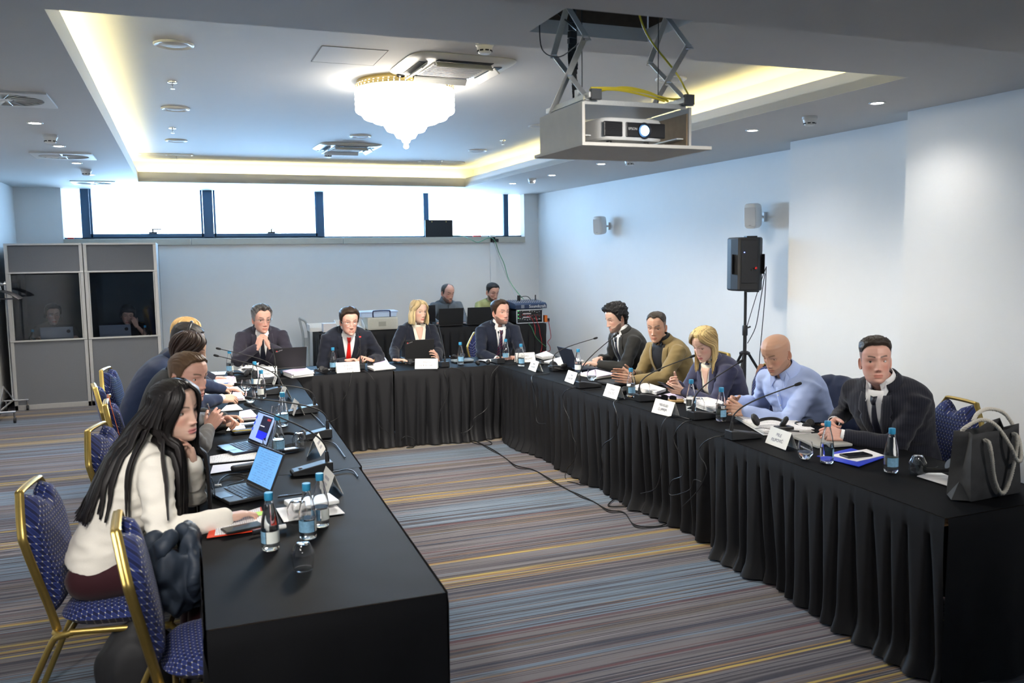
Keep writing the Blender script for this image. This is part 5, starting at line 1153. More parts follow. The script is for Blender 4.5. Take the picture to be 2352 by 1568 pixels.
PPL['L5'] = person('person', dict(label='blonde woman at the far end of the left row behind the headset man', head=hd, yaw=-86, hy=0, hp=6, hs=1.06, hipback=.16, fem=1, s=.98, far=1,
    face=dict(skin=SK['pink'], hair=(.42, .26, .10), style='long', top=.018, side=.012, gaze=(0, -10), fem=1, lid=(4, -18),
        locks=[dict(a0=80, a1=178, s0=14, s1=170, end=-.26, n=26, flare=.0, r=.012, drape=.1), dict(a0=-80, a1=-182, s0=-14, s1=-170, end=-.26, n=26, flare=.0, r=.012, drape=.1)]),
    arms={1: A(P(488, 884, ZH), (.9, .1, -.05), (0, 0, -1), 'flat'), -1: A(P(490, 868, ZH), (.9, -.3, 0), (0, 0, -1), 'rest')},
    top=dict(kind='suit', mat=navy, shirt=cream, vee=.4, cuff=0), seed=14))
# ---- technicians behind the equipment table
hd = PY(1028, 673, 12.78)
PPL['T1'] = person('person', dict(label='balding bearded technician in a grey hooded sweatshirt', head=hd, yaw=182, hy=14, hp=12, hs=1.13, hipback=.16, far=1, bulk=1.05, s=1.06,
    face=dict(skin=SK['pink'], hair=(.05, .04, .035), top=.002, side=.004, recede=1.6, line=.02, scalp=.45, beard=.75, beardc=(.06, .045, .04), gaze=(0, -20), lid=(-5, -20)),
    arms={1: A(PY(1005, 742, 12.40), (.6, -.8, 0), (0, 0, -1), 'type'), -1: A(PY(1066, 742, 12.38), (-.5, -.85, 0), (0, 0, -1), 'type')},
    top=dict(kind='hood', mat=hood_m), seed=15))
hd = PY(1131, 671, 12.80)
PPL['T2'] = person('person', dict(label='dark bearded technician in an olive green t-shirt', head=hd, yaw=184, hy=8, hp=14, hs=1.13, hipback=.16, far=1, bulk=1.06, s=1.06,
    face=dict(skin=SK['pink'], hair=(.014, .012, .012), style='spiky', top=.012, side=.003, amp=(.002, 60), beard=.85, beardc=(.03, .022, .018), gaze=(0, -20), lid=(-5, -20)),
    arms={1: A(PY(1105, 745, 12.40), (.4, -.9, 0), (0, 0, -1), 'type'), -1: A(PY(1160, 745, 12.38), (-.4, -.9, 0), (0, 0, -1), 'type')},
    top=dict(kind='tee', mat=tee_m), seed=16))
# ---- interpreters
hd = PY(122, 722, 12.25)
PPL['I1'] = person('person', dict(label='interpreter with headphones in the left glazed booth', head=hd, yaw=186, hy=8, hp=6, hs=1.05, hipback=.14, far=1, fem=.6,
    face=dict(skin=SK['fair'], hair=(.012, .011, .012), top=.022, side=.020, gaze=(0, -10), fem=.8, lid=(8, -18), style='short'),
    arms={1: A(PY(90, 776, 11.98), (.5, -.8, 0), (0, 0, -1), 'rest'), -1: A(PY(172, 774, 11.98), (-.5, -.8, 0), (0, 0, -1), 'rest')},
    top=dict(kind='tee', mat=blk_top), seed=17))
hd = PY(293, 723, 12.25)
PPL['I2'] = person('person', dict(label='interpreter with dark fringe touching her face in the right booth', head=hd, yaw=178, hy=8, hp=12, hr=-6, hs=1.05, hipback=.16, far=1, fem=1, s=.97,
    face=dict(skin=SK['warm'], hair=(.012, .011, .012), top=.024, side=.024, line=-.028, gaze=(0, -20), fem=1, lid=(-2, -18)),
    arms={1: A(PY(262, 775, 11.98), (.7, -.7, 0), (0, 0, -1), 'rest'), -1: A(PY(313, 747, 12.08), (-.35, .1, .9), (-.4, .8, 0), 'grip', pole=(-.6, .3, -.8))},
    top=dict(kind='tee', mat=blk_top), seed=18))
silver_f = mat('silver_frame', (.55, .55, .56), .25, .9)
glasses(PPL['H1'], silver_f); glasses(PPL['H2'], silver_f, .010, .8); headphones(PPL['I1'], black_pl); headphones(PPL['L4'], black_pl); headphones(PPL['I2'], black_pl)
steel = mat('watch_steel', (.55, .55, .55), .25, 1.); goldw = mat('watch_gold', (.7, .5, .2), .25, 1.)
watch(PPL['R5'], -1, steel, black_pl); watch(PPL['R2'], -1, steel, mat('pale_dial', (.6, .6, .55), .4)); watch(PPL['H2'], -1, goldw, goldw); watch(PPL['H1'], -1, black_pl, black_pl)

def seat_at(k, rz, lb, back=.06, side=0.):
    r = PPL[k]['root']; a = math.radians(rz); d = Vector((-math.sin(a), math.cos(a), 0)); q = r.location-d*back+Vector((d.y, -d.x, 0))*side; chair(q.x, q.y, rz, lb)
seat_at('H1', 180, 'blue banquet chair behind the man with clasped hands', .04, -.05)
seat_at('H2', 178, 'blue banquet chair behind the man in red tie', .04, -.05)
seat_at('H3', 182, 'blue banquet chair behind the blonde woman at the head table', .04, -.05)
seat_at('H4', 184, 'blue banquet chair behind the bearded man in navy suit', .04, -.05)
seat_at('R1', 90, 'blue banquet chair behind the curly haired man')
seat_at('R2', 88, 'blue banquet chair behind the man in olive jacket')
seat_at('R3', 90, 'blue banquet chair behind the blonde woman with phone')
seat_at('R4', 104, 'blue banquet chair with a brown bag strap by the bald man')
seat_at('R5', 80, 'blue banquet chair behind the man in pinstripe suit', .06)
# ================================================================ interpreter booths
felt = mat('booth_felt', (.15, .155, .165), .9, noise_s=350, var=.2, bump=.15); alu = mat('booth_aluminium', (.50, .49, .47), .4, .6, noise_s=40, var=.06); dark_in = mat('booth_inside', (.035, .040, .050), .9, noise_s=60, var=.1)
BY = 11.66; bx = [-1.935, -1.095, -.265]; BH = 1.992; BD = 1.25
z1, z2 = PY(110, 628, BY).z, PY(110, 779, BY).z
bglass = bpy.data.materials.new('booth_glass'); bglass.use_nodes = True; t = NT(bglass)
tr = t.n('ShaderNodeBsdfTransparent'); tr.inputs[0].default_value = (.78, .82, .88, 1); gl = t.n('ShaderNodeBsdfGlossy'); gl.inputs['Roughness'].default_value = .03; lw = t.n('ShaderNodeFresnel'); mx = t.n('ShaderNodeMixShader'); nz = t.n('ShaderNodeTexNoise'); nz.inputs['Scale'].default_value = 3
t.l(t.mth('MULTIPLY', lw.outputs[0], t.mth('ADD', nz.outputs['Fac'], .5)), mx.inputs[0]); t.l(tr.outputs[0], mx.inputs[1]); t.l(gl.outputs[0], mx.inputs[2]); t.l(mx.outputs[0], next(n for n in t.t.nodes if n.type == 'OUTPUT_MATERIAL').inputs[0])
for k in range(2):
    xa, xb = bx[k]+.004, bx[k+1]-.004; w = xb-xa; c = (xa+xb)/2
    t_ = thing('interpreter_booth', ['left grey interpreter booth beside the coat rack', 'right grey interpreter booth, its open side towards the head table'][k], 'interpreter booth', (c, BY, 0), group='grey interpreter booths')
    fw = .038; fr = MB()
    for sx_ in (-1, 1): fr.box((sx_*(w/2-fw/2), .02, BH/2), (fw, .045, BH))
    fr.box((0, .02, BH-.012), (w, .05, .024)); fr.box((0, .02, .03), (w, .045, .06)); fr.box((0, .018, z1+.012), (w, .05, .020)); fr.box((0, .018, z2-.012), (w, .05, .020))
    for sx_ in (-1, 1): fr.box((sx_*(w/2-fw-.008), .016, (z1+z2)/2), (.014, .045, z1-z2))
    fr.build('booth_frame', alu, t_, smooth=0, bev=.003)
    p = MB(); p.box((0, .028, (BH+z1)/2), (w-2*fw, .02, BH-z1-.02)); p.build('upper_panel', felt, t_, smooth=0); p = MB(); p.box((0, .028, z2/2+.02), (w-2*fw, .02, z2-.06)); p.build('lower_panel', felt, t_, smooth=0)
    p = MB(); p.box((0, .03, (z1+z2)/2), (w-2*fw-.03, .006, z1-z2-.02)); p.build('booth_window', bglass, t_, smooth=0)
    for sx_ in (-1, 1):
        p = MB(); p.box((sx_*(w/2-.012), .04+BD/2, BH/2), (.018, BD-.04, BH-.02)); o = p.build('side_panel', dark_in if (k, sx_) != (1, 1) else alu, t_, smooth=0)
        if sx_ == -1 and k == 0: 
            q = MB(); q.box((sx_*(w/2-.024), .35, (z1+z2)/2), (.006, .5, z1-z2-.04)); q.build('side_window', bglass, o, smooth=0)
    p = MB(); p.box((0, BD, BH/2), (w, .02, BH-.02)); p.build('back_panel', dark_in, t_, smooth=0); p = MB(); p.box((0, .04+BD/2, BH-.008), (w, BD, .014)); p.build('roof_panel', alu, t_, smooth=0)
    p = MB(); p.box((0, .27, .725), (w-.05, .44, .025)); p.build('desk', wood, t_, smooth=0)
    seat = dup(CH0, (c+(.05 if k else -.03), BY+.72, 0), PI, ['blue banquet chair inside the left interpreter booth', 'blue banquet chair inside the right interpreter booth'][k])
# ---------------------------------------------------------------- laptops
def screen_mat(name, col, kind):
    m = mat(name, (.02, .02, .03), .3); t = NT(m); tcn = t.n('ShaderNodeTexCoord'); sp_ = t.n('ShaderNodeSeparateXYZ'); t.l(tcn.outputs['Object'], sp_.inputs[0]); nz = t.n('ShaderNodeTexNoise'); nz.inputs['Scale'].default_value = 55; t.l(tcn.outputs['Object'], nz.inputs['Vector'])
    if kind == 'doc':
        r = t.mth('LESS_THAN', t.mth('FRACT', t.mth('MULTIPLY', sp_.outputs['Z'], 95)), .45); g = t.mth('GREATER_THAN', nz.outputs['Fac'], .47); inx = t.mth('LESS_THAN', t.mth('ABSOLUTE', sp_.outputs['X']), .095); c = t.mix(t.mth('MULTIPLY', t.mth('MULTIPLY', r, g), inx), col, tuple(v*.72 for v in col))
    else: c = t.mix(nz.outputs['Fac'], col, tuple(v*.94 for v in col))
    t.l(c, t.b.inputs['Emission Color']); t.b.inputs['Emission Strength'].default_value = .52; return m
scr_blue = screen_mat('screen_document', (.16, .46, .95), 'doc'); scr_pale = screen_mat('screen_desktop', (.42, .58, .95), 'plain'); scr_off = mat('screen_dark', (.01, .01, .014), .15); lap_blk = mat('laptop_black', (.012, .012, .013), .5, noise_s=300, var=.2); lap_sil = mat('laptop_silver', (.20, .23, .28), .4, .5); keys = mat('laptop_keys', (.02, .022, .026), .5); lap_blue = mat('laptop_dark_blue', (.025, .032, .055), .35, .3)
def laptop(label, loc, rz, w=.31, d=.215, ang=105, lid=None, scr=scr_off, badge=None, windows=False, group=None):
    """rz: direction the user faces; hinge at the far side of the user; ang: opening angle"""
    lid = lid or lap_blk; t_ = thing('laptop', label, 'laptop', loc, rz, group)
    b = MB(); b.box((0, 0, .009), (w, d, .016)); b.build('laptop_base', lid, t_, smooth=0, bev=.004)
    b = MB(); b.box((0, .022, .0175), (w*.92, d*.50, .001)); b.build('keyboard_well', black_pl, t_, smooth=0)
    b = MB()
    for r in range(5):
        for k in range(13 if r < 4 else 7): b.box(((k-6)*w*.068 if r < 4 else (k-3)*w*.11, .062-.020*r, .0185), (w*.055 if r < 4 else w*.09, .0145, .002))
    b.build('keys', keys, t_, smooth=0); b = MB(); b.box((0, -.072, .0175), (.10, .055, .0012)); b.build('touchpad', mat('touchpad', (.03, .032, .036), .35), t_, smooth=0)
    T = Matrix.Translation((0, d/2-.006, .018)) @ Matrix.Rotation(-math.radians(ang-90), 4, 'X'); hL = d*.98
    b = MB(); b.box((0, .004, hL/2), (w, .007, hL)); b.v = [T @ p for p in b.v]; L = b.build('lid', lid, t_, smooth=0, bev=.003)
    s = thing('x', '', ''); bpy.data.objects.remove(s); b = MB(); b.box((0, 0, 0), (w*.93, .0015, hL*.86)); o = b.build('screen', scr, L, smooth=0); o.matrix_local = T @ Matrix.Translation((0, -.0005, hL*.52))
    if windows:
        q = Matrix.Translation((0, -.0018, 0))
        for (x, z, ww, h, c) in ((.03, .005, .13, .13, (.005, .006, .02)), (.03, -.038, .125, .045, (.02, .03, .85)), (.06, .055, .05, .012, (.35, .03, .03)), (.0, .012, .06, .006, (.6, .6, .65)), (-.115, .05, .018, .018, (.02, .05, .3)), (-.115, .015, .018, .018, (.02, .05, .3)), (-.115, -.02, .018, .018, (.02, .05, .3))):
            mm = mat('window_%d%d%d' % (c[0]*100, c[1]*100, c[2]*100), tuple(c), .4, emit=tuple(c), es=1); w_ = MB(); w_.box((x, -.0015, z), (ww, .001, h)); ob = w_.build('screen_window', mm, L, smooth=0); ob.matrix_local = T @ Matrix.Translation((0, -.0005, hL*.52))
    if badge:
        TB = T @ Matrix.Translation((w*.36, .0085, hL*.86)) @ Matrix.Rotation(PI, 4, 'Z') @ Matrix.Rotation(PI/2, 4, 'X') @ Matrix.Rotation(.35, 4, 'Z')
        lettering(badge, .017, mat('badge_silver', (.55, .55, .56), .35, .5), L, TB); b = MB(); b.ball((0, 0, 0), .0035, 8, 6, TB @ Matrix.Translation((-.018, .006, .001))); b.build('red_dot', mat('red_led', (.8, .02, .02), .4, emit=(1, .03, .03), es=1.5), L)
    b = MB(); b.tube([T @ Vector((-w*.42, 0, 0)), T @ Vector((w*.42, 0, 0))], .006, 8); b.build('hinge', black_pl, t_)
    return t_
def face(a, b): return math.atan2(b.y-a.y, b.x-a.x)
h1, h2 = P(570, 1108, TT+.02), P(622, 1133, TT+.02); hm = (h1+h2)/2; rz = face(h1, h2)
def lap_at(hm, rz, d): return (hm.x+math.sin(rz)*d/2, hm.y-math.cos(rz)*d/2, TT+.003)
laptop('open black laptop with pale blue document screen in front of the woman in white', lap_at(hm, rz, .195), rz, .265, .19, 114, scr=scr_blue)
h1, h2 = P(573, 1012, TT+.02), P(611, 1028, TT+.02); hm = (h1+h2)/2; rz = face(h1, h2)
laptop('open laptop showing dark windows on a pale desktop, near the grey suit man', lap_at(hm, rz, .19), rz, .255, .185, 114, scr=scr_pale, windows=True, lid=lap_blue)
l = P(672, 851, TT+.06); laptop('open black laptop in front of the man with clasped hands', (l.x, 8.12, TT+.046), math.radians(184), .29, .20, 108, badge='ThinkPad')
l = P(966, 828, TT); laptop('black laptop lid raised by the blonde woman at the head table', (l.x, l.y+.14, TT+.003), math.radians(180), .30, .20, 100, badge='ThinkPad')
l = P(1306, 848, TT); laptop('laptop with dark lid seen edge on before the curly haired man', (l.x+.12, l.y-.02, TT+.003), math.radians(92), .30, .205, 112, lid=lap_blue)
TZ = TECHZ+.003
for px, rz_, lb in ((1032, 180, 'black laptop in front of the hooded technician'), (1095, 182, 'black laptop between the two technicians'), (1150, 184, 'black laptop in front of the technician in green')):
    p = PY(px, 748, 12.02); laptop(lb, (p.x, 12.06 if px < 1100 else 12.16, TZ), math.radians(rz_), .37, .25, 100, group=None)
p = PY(990, 748, 12.2); t_ = thing('monitor', 'dark monitor edge left of the hooded technician', 'monitor', (p.x, 12.22, TZ), math.radians(190)); b = MB(); b.box((0, 0, .17), (.16, .02, .25)); b.build('monitor_screen', black_pl, t_, smooth=0, bev=.004); b = MB(); b.box((0, .02, .03), (.03, .02, .06)); b.box((0, .02, .005), (.14, .12, .01)); b.build('monitor_stand', black_pl, t_, smooth=0, bev=.002)
for px, lb, w in ((134, 'silver laptop with round sticker in the left booth', .36), (268, 'silver laptop with round sticker in the right booth', .36)):
    p = PY(px, 772, 11.9); o = laptop(lb, (p.x, 11.93, .7385), math.radians(180 if px < 200 else 178), w, .23, 100, lid=lap_sil)
    L = next(c for c in o.children if c.name.startswith('lid')); T = Matrix.Translation((0, .115-.006, .018)) @ Matrix.Rotation(-math.radians(10), 4, 'X'); b = MB(); b.lathe([(.0, .001), (.022, .001), (.022, 0)], 20, M_=T @ Matrix.Translation((-w*.36, .0085, .17)) @ Matrix.Rotation(-PI/2, 4, 'X'), cap0=False, cap1=False); b.build('sticker', black_pl, L)
# ---------------------------------------------------------------- glass bottles and tumblers
gls = mat('clear_glass', (1, 1, 1), .01, trans=1, ior=1.48); wat = mat('water', (.96, .99, 1), .0, trans=1, ior=1.33)
cap_m = mat('blue_cap', (.025, .23, .42), .45, var=.05); lab_m = mat('bottle_label', (.18, .36, .52), .6, noise_s=70, var=.55); lab_w = mat('bottle_label_white', (.72, .76, .72), .6)
def make_bottle(fill):
    t_ = thing('water_bottle', '', 'bottle', group='small glass water bottles with blue caps')
    prof = [(.001, 0), (.028, 0), (.0315, .004), (.0325, .015), (.0325, .085), (.031, .105), (.0255, .135), (.0185, .165), (.0145, .185), (.0135, .196)]
    inn = [(max(.0005, r-.0022), max(z, .004)) for r, z in prof]
    b = MB(); b.lathe(prof+[(.0115, .196)]+[(r, z) for r, z in reversed(inn[:-1])]+[(.0005, .0045)], 28, cap0=True, cap1=True); b.build('bottle_glass', gls, t_, smooth=50)
    zf = fill; wp = [(max(.0005, r+.0003), z) for r, z in inn if z < zf]; rl = np.interp(zf, [z for r, z in inn], [r for r, z in inn]); b = MB(); b.lathe([(.0005, .0042)]+wp[1:]+[(rl, zf), (.0005, zf)], 28); b.build('water', wat, t_, smooth=50)
    b = MB(); b.lathe([(.0150, .186), (.0158, .189), (.0158, .210), (.0148, .2135), (.0, .2137)], 22, cap0=False, cap1=False); b.build('cap', cap_m, t_, smooth=40)
    for a0, a1, z0, z1_, m_ in ((-.3, 2.1, .030, .074, lab_m), (2.2, 4.1, .030, .074, lab_w)):
        b = MB(); b.rings([[Vector((.0329*math.cos(a0+(a1-a0)*k/12), .0329*math.sin(a0+(a1-a0)*k/12), z)) for k in range(13)] for z in (z0, z1_)], closed=False); b.build('label', m_, t_, smooth=60)
    return t_
BOT = {}
def bottle(px, py, lb, fill=.10, z=None, Y=None, rz=0):
    p = P(px, py, TT) if Y is None else PY(px, py, Y); zz = TT+.0015 if z is None else z
    if fill not in BOT: BOT[fill] = make_bottle(fill); o = BOT[fill]; o.location = (p.x, p.y, zz); o.rotation_euler.z = rz; o['label'] = lb; return o
    return dup(BOT[fill], (p.x, p.y, zz), rz, lb)
bottle(622, 1262, 'water bottle beside the red folder, nearest the viewer on the left table', .172, rz=2.0)
bottle(708, 1236, 'half empty water bottle directly behind the nearest upturned tumbler', .08, rz=3.3)
bottle(738, 1208, 'water bottle in front of the white notebooks and nearest left name card', .08, rz=2.4)
bottle(640, 1042, 'water bottle between the two open laptops on the left table', .08, rz=4)
bottle(651, 978, 'water bottle beyond the laptop with dark windows, before a microphone base', .08, rz=4.2)
bottle(602, 914, 'nearer of two bottles beside the two water tumblers at the far left', .08, rz=1)
bottle(587, 890, 'farther of two bottles beside the far left water tumblers', .14, rz=2)
bottle(529, 858, 'water bottle at the left end of the head table', .10, rz=3)
bottle(766, 850, 'water bottle left of the printed card before the red tie man', .10, rz=3.5)
bottle(1058, 836, 'water bottle right of the blonde woman on the head table', .08, rz=3.9)
bottle(1162, 827, 'water bottle in front of the bearded man\'s folded hands', .10, rz=3)
bottle(1197, 841, 'water bottle in front of the white card at the head table right end', .08, rz=3.9)
bottle(1328, 856, 'water bottle between edge-on laptop and second right name card', .10, rz=1)
bottle(1449, 911, 'water bottle right of the third right name card', .10, rz=3.9)
bottle(1587, 944, 'water bottle behind the fourth microphone on the right table', .10, rz=5)
bottle(1656, 967, 'water bottle before the bald man\'s hands', .10, rz=4.3)
bottle(1899, 1063, 'water bottle before the pinstripe suit man\'s hands', .10, rz=5.2)
bottle(2046, 1084, 'full water bottle beside the blue folder near the gift bag', .172, rz=3.7)
bottle(76, 777, 'water bottle inside the left booth', .10, z=.7385, Y=11.86); bottle(334, 769, 'water bottle inside the right booth', .10, z=.7385, Y=11.86)
TUM = {}
def make_tumbler(wl):
    t_ = thing('tumbler', '', 'glass', group='stemless water tumblers')
    prof = [(.0005, 0), (.020, 0), (.026, .006), (.0385, .032), (.0395, .042), (.0370, .066), (.0330, .092)]
    inn = [(max(.0004, r-.0016), max(z, .006)) for r, z in prof]
    b = MB(); b.lathe(prof+list(reversed(inn))[0:-1]+[(.0005, .0065)], 30); b.build('tumbler_glass', gls, t_, smooth=50)
    if wl:
        rl = np.interp(wl, [z for r, z in inn[1:]], [r for r, z in inn[1:]])+.0002; wp = [(r+.0002, z) for r, z in inn[2:] if z < wl]; b = MB(); b.lathe([(.0005, .0062), (.020, .0062)]+wp+[(rl, wl), (.0005, wl)], 30); b.build('water', wat, t_, smooth=50)
    return t_
def tumbler(px, py, lb, wl=0, up=True, dz=0):
    p = P(px, py, TT)
    loc = (p.x, p.y, TT+.0015+dz) if up else (p.x, p.y, TT+.0935+dz)
    if wl not in TUM: o = TUM[wl] = make_tumbler(wl); o.location = loc; o['label'] = lb
    else: o = dup(TUM[wl], loc, 0, lb)
    o.rotation_euler = (0, 0, 0) if up else (PI, 0, 0); return o
tumbler(697, 1306, 'upturned empty tumbler nearest the viewer on the left table', 0, False)
tumbler(683, 1200, 'upturned empty tumbler beside the white notebooks', 0, False)
tumbler(688, 1031, 'upturned empty tumbler beside the fourth left microphone base', 0, False)
tumbler(2107, 1089, 'upturned empty tumbler beside the gift bag', 0, False)
tumbler(620, 1046, 'empty tumbler half behind the bottle between the laptops', 0)
tumbler(637, 965, 'empty tumbler behind the laptop with dark windows', 0)
tumbler(566, 898, 'farther of two water tumblers at the far left', .04)
tumbler(576, 926, 'nearer of two water tumblers at the far left', .035)
tumbler(579, 858, 'tumbler by the crumpled papers at the head table left end', 0)
tumbler(787, 848, 'tumbler beside the red tie man\'s bottle', 0)
tumbler(1192, 834, 'tumbler at the bearded man\'s hands', 0)
tumbler(1359, 875, 'water tumbler before the man in olive jacket', .042)
tumbler(1481, 903, 'tumbler standing on papers behind the third right microphone', 0)
tumbler(1605, 945, 'upturned tumbler behind the fourth right microphone', 0, False)
tumbler(1849, 1055, 'water tumbler right of the nearest name card', .040)
# ---------------------------------------------------------------- gooseneck microphones
def mic(label, base, yaw, head, up=.16, lit=False):
    """base: centre of the base on the table, yaw: direction from user's side to the neck end, head: world point of the capsule"""
    t_ = thing('gooseneck_microphone', label, 'microphone', (base.x, base.y, TT+.001), yaw, 'black gooseneck conference microphones')
    L, w = .20, .085
    sec = [(-.10, .004, .018), (-.09, 0, .024), (.055, 0, .050), (.10, 0, .052)]
    b = MB(); vs_ = []
    for x, z0, z1_ in sec: vs_ += [(x, -w/2, z0), (x, w/2, z0), (x, w/2-.004, z1_), (x, -w/2+.004, z1_)]
    n = len(sec); fs = []
    for i in range(n-1):
        for j in range(4): k = (j+1) % 4; fs.append((i*4+j, i*4+k, i*4+4+k, i*4+4+j))
    fs += [(3, 2, 1, 0), (n*4-4, n*4-3, n*4-2, n*4-1)]; b.add(vs_, fs); b.build('mic_base', mat('mic_plastic', (.008, .009, .011), .45, var=.2), t_, smooth=0, bev=.004)
    b = MB(); b.lathe([(.012, 0), (.010, .001)], 12, M_=Matrix.Translation((-.055, 0, .0325)) @ Matrix.Rotation(-.17, 4, 'Y')); b.build('talk_button', mat('button_grey', (.10, .10, .11), .5), t_)
    inv = Matrix.Rotation(-yaw, 3, 'Z'); hd = inv @ (Vector(head)-t_.location); s0 = Vector((.080, 0, .045)); s1 = Vector((.078, 0, .10))
    b = MB(); b.tube([s0, (s0+s1)/2, s1], [.0115, .0105, .007], 10); b.build('neck_socket', black_pl, t_)
    d = (hd-s1); path = bez(s1, s1+Vector((0, 0, min(up*.55, d.length*.3))), s1+d*.45+Vector((0, 0, up*.28)), hd, 16)
    b = MB(); b.tube(path, [.0042]*11+[.0036]*6, 8); b.build('gooseneck', black_mt, t_)
    dr = (path[-1]-path[-2]).normalized(); b = MB(); b.tube([hd-dr*.012, hd-dr*.004, hd+dr*.012, hd+dr*.024, hd+dr*.029], [.006, .0085, .0095, .0085, .004], 10); b.build('mic_head', mat('mic_foam', (.010, .010, .011), .9, noise_s=500, bump=.3), t_)
    if lit: b = MB(); b.tube([hd-dr*.014, hd-dr*.004], .0088, 10); b.build('light_ring', mat('red_led', None), t_)
    return t_
def mb_(px, py): return P(px, py, TT)
XN = 0.
mic('gooseneck microphone at the far left corner pointing to the blonde woman', mb_(612, 880), 0, PY(504, 801, 7.45))
mic('gooseneck microphone beside the two far left bottles', mb_(618, 905), 0, PY(499, 817, 7.0))
mic('gooseneck microphone behind the third left name card', mb_(696, 948), 0, PY(548, 882, 5.95))
mic('gooseneck microphone behind the fourth left name card', mb_(722, 1006), 0, PY(574, 914, 5.05))
mic('gooseneck microphone behind the nearest left name card', mb_(716, 1086), math.radians(4), PY(573, 931, 4.35))
b0 = mb_(642, 858); mic('gooseneck microphone in front of the man with clasped hands', Vector((PY(633, 852, 7.99).x, 7.99, TT)), math.radians(-95), PY(618, 779, 8.10))
mic('lit gooseneck microphone held by the red tie man', mb_(829, 847)+Vector((0, .07, 0)), math.radians(-92), PY(827, 771, 8.08), .10, True)
mic('gooseneck microphone right of the blonde woman', mb_(1020, 842)+Vector((0, .06, 0)), math.radians(-88), PY(1008, 749, 8.22), .10)
mic('gooseneck microphone in front of the bearded man', mb_(1148, 834)+Vector((0, .06, 0)), math.radians(-90), PY(1145, 764, 8.18), .10)
mic('gooseneck microphone beside the headphones before the curly haired man', mb_(1288, 850), PI, PY(1366, 777, 7.05))
mic('gooseneck microphone before the man in olive jacket', mb_(1352, 889), PI, PY(1411, 772, 6.1))
mic('gooseneck microphone before the blonde woman with phone', mb_(1490, 919), PI, PY(1588, 819, 5.2))
mic('gooseneck microphone before the bald man', mb_(1616, 960), PI, PY(1698, 832, 4.55))
mic('gooseneck microphone beside the nearest right name card', mb_(1708, 1006), math.radians(176), PY(1830, 883, 3.93))
# ---------------------------------------------------------------- folded name cards
blu_ink = mat('pen_ink', (.03, .035, .10), .6)
SERIF = {'I': (.36, 'v.18'), 'L': (.62, 'v.17 h0.10.60 s.58.0.2'), 'A': (.78, 'd.39.1.10.0.06 d.37.1.66.0.15 h.33.20.56 f.10.0 f.66.0'), 'V': (.76, 'd.10.1.38.0.15 d.66.1.38.0.06 f.10.1 f.66.1'), 'E': (.66, 'v.17 h0.10.60 h1.10.58 h.5.17.46 s.58.0.2 s.56.8.2'), 'B': (.70, 'v.17 a.22.75.34.25.-90.90 a.22.26.40.26.-90.90'), 'D': (.78, 'v.17 a.22.5.46.5.-90.90'), 'P': (.66, 'v.17 a.22.72.38.28.-90.90'), 'R': (.76, 'v.17 a.22.73.36.27.-90.90 d.40.46.68.0.15 f.70.0'), 'O': (.80, 'a.40.5.34.5.0.360'), 'C': (.74, 'a.42.5.36.5.45.315 s.64.7.25'), 'G': (.80, 'a.42.5.36.5.40.320 s.66.1.32 s.64.72.22 h.4'), 'S': (.58, 'a.28.76.20.24.10.270 a.28.26.22.26.-90.170 s.46.72.24 s.06.04.24'), 'J': (.46, 'j'), 'T': (.68, 'v.34 h1.04.64 s.05.78.22 s.63.78.22'), 'N': (.80, 'w.12 w.66 d.12.1.66.0.13 f.12.1'), 'Y': (.74, 'd.10.1.37.48.14 d.64.1.37.48.06 y.37 f.10.1 f.64.1')}
def serif_mb(txt, size):
    b = MB(); x = 0
    def bar(x0, y0, x1, y1, w):
        p, q = Vector((x0, y0, 0)), Vector((x1, y1, 0)); n = (q-p).normalized(); n = Vector((-n.y, n.x, 0))*w/2; b.add([p-n, q-n, q+n, p+n], [(0, 1, 2, 3)])
    for ch in txt:
        if ch == ' ': x += .4; continue
        w, spec = SERIF[ch]
        for tk in spec.split():
            k = tk[0]
            v = SERV[ch][tk]
            if k == 'v': bar(x+v[0], 0, x+v[0], 1, .16); bar(x+v[0]-.14, .025, x+v[0]+.14, .025, .05); bar(x+v[0]-.14, .975, x+v[0]+.14, .975, .05)
            elif k == 'w': bar(x+v[0], 0, x+v[0], 1, .06); bar(x+v[0]-.1, .025 if v[0] < .4 else .975, x+v[0]+.1, .025 if v[0] < .4 else .975, .05)
            elif k == 'y': bar(x+v[0], 0, x+v[0], .5, .16); bar(x+v[0]-.14, .025, x+v[0]+.14, .025, .05)
            elif k == 'h': yy = min(max(v[0], .025), .975); bar(x+v[1], yy, x+v[2], yy, .055)
            elif k == 's': bar(x+v[0], v[1], x+v[0], v[1]+v[2], .06)
            elif k == 'f': bar(x+v[0]-.12, .025 if v[1] == 0 else .975, x+v[0]+.12, .025 if v[1] == 0 else .975, .05)
            elif k == 'd': bar(x+v[0], v[1], x+v[2], v[3], v[4])
            elif k == 'a':
                n = 14; o_ = []; i_ = []
                for q in range(n+1):
                    a = math.radians(v[4]+(v[5]-v[4])*q/n); t_ = .055+.11*abs(math.cos(a)); o_.append(Vector((x+v[0]+v[2]*math.cos(a), v[1]+v[3]*math.sin(a), 0))); i_.append(Vector((x+v[0]+(v[2]-t_)*math.cos(a), v[1]+(v[3]-.05)*math.sin(a), 0)))
                b.rings([o_, i_], closed=False)
            elif k == 'j': bar(x+.28, .1, x+.28, 1, .16); bar(x+.14, .975, x+.42, .975, .05); bar(x+.28, .06, x+.06, .06, .10)
        x += w+.06
    b.v = [Vector(((p.x-x/2)*size, (p.y-.5)*size, 0)) for p in b.v]; return b
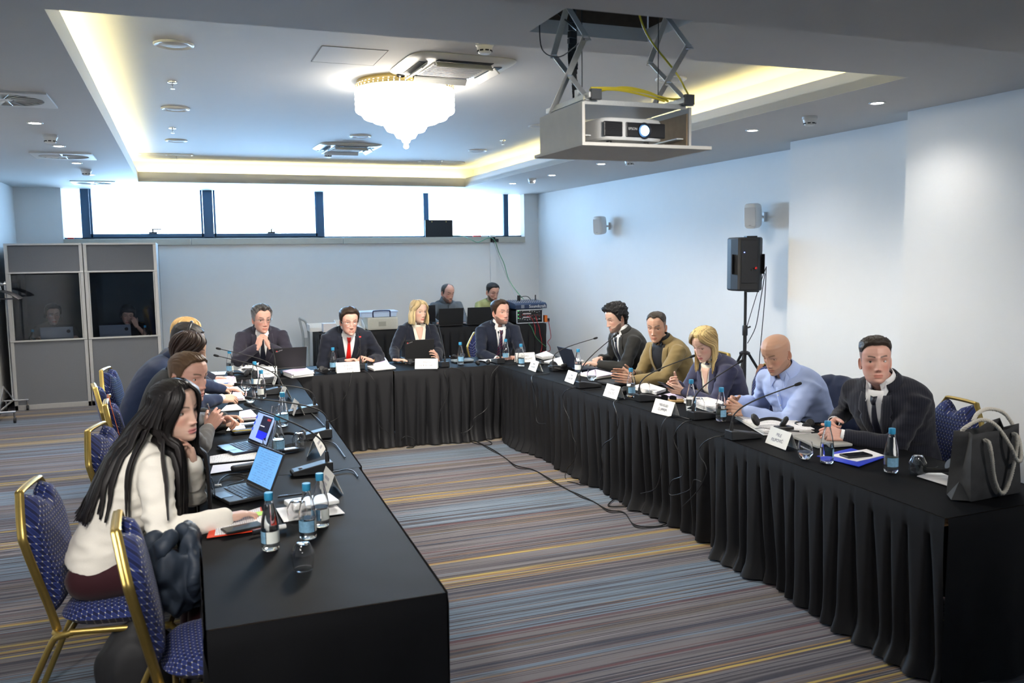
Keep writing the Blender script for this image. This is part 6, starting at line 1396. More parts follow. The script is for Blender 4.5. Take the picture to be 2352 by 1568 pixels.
SERV = {'I': {'v.18': (.18,)}, 'L': {'v.17': (.17,), 'h0.10.60': (0, .10, .60), 's.58.0.2': (.58, 0, .2)}, 'A': {'d.39.1.10.0.06': (.38, 1, .12, 0, .06), 'd.37.1.66.0.15': (.38, 1, .66, 0, .15), 'h.33.20.56': (.33, .20, .56), 'f.10.0': (.12, 0), 'f.66.0': (.66, 0)}, 'V': {'d.10.1.38.0.15': (.12, 1, .39, 0, .15), 'd.66.1.38.0.06': (.66, 1, .40, 0, .06), 'f.10.1': (.12, 1), 'f.66.1': (.66, 1)}, 'E': {'v.17': (.17,), 'h0.10.60': (0, .1, .6), 'h1.10.58': (1, .1, .58), 'h.5.17.46': (.5, .17, .46), 's.58.0.2': (.58, 0, .2), 's.56.8.2': (.56, .8, .2)}, 'B': {'v.17': (.17,), 'a.22.75.34.25.-90.90': (.22, .75, .34, .25, -90, 90), 'a.22.26.40.26.-90.90': (.22, .26, .40, .26, -90, 90)}, 'D': {'v.17': (.17,), 'a.22.5.46.5.-90.90': (.22, .5, .46, .5, -90, 90)}, 'P': {'v.17': (.17,), 'a.22.72.38.28.-90.90': (.22, .72, .38, .28, -90, 90)}, 'R': {'v.17': (.17,), 'a.22.73.36.27.-90.90': (.22, .73, .36, .27, -90, 90), 'd.40.46.68.0.15': (.38, .46, .66, 0, .15), 'f.70.0': (.68, 0)}, 'O': {'a.40.5.34.5.0.360': (.40, .5, .36, .5, 0, 360)}, 'G': {'a.42.5.36.5.40.320': (.42, .5, .36, .5, 40, 320), 's.66.1.32': (.66, .08, .34), 's.64.72.22': (.68, .72, .24), 'h.4': (.42, .48, .78)}, 'C': {'a.42.5.36.5.45.315': (.42, .5, .36, .5, 45, 315), 's.64.7.25': (.66, .7, .25)}, 'S': {'a.28.76.20.24.10.270': (.28, .75, .21, .25, 20, 270), 'a.28.26.22.26.-90.170': (.28, .26, .23, .26, -160, 90), 's.46.72.24': (.48, .74, .24), 's.06.04.24': (.06, .04, .24)}, 'J': {'j': ()}, 'T': {'v.34': (.34,), 'h1.04.64': (1, .04, .64), 's.05.78.22': (.06, .78, .22), 's.63.78.22': (.62, .78, .22)}, 'N': {'w.12': (.12,), 'w.66': (.66,), 'd.12.1.66.0.13': (.13, 1, .65, 0, .13), 'f.12.1': (.12, 1)}, 'Y': {'d.10.1.37.48.14': (.12, 1, .38, .46, .14), 'd.64.1.37.48.06': (.64, 1, .38, .46, .06), 'y.37': (.37,), 'f.10.1': (.12, 1), 'f.64.1': (.64, 1)}}
def name_card(label, a, b_, lines, hand=False, size=.024, w=.20, h=.098, flip=False, scrib=False):
    A_, B_ = P(*a, TT+.092), P(*b_, TT+.092); c = (A_+B_)/2; yaw = math.atan2(B_.y-A_.y, B_.x-A_.x)
    t_ = thing('name_card', label, 'name card', (c.x, c.y, TT+.0015), yaw, 'white folded name cards'); sp = .036; hz = math.sqrt(h*h-sp*sp)
    m1 = MB(); m1.add([(-w/2, -sp, 0), (w/2, -sp, 0), (w/2, 0, hz), (-w/2, 0, hz), (w/2, sp, 0), (-w/2, sp, 0)], [(0, 1, 2, 3), (3, 2, 4, 5)]); m1.build('card', card_m, t_, smooth=0, solid=.0012, recalc=False)
    T = Matrix.Translation((0, -sp/2-.0016, hz/2)) @ Matrix.Rotation(math.atan2(hz, sp), 4, 'X')
    if scrib:
        s = MB(); r = random.Random(len(label))
        for k, ln in enumerate((.085, .06)):
            x = -ln/2
            while x < ln/2: q = r.uniform(.004, .009); s.box((x+q/2, .012-.026*k, 0), (q*.55, .013, .0006), T @ Matrix.Rotation(0, 4, 'Z')); x += q+.002
        s.build('lettering', mat('faded_ink', (.42, .41, .45), .7), t_, smooth=0)
    else:
        for k, ln in enumerate(lines):
            Q = T @ Matrix.Translation((0, (.5*(len(lines)-1)-k)*size*1.22, 0)) @ Matrix.Rotation((.05 if k else -.03) if hand else 0, 4, 'Z')
            if hand: lettering(ln, size, blu_ink, t_, Q)
            else: sb = serif_mb(ln.strip(), size*.74); sh_ = Vector((.022 if ln.startswith(' ') else 0, 0, 0)); sb.v = [Q @ (p_+sh_) for p_ in sb.v]; sb.build('lettering', ink, t_, smooth=0, recalc=False)
    return t_
name_card('printed name card before the man with clasped hands', (583, 843), (636, 841), ['PAVLE', '      OVIC'], size=.027)
name_card('printed name card before the man in red tie', (772, 833), (824, 830), ['AGRON', 'SOJATI'], size=.027, w=.215)
name_card('printed name card before the blonde woman at the head table', (954, 824), (1005, 823.6), ['OLIVIA', 'DEBAVEYE'], size=.027, w=.215)
name_card('handwritten name card at the right end of the head table', (1183, 811), (1228, 808.8), ['NIJAD', '         NOVIĆ'], True, .026)
name_card('handwritten name card at the far end of the right table', (1218, 824), (1242, 832), ['AMER', 'ZUKOVIĆ'], True)
name_card('handwritten name card beside the second right microphone', (1304, 849), (1328, 857), ['ELMIR', 'MUJKOVIĆ'], True)
name_card('handwritten name card before the man in olive jacket', (1394, 880), (1426, 888.6), ['DANA', 'VESELČIĆ'], True)
name_card('handwritten name card before the sunglasses', (1508, 915), (1549, 924), ['MEVSUD', 'ČUPRIJA'], True)
name_card('nearest handwritten name card beside the water tumbler', (1770, 978), (1820, 995), ['MILE', 'FILIPOVIĆ'], True, .025)
name_card('name card at the far corner of the left table', (631.5, 852), (641, 864), [], scrib=True, w=.19)
name_card('second farthest name card on the left table', (649, 882), (660, 892), [], scrib=True, w=.19)
name_card('name card in front of the third left microphone', (673, 912), (689, 926), [], scrib=True, w=.19)
name_card('name card in front of the fourth left microphone', (717, 1013), (734, 991), [], scrib=True, w=.18)
name_card('nearest name card on the left table beside the white notebooks', (746, 1067), (771, 1094), [], scrib=True, w=.19)
# ================================================================ paper, phones and small things on the tables
m = mat('printed_paper', (.80, .79, .80), .7); t = NT(m); tcn = t.n('ShaderNodeTexCoord'); sp_ = t.n('ShaderNodeSeparateXYZ'); t.l(tcn.outputs['Object'], sp_.inputs[0]); nz = t.n('ShaderNodeTexNoise'); nz.inputs['Scale'].default_value = 130; t.l(tcn.outputs['Object'], nz.inputs['Vector'])
ln = t.mth('MULTIPLY', t.mth('LESS_THAN', t.mth('FRACT', t.mth('MULTIPLY', sp_.outputs['X'], 120)), .38), t.mth('GREATER_THAN', nz.outputs['Fac'], .46)); t.l(t.mix(t.mth('MULTIPLY', ln, .55), (.80, .79, .80), (.25, .24, .30)), t.b.inputs['Base Color']); printed = m
m = mat('pink_booklet', (.72, .58, .70), .6); t = NT(m); tcn = t.n('ShaderNodeTexCoord'); sp_ = t.n('ShaderNodeSeparateXYZ'); t.l(tcn.outputs['Object'], sp_.inputs[0]); nz = t.n('ShaderNodeTexNoise'); nz.inputs['Scale'].default_value = 70; t.l(tcn.outputs['Object'], nz.inputs['Vector'])
c = t.mix(t.mth('MULTIPLY', t.mth('GREATER_THAN', nz.outputs['Fac'], .56), t.mth('GREATER_THAN', sp_.outputs['X'], -.01)), (.74, .58, .72), (.30, .20, .38)); c = t.mix(t.mth('LESS_THAN', sp_.outputs['X'], -.035), c, (.42, .55, .78)); t.l(c, t.b.inputs['Base Color']); booklet = m
edge_m = mat('page_edges', (.72, .71, .70), .8, noise_s=600, var=.12)
def sheet(name, label, cat, px, thick=.003, m_=paper_m, z=TT+.002, group=None, layers=1, edge=None, bev=0):
    q = [P(x, y, z) for x, y in px]; c = sum(q, Vector())/len(q); q = [p-c for p in q]; t_ = None; rr = random.Random(int(px[0][0]))
    if layers == 1:
        b = MB(); n = len(q); b.add([p for p in q]+[p+Vector((0, 0, thick)) for p in q], [tuple(range(n-1, -1, -1)), tuple(range(n, 2*n))]+[(i, (i+1) % n, n+(i+1) % n, n+i) for i in range(n)]); o = b.build(name, m_, None, (c.x, c.y, z), smooth=0, bev=bev); return tag(o, label, cat, group)
    t_ = thing(name, label, cat, (c.x, c.y, z), group=group); h = thick/layers
    for k in range(layers):
        R_ = Matrix.Rotation(rr.uniform(-.06, .06), 3, 'Z'); o_ = Vector((rr.uniform(-.006, .006), rr.uniform(-.006, .006), 0)); qq = [R_ @ p+o_ for p in q]; b = MB(); n = len(q)
        b.add([p+Vector((0, 0, h*k)) for p in qq]+[p+Vector((0, 0, h*(k+.92))) for p in qq], [tuple(range(n-1, -1, -1)), tuple(range(n, 2*n))]+[(i, (i+1) % n, n+(i+1) % n, n+i) for i in range(n)]); b.build('paper_bundle', m_ if k == layers-1 else (edge or edge_m), t_, smooth=0)
    return t_
def rect(cx, cy, w, d, rz, z=TT):
    c = P(cx, cy, z); a = math.radians(rz); u, v = Vector((math.cos(a), math.sin(a), 0)), Vector((-math.sin(a), math.cos(a), 0)); return c, u, v
def slab_thing(name, label, cat, cx, cy, w, d, rz, h, m_, z=TT+.002, group=None, layers=1, bev=.0, top=None):
    c = P(cx, cy, z); rr = random.Random(int(cx*7+cy)); t_ = thing(name, label, cat, (c.x, c.y, z), math.radians(rz), group); hh = h/layers
    for k in range(layers):
        b = MB(); b.box((rr.uniform(-.005, .005) if layers > 1 else 0, rr.uniform(-.005, .005) if layers > 1 else 0, hh*(k+.5)), (w, d, hh*.94), rz=rr.uniform(-.05, .05) if layers > 1 else 0); b.build('paper_bundle' if layers > 1 else 'cover', (m_ if k == layers-1 else edge_m) if layers > 1 else m_, t_, smooth=0, bev=bev)
    if top: b = MB(); b.box((0, 0, h+.0006), (w*top[1], d*top[2], .001)); b.build(top[3], top[0], t_, smooth=0)
    return t_
RP = 'paper stacks on the tables'
red_f = mat('red_folder', (.75, .06, .02), .5); blue_f = mat('blue_folder', (.02, .05, .55), .4); phone_g = mat('phone_glass', (.008, .008, .010), .12); green_n = mat('green_sticky', (.45, .80, .12), .6); tan_n = mat('tan_cover', (.50, .33, .14), .5); grey_n = mat('grey_cover', (.30, .30, .28), .6); lav = mat('lavender_sheet', (.62, .54, .72), .6)
sheet('folder', 'red folder under papers beside the nearest bottle', 'folder', [(475, 1236), (486, 1203), (600, 1165), (612, 1216)], .003, red_f)
sheet('document', 'printed pages on the red folder under the woman\'s hand', 'paper', [(493, 1230), (500, 1197), (597, 1166), (607, 1212)], .003, printed, TT+.006)
p = P(557, 1213, TT+.012); t_ = thing('smartphone', 'smartphone lying on the red folder pages', 'phone', (p.x, p.y, TT+.011), math.radians(16)); b = MB(); b.box((0, 0, .004), (.150, .072, .008)); b.build('phone_body', black_pl, t_, smooth=0, bev=.003); b = MB(); b.box((0, 0, .0083), (.142, .065, .0008)); b.build('screen', phone_g, t_, smooth=0)
slab_thing('sticky_note', 'bright green sticky note on the pages', 'sticky note', 598, 1179, .05, .05, 10, .002, green_n, TT+.011)
p = P(622, 1222, TT); t_ = thing('marker_pen', 'white and black marker behind the nearest bottle', 'marker', (p.x, p.y, TT+.0125), math.radians(14)); b = MB(); b.tube([(.0, 0, 0), (.06, 0, 0)], .010, 14); b.build('marker_body', white_pl, t_); b = MB(); b.tube([(-.07, 0, 0), (-.0, 0, 0)], .0095, 14); b.build('marker_cap', black_pl, t_)
sheet('document', 'white sheet under the two white notebooks', 'paper', [(634, 1168), (652, 1199), (792, 1179), (762, 1150)], .002, paper_m)
for k, lb in enumerate(('lower of two white notebooks on the left table', 'upper of two white notebooks on the left table')):
    t_ = slab_thing('notebook', lb, 'notebook', 716, 1158+k*-2, .20, .135, 12-3*k, .017, white_pl, TT+.0045+.018*k, 'white notebooks', bev=.004)
def pen(label, a, b_, m_, z=TT+.007, r=.0042):
    A_, B_ = P(*a, z), P(*b_, z); c = (A_+B_)/2; t_ = thing('pen', label, 'pen', c, math.atan2(B_.y-A_.y, B_.x-A_.x), 'pens'); L = .14; b = MB(); b.tube([(-L/2, 0, 0), (L/2-.02, 0, 0)], r, 10); b.build('pen_barrel', m_, t_); b = MB(); b.tube([(L/2-.02, 0, 0), (L/2, 0, 0)], [r*.9, .001], 10); b.build('pen_tip', silver_f, t_); b = MB(); b.box((-L/2+.025, 0, r+.001), (.04, .002, .0015)); b.build('pen_clip', silver_f, t_, smooth=0); return t_
pen('black pen beyond the white notebooks', (648, 1140), (700, 1133), black_pl)
sheet('document', 'printed letter between the two left laptops', 'paper', [(482, 1065), (482, 1049), (587, 1031), (594, 1054)], .004, printed)
sheet('document', 'pale lavender sheet below the printed letter', 'paper', [(483, 1088), (489, 1069), (597, 1058), (585, 1072)], .002, mat('pale_sheet', (.74, .72, .82), .6))
t_ = slab_thing('glasses_case', 'black glasses case behind the nearest left laptop', 'case', 566, 1078, .15, .055, 18, .03, black_mt, bev=.012)
def coil(label, pts, z, r=.003, name='cable', m_=None, group='thin cables'):
    b = MB(); b.tube(spline([P(x, y, zz) if len(q) == 3 else P(x, y, z) for q in pts for x, y, zz in [(q+(z,))[:3]]], 6), r, 6); return tag(b.build(name, m_ or cab, smooth=60), label, 'cable', group)
o = coil('black charging cable coiled beside the nearest left laptop', [(500, 1112), (508, 1100), (525, 1090), (548, 1088), (566, 1092)], TT+.006, .0035); b = MB(); q = P(501, 1114, TT+.006); b.box(q, (.03, .012, .008)); b.build('plug', white_pl, o, smooth=0, bev=.002)
coil('second black cable loop by the nearest left laptop', [(504, 1114), (512, 1118), (530, 1112), (552, 1106), (560, 1102)], TT+.005, .0025)
t_ = slab_thing('receiver', 'small receiver with lit display beside the bottle between the laptops', 'receiver', 664, 1037, .10, .05, 12, .018, black_pl, bev=.004, top=(mat('lcd', (.5, .65, .9), .3, emit=(.55, .7, 1), es=.7), .7, .6, 'display'))
def headset(label, px, rz, z=TT+.002, s=1.):
    p = P(*px, z); t_ = thing('headphones', label, 'headphones', (p.x, p.y, z), math.radians(rz), 'black conference headphones')
    b = MB(); b.tube([(.075*s*math.cos(a), .085*s*math.sin(a)+.0, .012+.02*math.sin(a)) for a in [PI*k/16 for k in range(17)]], .006*s, 8, flat=(.7, 1.5)); b.build('headband', black_pl, t_)
    for sg in (-1, 1):
        M_ = Matrix.Translation((sg*.072*s, -.008, .032*s)) @ Matrix.Rotation(sg*.5, 4, 'Y') @ Matrix.Rotation(PI/2, 4, 'Y'); b = MB(); b.lathe([(0, .016), (.024*s, .015), (.033*s, .006), (.033*s, -.006), (.024*s, -.013), (0, -.014)], 20, M_=M_, cap0=False, cap1=False); b.build('ear_cushion', black_mt, t_)
    b = MB(); b.tube(spline([(.07*s, -.02, .01), (.10, -.06, .004), (.05, -.09, .004), (-.02, -.07, .004), (-.06, -.1, .004)], 5), .0018, 6); b.build('headphone_cable', cab, t_); return t_
headset('headphones behind the bottle between the two left laptops', (664, 1014), 10)
headset('headphones lying before the bottle at the head table left end', (548, 867), 20); headset('headphones left of the red tie man\'s bottle', (741, 856), 95, s=.9); headset('headphones at the blonde woman\'s laptop and printed card', (944, 838), 90, s=.8)
headset('headphones right of the blonde woman beyond her microphone', (1052, 826), 40); headset('headphones beside the bearded man\'s microphone base', (1108, 838), 10, s=.8)
headset('headphones on the table in front of the curly haired man\'s papers', (1282, 849), 100, s=1.1); headset('folded headphones beside the farthest handwritten card', (1255, 840), 120, s=.8); headset('headphones left of the third right bottle', (1432, 905), 60, s=.8)
headset('headphones on the pile of papers near the pinstripe suit man', (1768, 980), -50, TT+.034, 1.15); headset('headphones on a white sheet beside the gift bag', (2150, 1085), 160, TT+.006, 1.05); headset('headphones between the blue shirt man and clasped hands', (1853, 985), 40, s=.8)
slab_thing('notebook', 'black notebook with pen before the left row far end', 'notebook', 562, 992, .15, .10, 12, .014, black_mt, bev=.003, group=None); pen('yellow pen on the black notebook', (548, 989), (575, 987), mat('yellow_pen', (.6, .42, .05), .4), TT+.022)
slab_thing('reading_glasses', 'folded glasses with pale frame beside the black notebook', 'glasses', 578, 974, .13, .035, 10, .012, mat('pale_plastic', (.55, .66, .85), .3), bev=.005)
BK = 'pink printed booklets'
sheet('booklet', 'pink booklet in front of the dark haired woman on the left', 'booklet', [(548, 966), (553, 951), (580, 946), (592, 964)], .02, booklet, group=BK, layers=4); sheet('document', 'white pages below the nearest pink booklet', 'paper', [(520, 990), (530, 974), (558, 972), (566, 988)], .004, paper_m)
sheet('booklet', 'pink booklet beside the writing hands of the headset man', 'booklet', [(527, 923), (530, 905), (550, 900), (564, 920)], .022, booklet, group=BK, layers=4); sheet('document', 'white notepad below the writing hands', 'paper', [(506, 945), (520, 932), (543, 929), (558, 941)], .005, paper_m)
sheet('booklet', 'pink booklet with blue pen at the far left', 'booklet', [(474, 893), (472, 876), (536, 868), (545, 884)], .025, booklet, group=BK, layers=4); pen('blue pen across the far left pink booklet', (482, 884), (536, 878), mat('blue_pen', (.05, .2, .55), .4), TT+.034)
sheet('document', 'printed sheets below the far left pink booklet', 'paper', [(470, 908), (476, 893), (545, 888), (562, 902)], .004, printed); pen('black pen on the printed sheets at the far left', (501, 897), (538, 894), black_pl, TT+.011); pen('black pens past the two water tumblers', (556, 945), (606, 937), black_pl)
sheet('document', 'white leaflet at the left tip of the head table', 'paper', [(476, 862), (480, 855), (500, 854), (494, 861)], .004, printed); sheet('document', 'second leaflet beside the head table bottle', 'paper', [(494, 861), (501, 854), (520, 853), (517, 860)], .004, printed)
# crumpled papers
p = P(582, 857, TT); b = MB()
for k in range(5): q = random.Random(k); R_ = Matrix.Translation((p.x+q.uniform(-.05, .06), p.y+q.uniform(-.03, .05), TT+.025+.010*k)) @ Matrix.Rotation(q.uniform(0, 3), 4, 'Z') @ Matrix.Rotation(q.uniform(-.5, .5), 4, 'X'); b.rings([[R_ @ Vector((.02*i-.09, .02*j-.06, .012*math.sin(i*1.1+k+j*.7))) for i in range(10)] for j in range(7)], closed=False)
tag(b.build('document', paper_m, smooth=40), 'crumpled white papers before the man with clasped hands', 'paper')
sheet('paper_stack', 'stack of papers under the laptop on the head table', 'papers', [(650, 862), (672, 869), (720, 863), (700, 852)], .042, lav, group=RP, layers=6)
slab_thing('receiver', 'small receiver beside the stacked papers on the head table', 'receiver', 714, 856, .06, .09, 10, .02, black_pl, bev=.004, top=(mat('lcd', None), .7, .4, 'display')); sheet('document', 'loose sheet left of the red tie man\'s bottle', 'paper', [(727, 851), (732, 845), (765, 844), (764, 849)], .003, paper_m)
sheet('paper_stack', 'lower white paper stack right of the red tie man', 'papers', [(843, 845), (858, 852), (908, 847), (890, 838)], .02, paper_m, group=RP, layers=3); sheet('paper_stack', 'lavender paper stack at the red tie man\'s elbow', 'papers', [(843, 837), (858, 843), (893, 839), (884, 829)], .04, lav, group=RP, layers=4)
slab_thing('pouch', 'grey cloth pouch before the water bottle on the head table', 'pouch', 1062, 830, .22, .10, 5, .025, mat('grey_cloth', (.20, .24, .27), .9, noise_s=200, bump=.2), bev=.01); slab_thing('notebook', 'open white notebook before the bearded man', 'notebook', 1122, 829, .17, .12, 4, .012, paper_m, bev=.002, group=None)
p = P(1012, 823, TT); t_ = thing('cup', 'white cup behind the laptop at the head table', 'cup', (p.x, p.y+.1, TT+.002)); b = MB(); b.lathe([(.02, 0), (.032, .02), (.037, .07), (.034, .07), (.028, .02), (.0, .008)], 24, cap1=False); b.build('cup_body', white_pl, t_, smooth=50); b = MB(); b.lathe([(.0372, .062), (.0376, .069)], 24, cap0=False, cap1=False); b.build('rim_band', mat('cup_blue', (.05, .08, .35), .4), t_)
sheet('paper_stack', 'pile of papers right of the bearded man', 'papers', [(1230, 821), (1246, 826), (1274, 822), (1254, 812)], .03, printed, group=RP, layers=5)
sheet('paper_stack', 'loose paper pile behind the edge-on laptop', 'papers', [(1250, 836), (1290, 842), (1342, 834), (1300, 824)], .03, paper_m, group=RP, layers=4)
sheet('paper_stack', 'white papers before the man in olive jacket', 'papers', [(1330, 862), (1372, 870), (1412, 864), (1372, 853)], .022, lav, group=RP, layers=4); p = P(1428, 884, TT); t_ = slab_thing('folder', 'black leather folder before the man in olive jacket', 'folder', 1424, 880, .30, .22, 10, .025, black_mt, bev=.008)
sheet('paper_stack', 'printed report stack behind the third right microphone', 'papers', [(1450, 893), (1508, 906), (1530, 899), (1485, 884)], .022, printed, group=RP, layers=4); sheet('document', 'lavender sheet under the phone woman\'s hands', 'paper', [(1500, 912), (1560, 922), (1590, 909), (1545, 902)], .004, lav)
slab_thing('notebook', 'tan notebook behind the sunglasses', 'notebook', 1562, 922, .16, .09, -20, .016, tan_n, bev=.003, group=None)
p = P(1536, 922, TT+.002); t_ = thing('sunglasses', 'dark sunglasses lying beside the tan notebook', 'sunglasses', (p.x, p.y, TT+.004), math.radians(-60))
for sg in (-1, 1): b = MB(); b.add([(sg*(.034+.028*abs(math.cos(a))**.7*math.copysign(1, math.cos(a))), .0, .024+.022*abs(math.sin(a))**.7*math.copysign(1, math.sin(a))) for a in [2*PI*k/20 for k in range(20)]], [tuple(range(20))]); b.build('lens', phone_g, t_, smooth=0, solid=.003)
b = MB(); b.tube([(-.065, 0, .038), (-.03, .0, .044), (0, .002, .034), (.03, 0, .044), (.065, 0, .038)], .0028, 8)
for sg in (-1, 1): b.tube([(sg*.065, 0, .038), (sg*.068, .06, .028), (sg*.066, .13, .004)], .0026, 8)
b.build('frame', black_pl, t_)
sheet('paper_stack', 'paper pile before the bald man behind his bottle', 'papers', [(1570, 926), (1640, 948), (1668, 934), (1610, 918)], .035, printed, group=RP, layers=6); sheet('document', 'printed sheet under the bald man\'s forearm', 'paper', [(1672, 949), (1700, 962), (1738, 957), (1712, 945)], .003, printed)
sheet('paper_stack', 'large fanned paper pile before the bald man\'s elbow', 'papers', [(1690, 964), (1760, 1000), (1868, 996), (1800, 962)], .030, printed, group=RP, layers=7)
pen('black pen on the large fanned paper pile', (1798, 988), (1832, 990), black_pl, TT+.038); slab_thing('receiver', 'black receiver on the large paper pile', 'receiver', 1800, 986, .10, .06, -10, .02, black_pl, TT+.034, bev=.004)
slab_thing('notebook', 'grey notebook under the clasped hands of the pinstripe man', 'notebook', 1884, 1014, .30, .21, 80, .016, grey_n, bev=.004, group=None); pen('silver pen beside the grey notebook', (1836, 1024), (1866, 1036), silver_f)
sheet('folder', 'blue folder under a white sheet near the gift bag', 'folder', [(1876, 1048), (1972, 1072), (2032, 1050), (1955, 1030)], .003, blue_f); sheet('document', 'white sheet on the blue folder', 'paper', [(1905, 1046), (1968, 1060), (2030, 1046), (1990, 1032)], .003, paper_m, TT+.006)
p = P(1966, 1046, TT+.012); t_ = thing('smartphone', 'black smartphone on the white sheet and blue folder', 'phone', (p.x, p.y, TT+.010), math.radians(-4)); b = MB(); b.box((0, 0, .005), (.15, .075, .010)); b.build('phone_body', black_pl, t_, smooth=0, bev=.004); b = MB(); b.box((0, 0, .0103), (.141, .067, .0008)); b.build('screen', phone_g, t_, smooth=0)
sheet('document', 'white sheet sticking out under the gift bag', 'paper', [(2106, 1094), (2190, 1120), (2215, 1108), (2150, 1082)], .003, paper_m)
def held_phone(k, label, rot, off=(0, .09, -.03)):
    a = PPL[k]['arms']; r = PPL[k]['root']; Mw = Matrix.Translation(r.location) @ Matrix.Rotation(r.rotation_euler.z, 4, 'Z')
    c = Mw @ ((a[1]['W']+a[-1]['W'])/2+Vector(off)); t_ = thing('smartphone', label, 'phone', c, rot=(rot, 0, r.rotation_euler.z)); b = MB(); b.box((0, 0, 0), (.074, .150, .009)); b.build('phone_body', black_pl, t_, smooth=0, bev=.004); b = MB(); b.box((0, 0, .0048), (.067, .142, .0008)); b.build('screen', phone_g, t_, smooth=0)
held_phone('R3', 'phone held in both hands by the blonde woman', .5, (0, .105, .015)); held_phone('R4', 'phone held in both hands by the bald man', .35, (0, .11, .005))
def held_pen(k, side, label, m_):
    a = PPL[k]['arms'][side]; r = PPL[k]['root']; Mw = Matrix.Translation(r.location) @ Matrix.Rotation(r.rotation_euler.z, 4, 'Z'); B = a['B']; c = a['W']+B @ Vector((-.03*side, .085, -.055)); d = B @ Vector((-.5*side, .3, .6)); w = Mw @ c; dd = (Mw.to_3x3() @ d).normalized()
    t_ = thing('pen', label, 'pen', w, group='pens'); b = MB(); b.tube([-dd*.06, dd*.085], .0045, 10); b.build('pen_barrel', m_, t_); b = MB(); b.tube([-dd*.06, -dd*.075], [.004, .001], 10); b.build('pen_tip', silver_f, t_)
held_pen('L2', 1, 'silver pen in the raised hand of the grey suit man', silver_f); held_pen('L4', 1, 'black pen in the hand of the headset man', black_pl)
# ---------------------------------------------------------------- grey felt gift bag with rope handles
felt_g = mat('grey_felt', (.052, .053, .055), .95, noise_s=14, var=.55, bump=.3, bdist=.004); rope_m = mat('cotton_rope', (.66, .62, .54), .8, noise_s=200, var=.1, bump=.3)
pa, pb_ = P(2228, 1153, TT), P(2342, 1131, TT); yaw = math.atan2(pb_.y-pa.y, pb_.x-pa.x); wB = (pb_-pa).length; cB = (pa+pb_)/2+Vector((-math.sin(yaw), math.cos(yaw), 0))*.055
t_ = thing('gift_bag', 'grey felt gift bag with white rope handles on the right table end', 'bag', (cB.x, cB.y, TT+.002), yaw)
hB = .285; rs = []
for z, w_, d_, pin in ((0, .96, .055, 0), (.004, 1, .057, 0), (.05, 1, .055, .004), (.12, .98, .050, .014), (.20, .95, .046, .026), (.26, .93, .044, .034), (hB, .92, .044, .036)):
    w2 = wB*w_/2; rs.append([Vector(v) for v in ((-w2, -d_, z), (-w2*.5, -d_-.004*math.sin(z*12), z), (0, -d_+.003, z), (w2*.5, -d_, z), (w2, -d_, z+.02*(z > .25)), (w2-pin, 0, z), (w2, d_, z+.03*(z > .25)), (w2*.5, d_, z+.02*(z > .25)), (0, d_-.006, z), (-w2*.5, d_, z), (-w2, d_, z), (-w2+pin, 0, z))])
b = MB(); b.rings(rs, True, False); b.build('bag_body', felt_g, t_, smooth=30, solid=.004, sub=0)
b = MB(); b.add([(-wB/2, -.057, .004), (-wB/2-.045, .0, .0), (-wB/2, .057, .004), (-wB/2, 0, .075)], [(0, 1, 3), (1, 2, 3), (0, 2, 1)]); b.build('gusset_fold', felt_g, t_, smooth=0)
def rope(path, r=.0085):
    path = spline(path, 12); b = MB(); L = 0; S_ = [0]
    for i in range(1, len(path)): L += (path[i]-path[i-1]).length; S_.append(L)
    for k in range(3):
        pts = []
        for i, p in enumerate(path):
            d = (path[min(i+1, len(path)-1)]-path[max(i-1, 0)]).normalized(); x = d.cross(Vector((.2, .9, .3))).normalized(); y_ = d.cross(x); a = S_[i]*210+2*PI*k/3; pts.append(p+x*(math.cos(a)*r*.5)+y_*(math.sin(a)*r*.5))
        b.tube(pts, r*.62, 7)
    return b
yf = -.058
rope([(-wB*.26, yf+.006, hB-.03), (-wB*.25, yf-.012, hB-.035), (-.215*wB, yf-.02, hB-.09), (-.12*wB, yf-.02, .08), (.03*wB, yf-.02, .02), (.16*wB, yf-.02, .06), (.27*wB, yf-.02, .17), (.31*wB, yf-.014, hB-.03), (.31*wB, yf+.006, hB-.02)]).build('rope_handle', rope_m, t_, smooth=60)
rope([(-wB*.30, .05, hB-.02), (-wB*.31, .03, hB+.01), (-wB*.12, -.0, hB+.045), (.06*wB, -.03, hB+.02), (.16*wB, -.075, hB-.06), (.28*wB, -.085, hB-.13), (.42*wB, -.07, hB-.12), (.52*wB, -.03, hB-.04), (.46*wB, .02, hB+.05), (.25*wB, .05, hB+.075), (.05*wB, .055, hB+.06), (-.05*wB, .052, hB+.03)]).build('rope_handle', rope_m, t_, smooth=60)
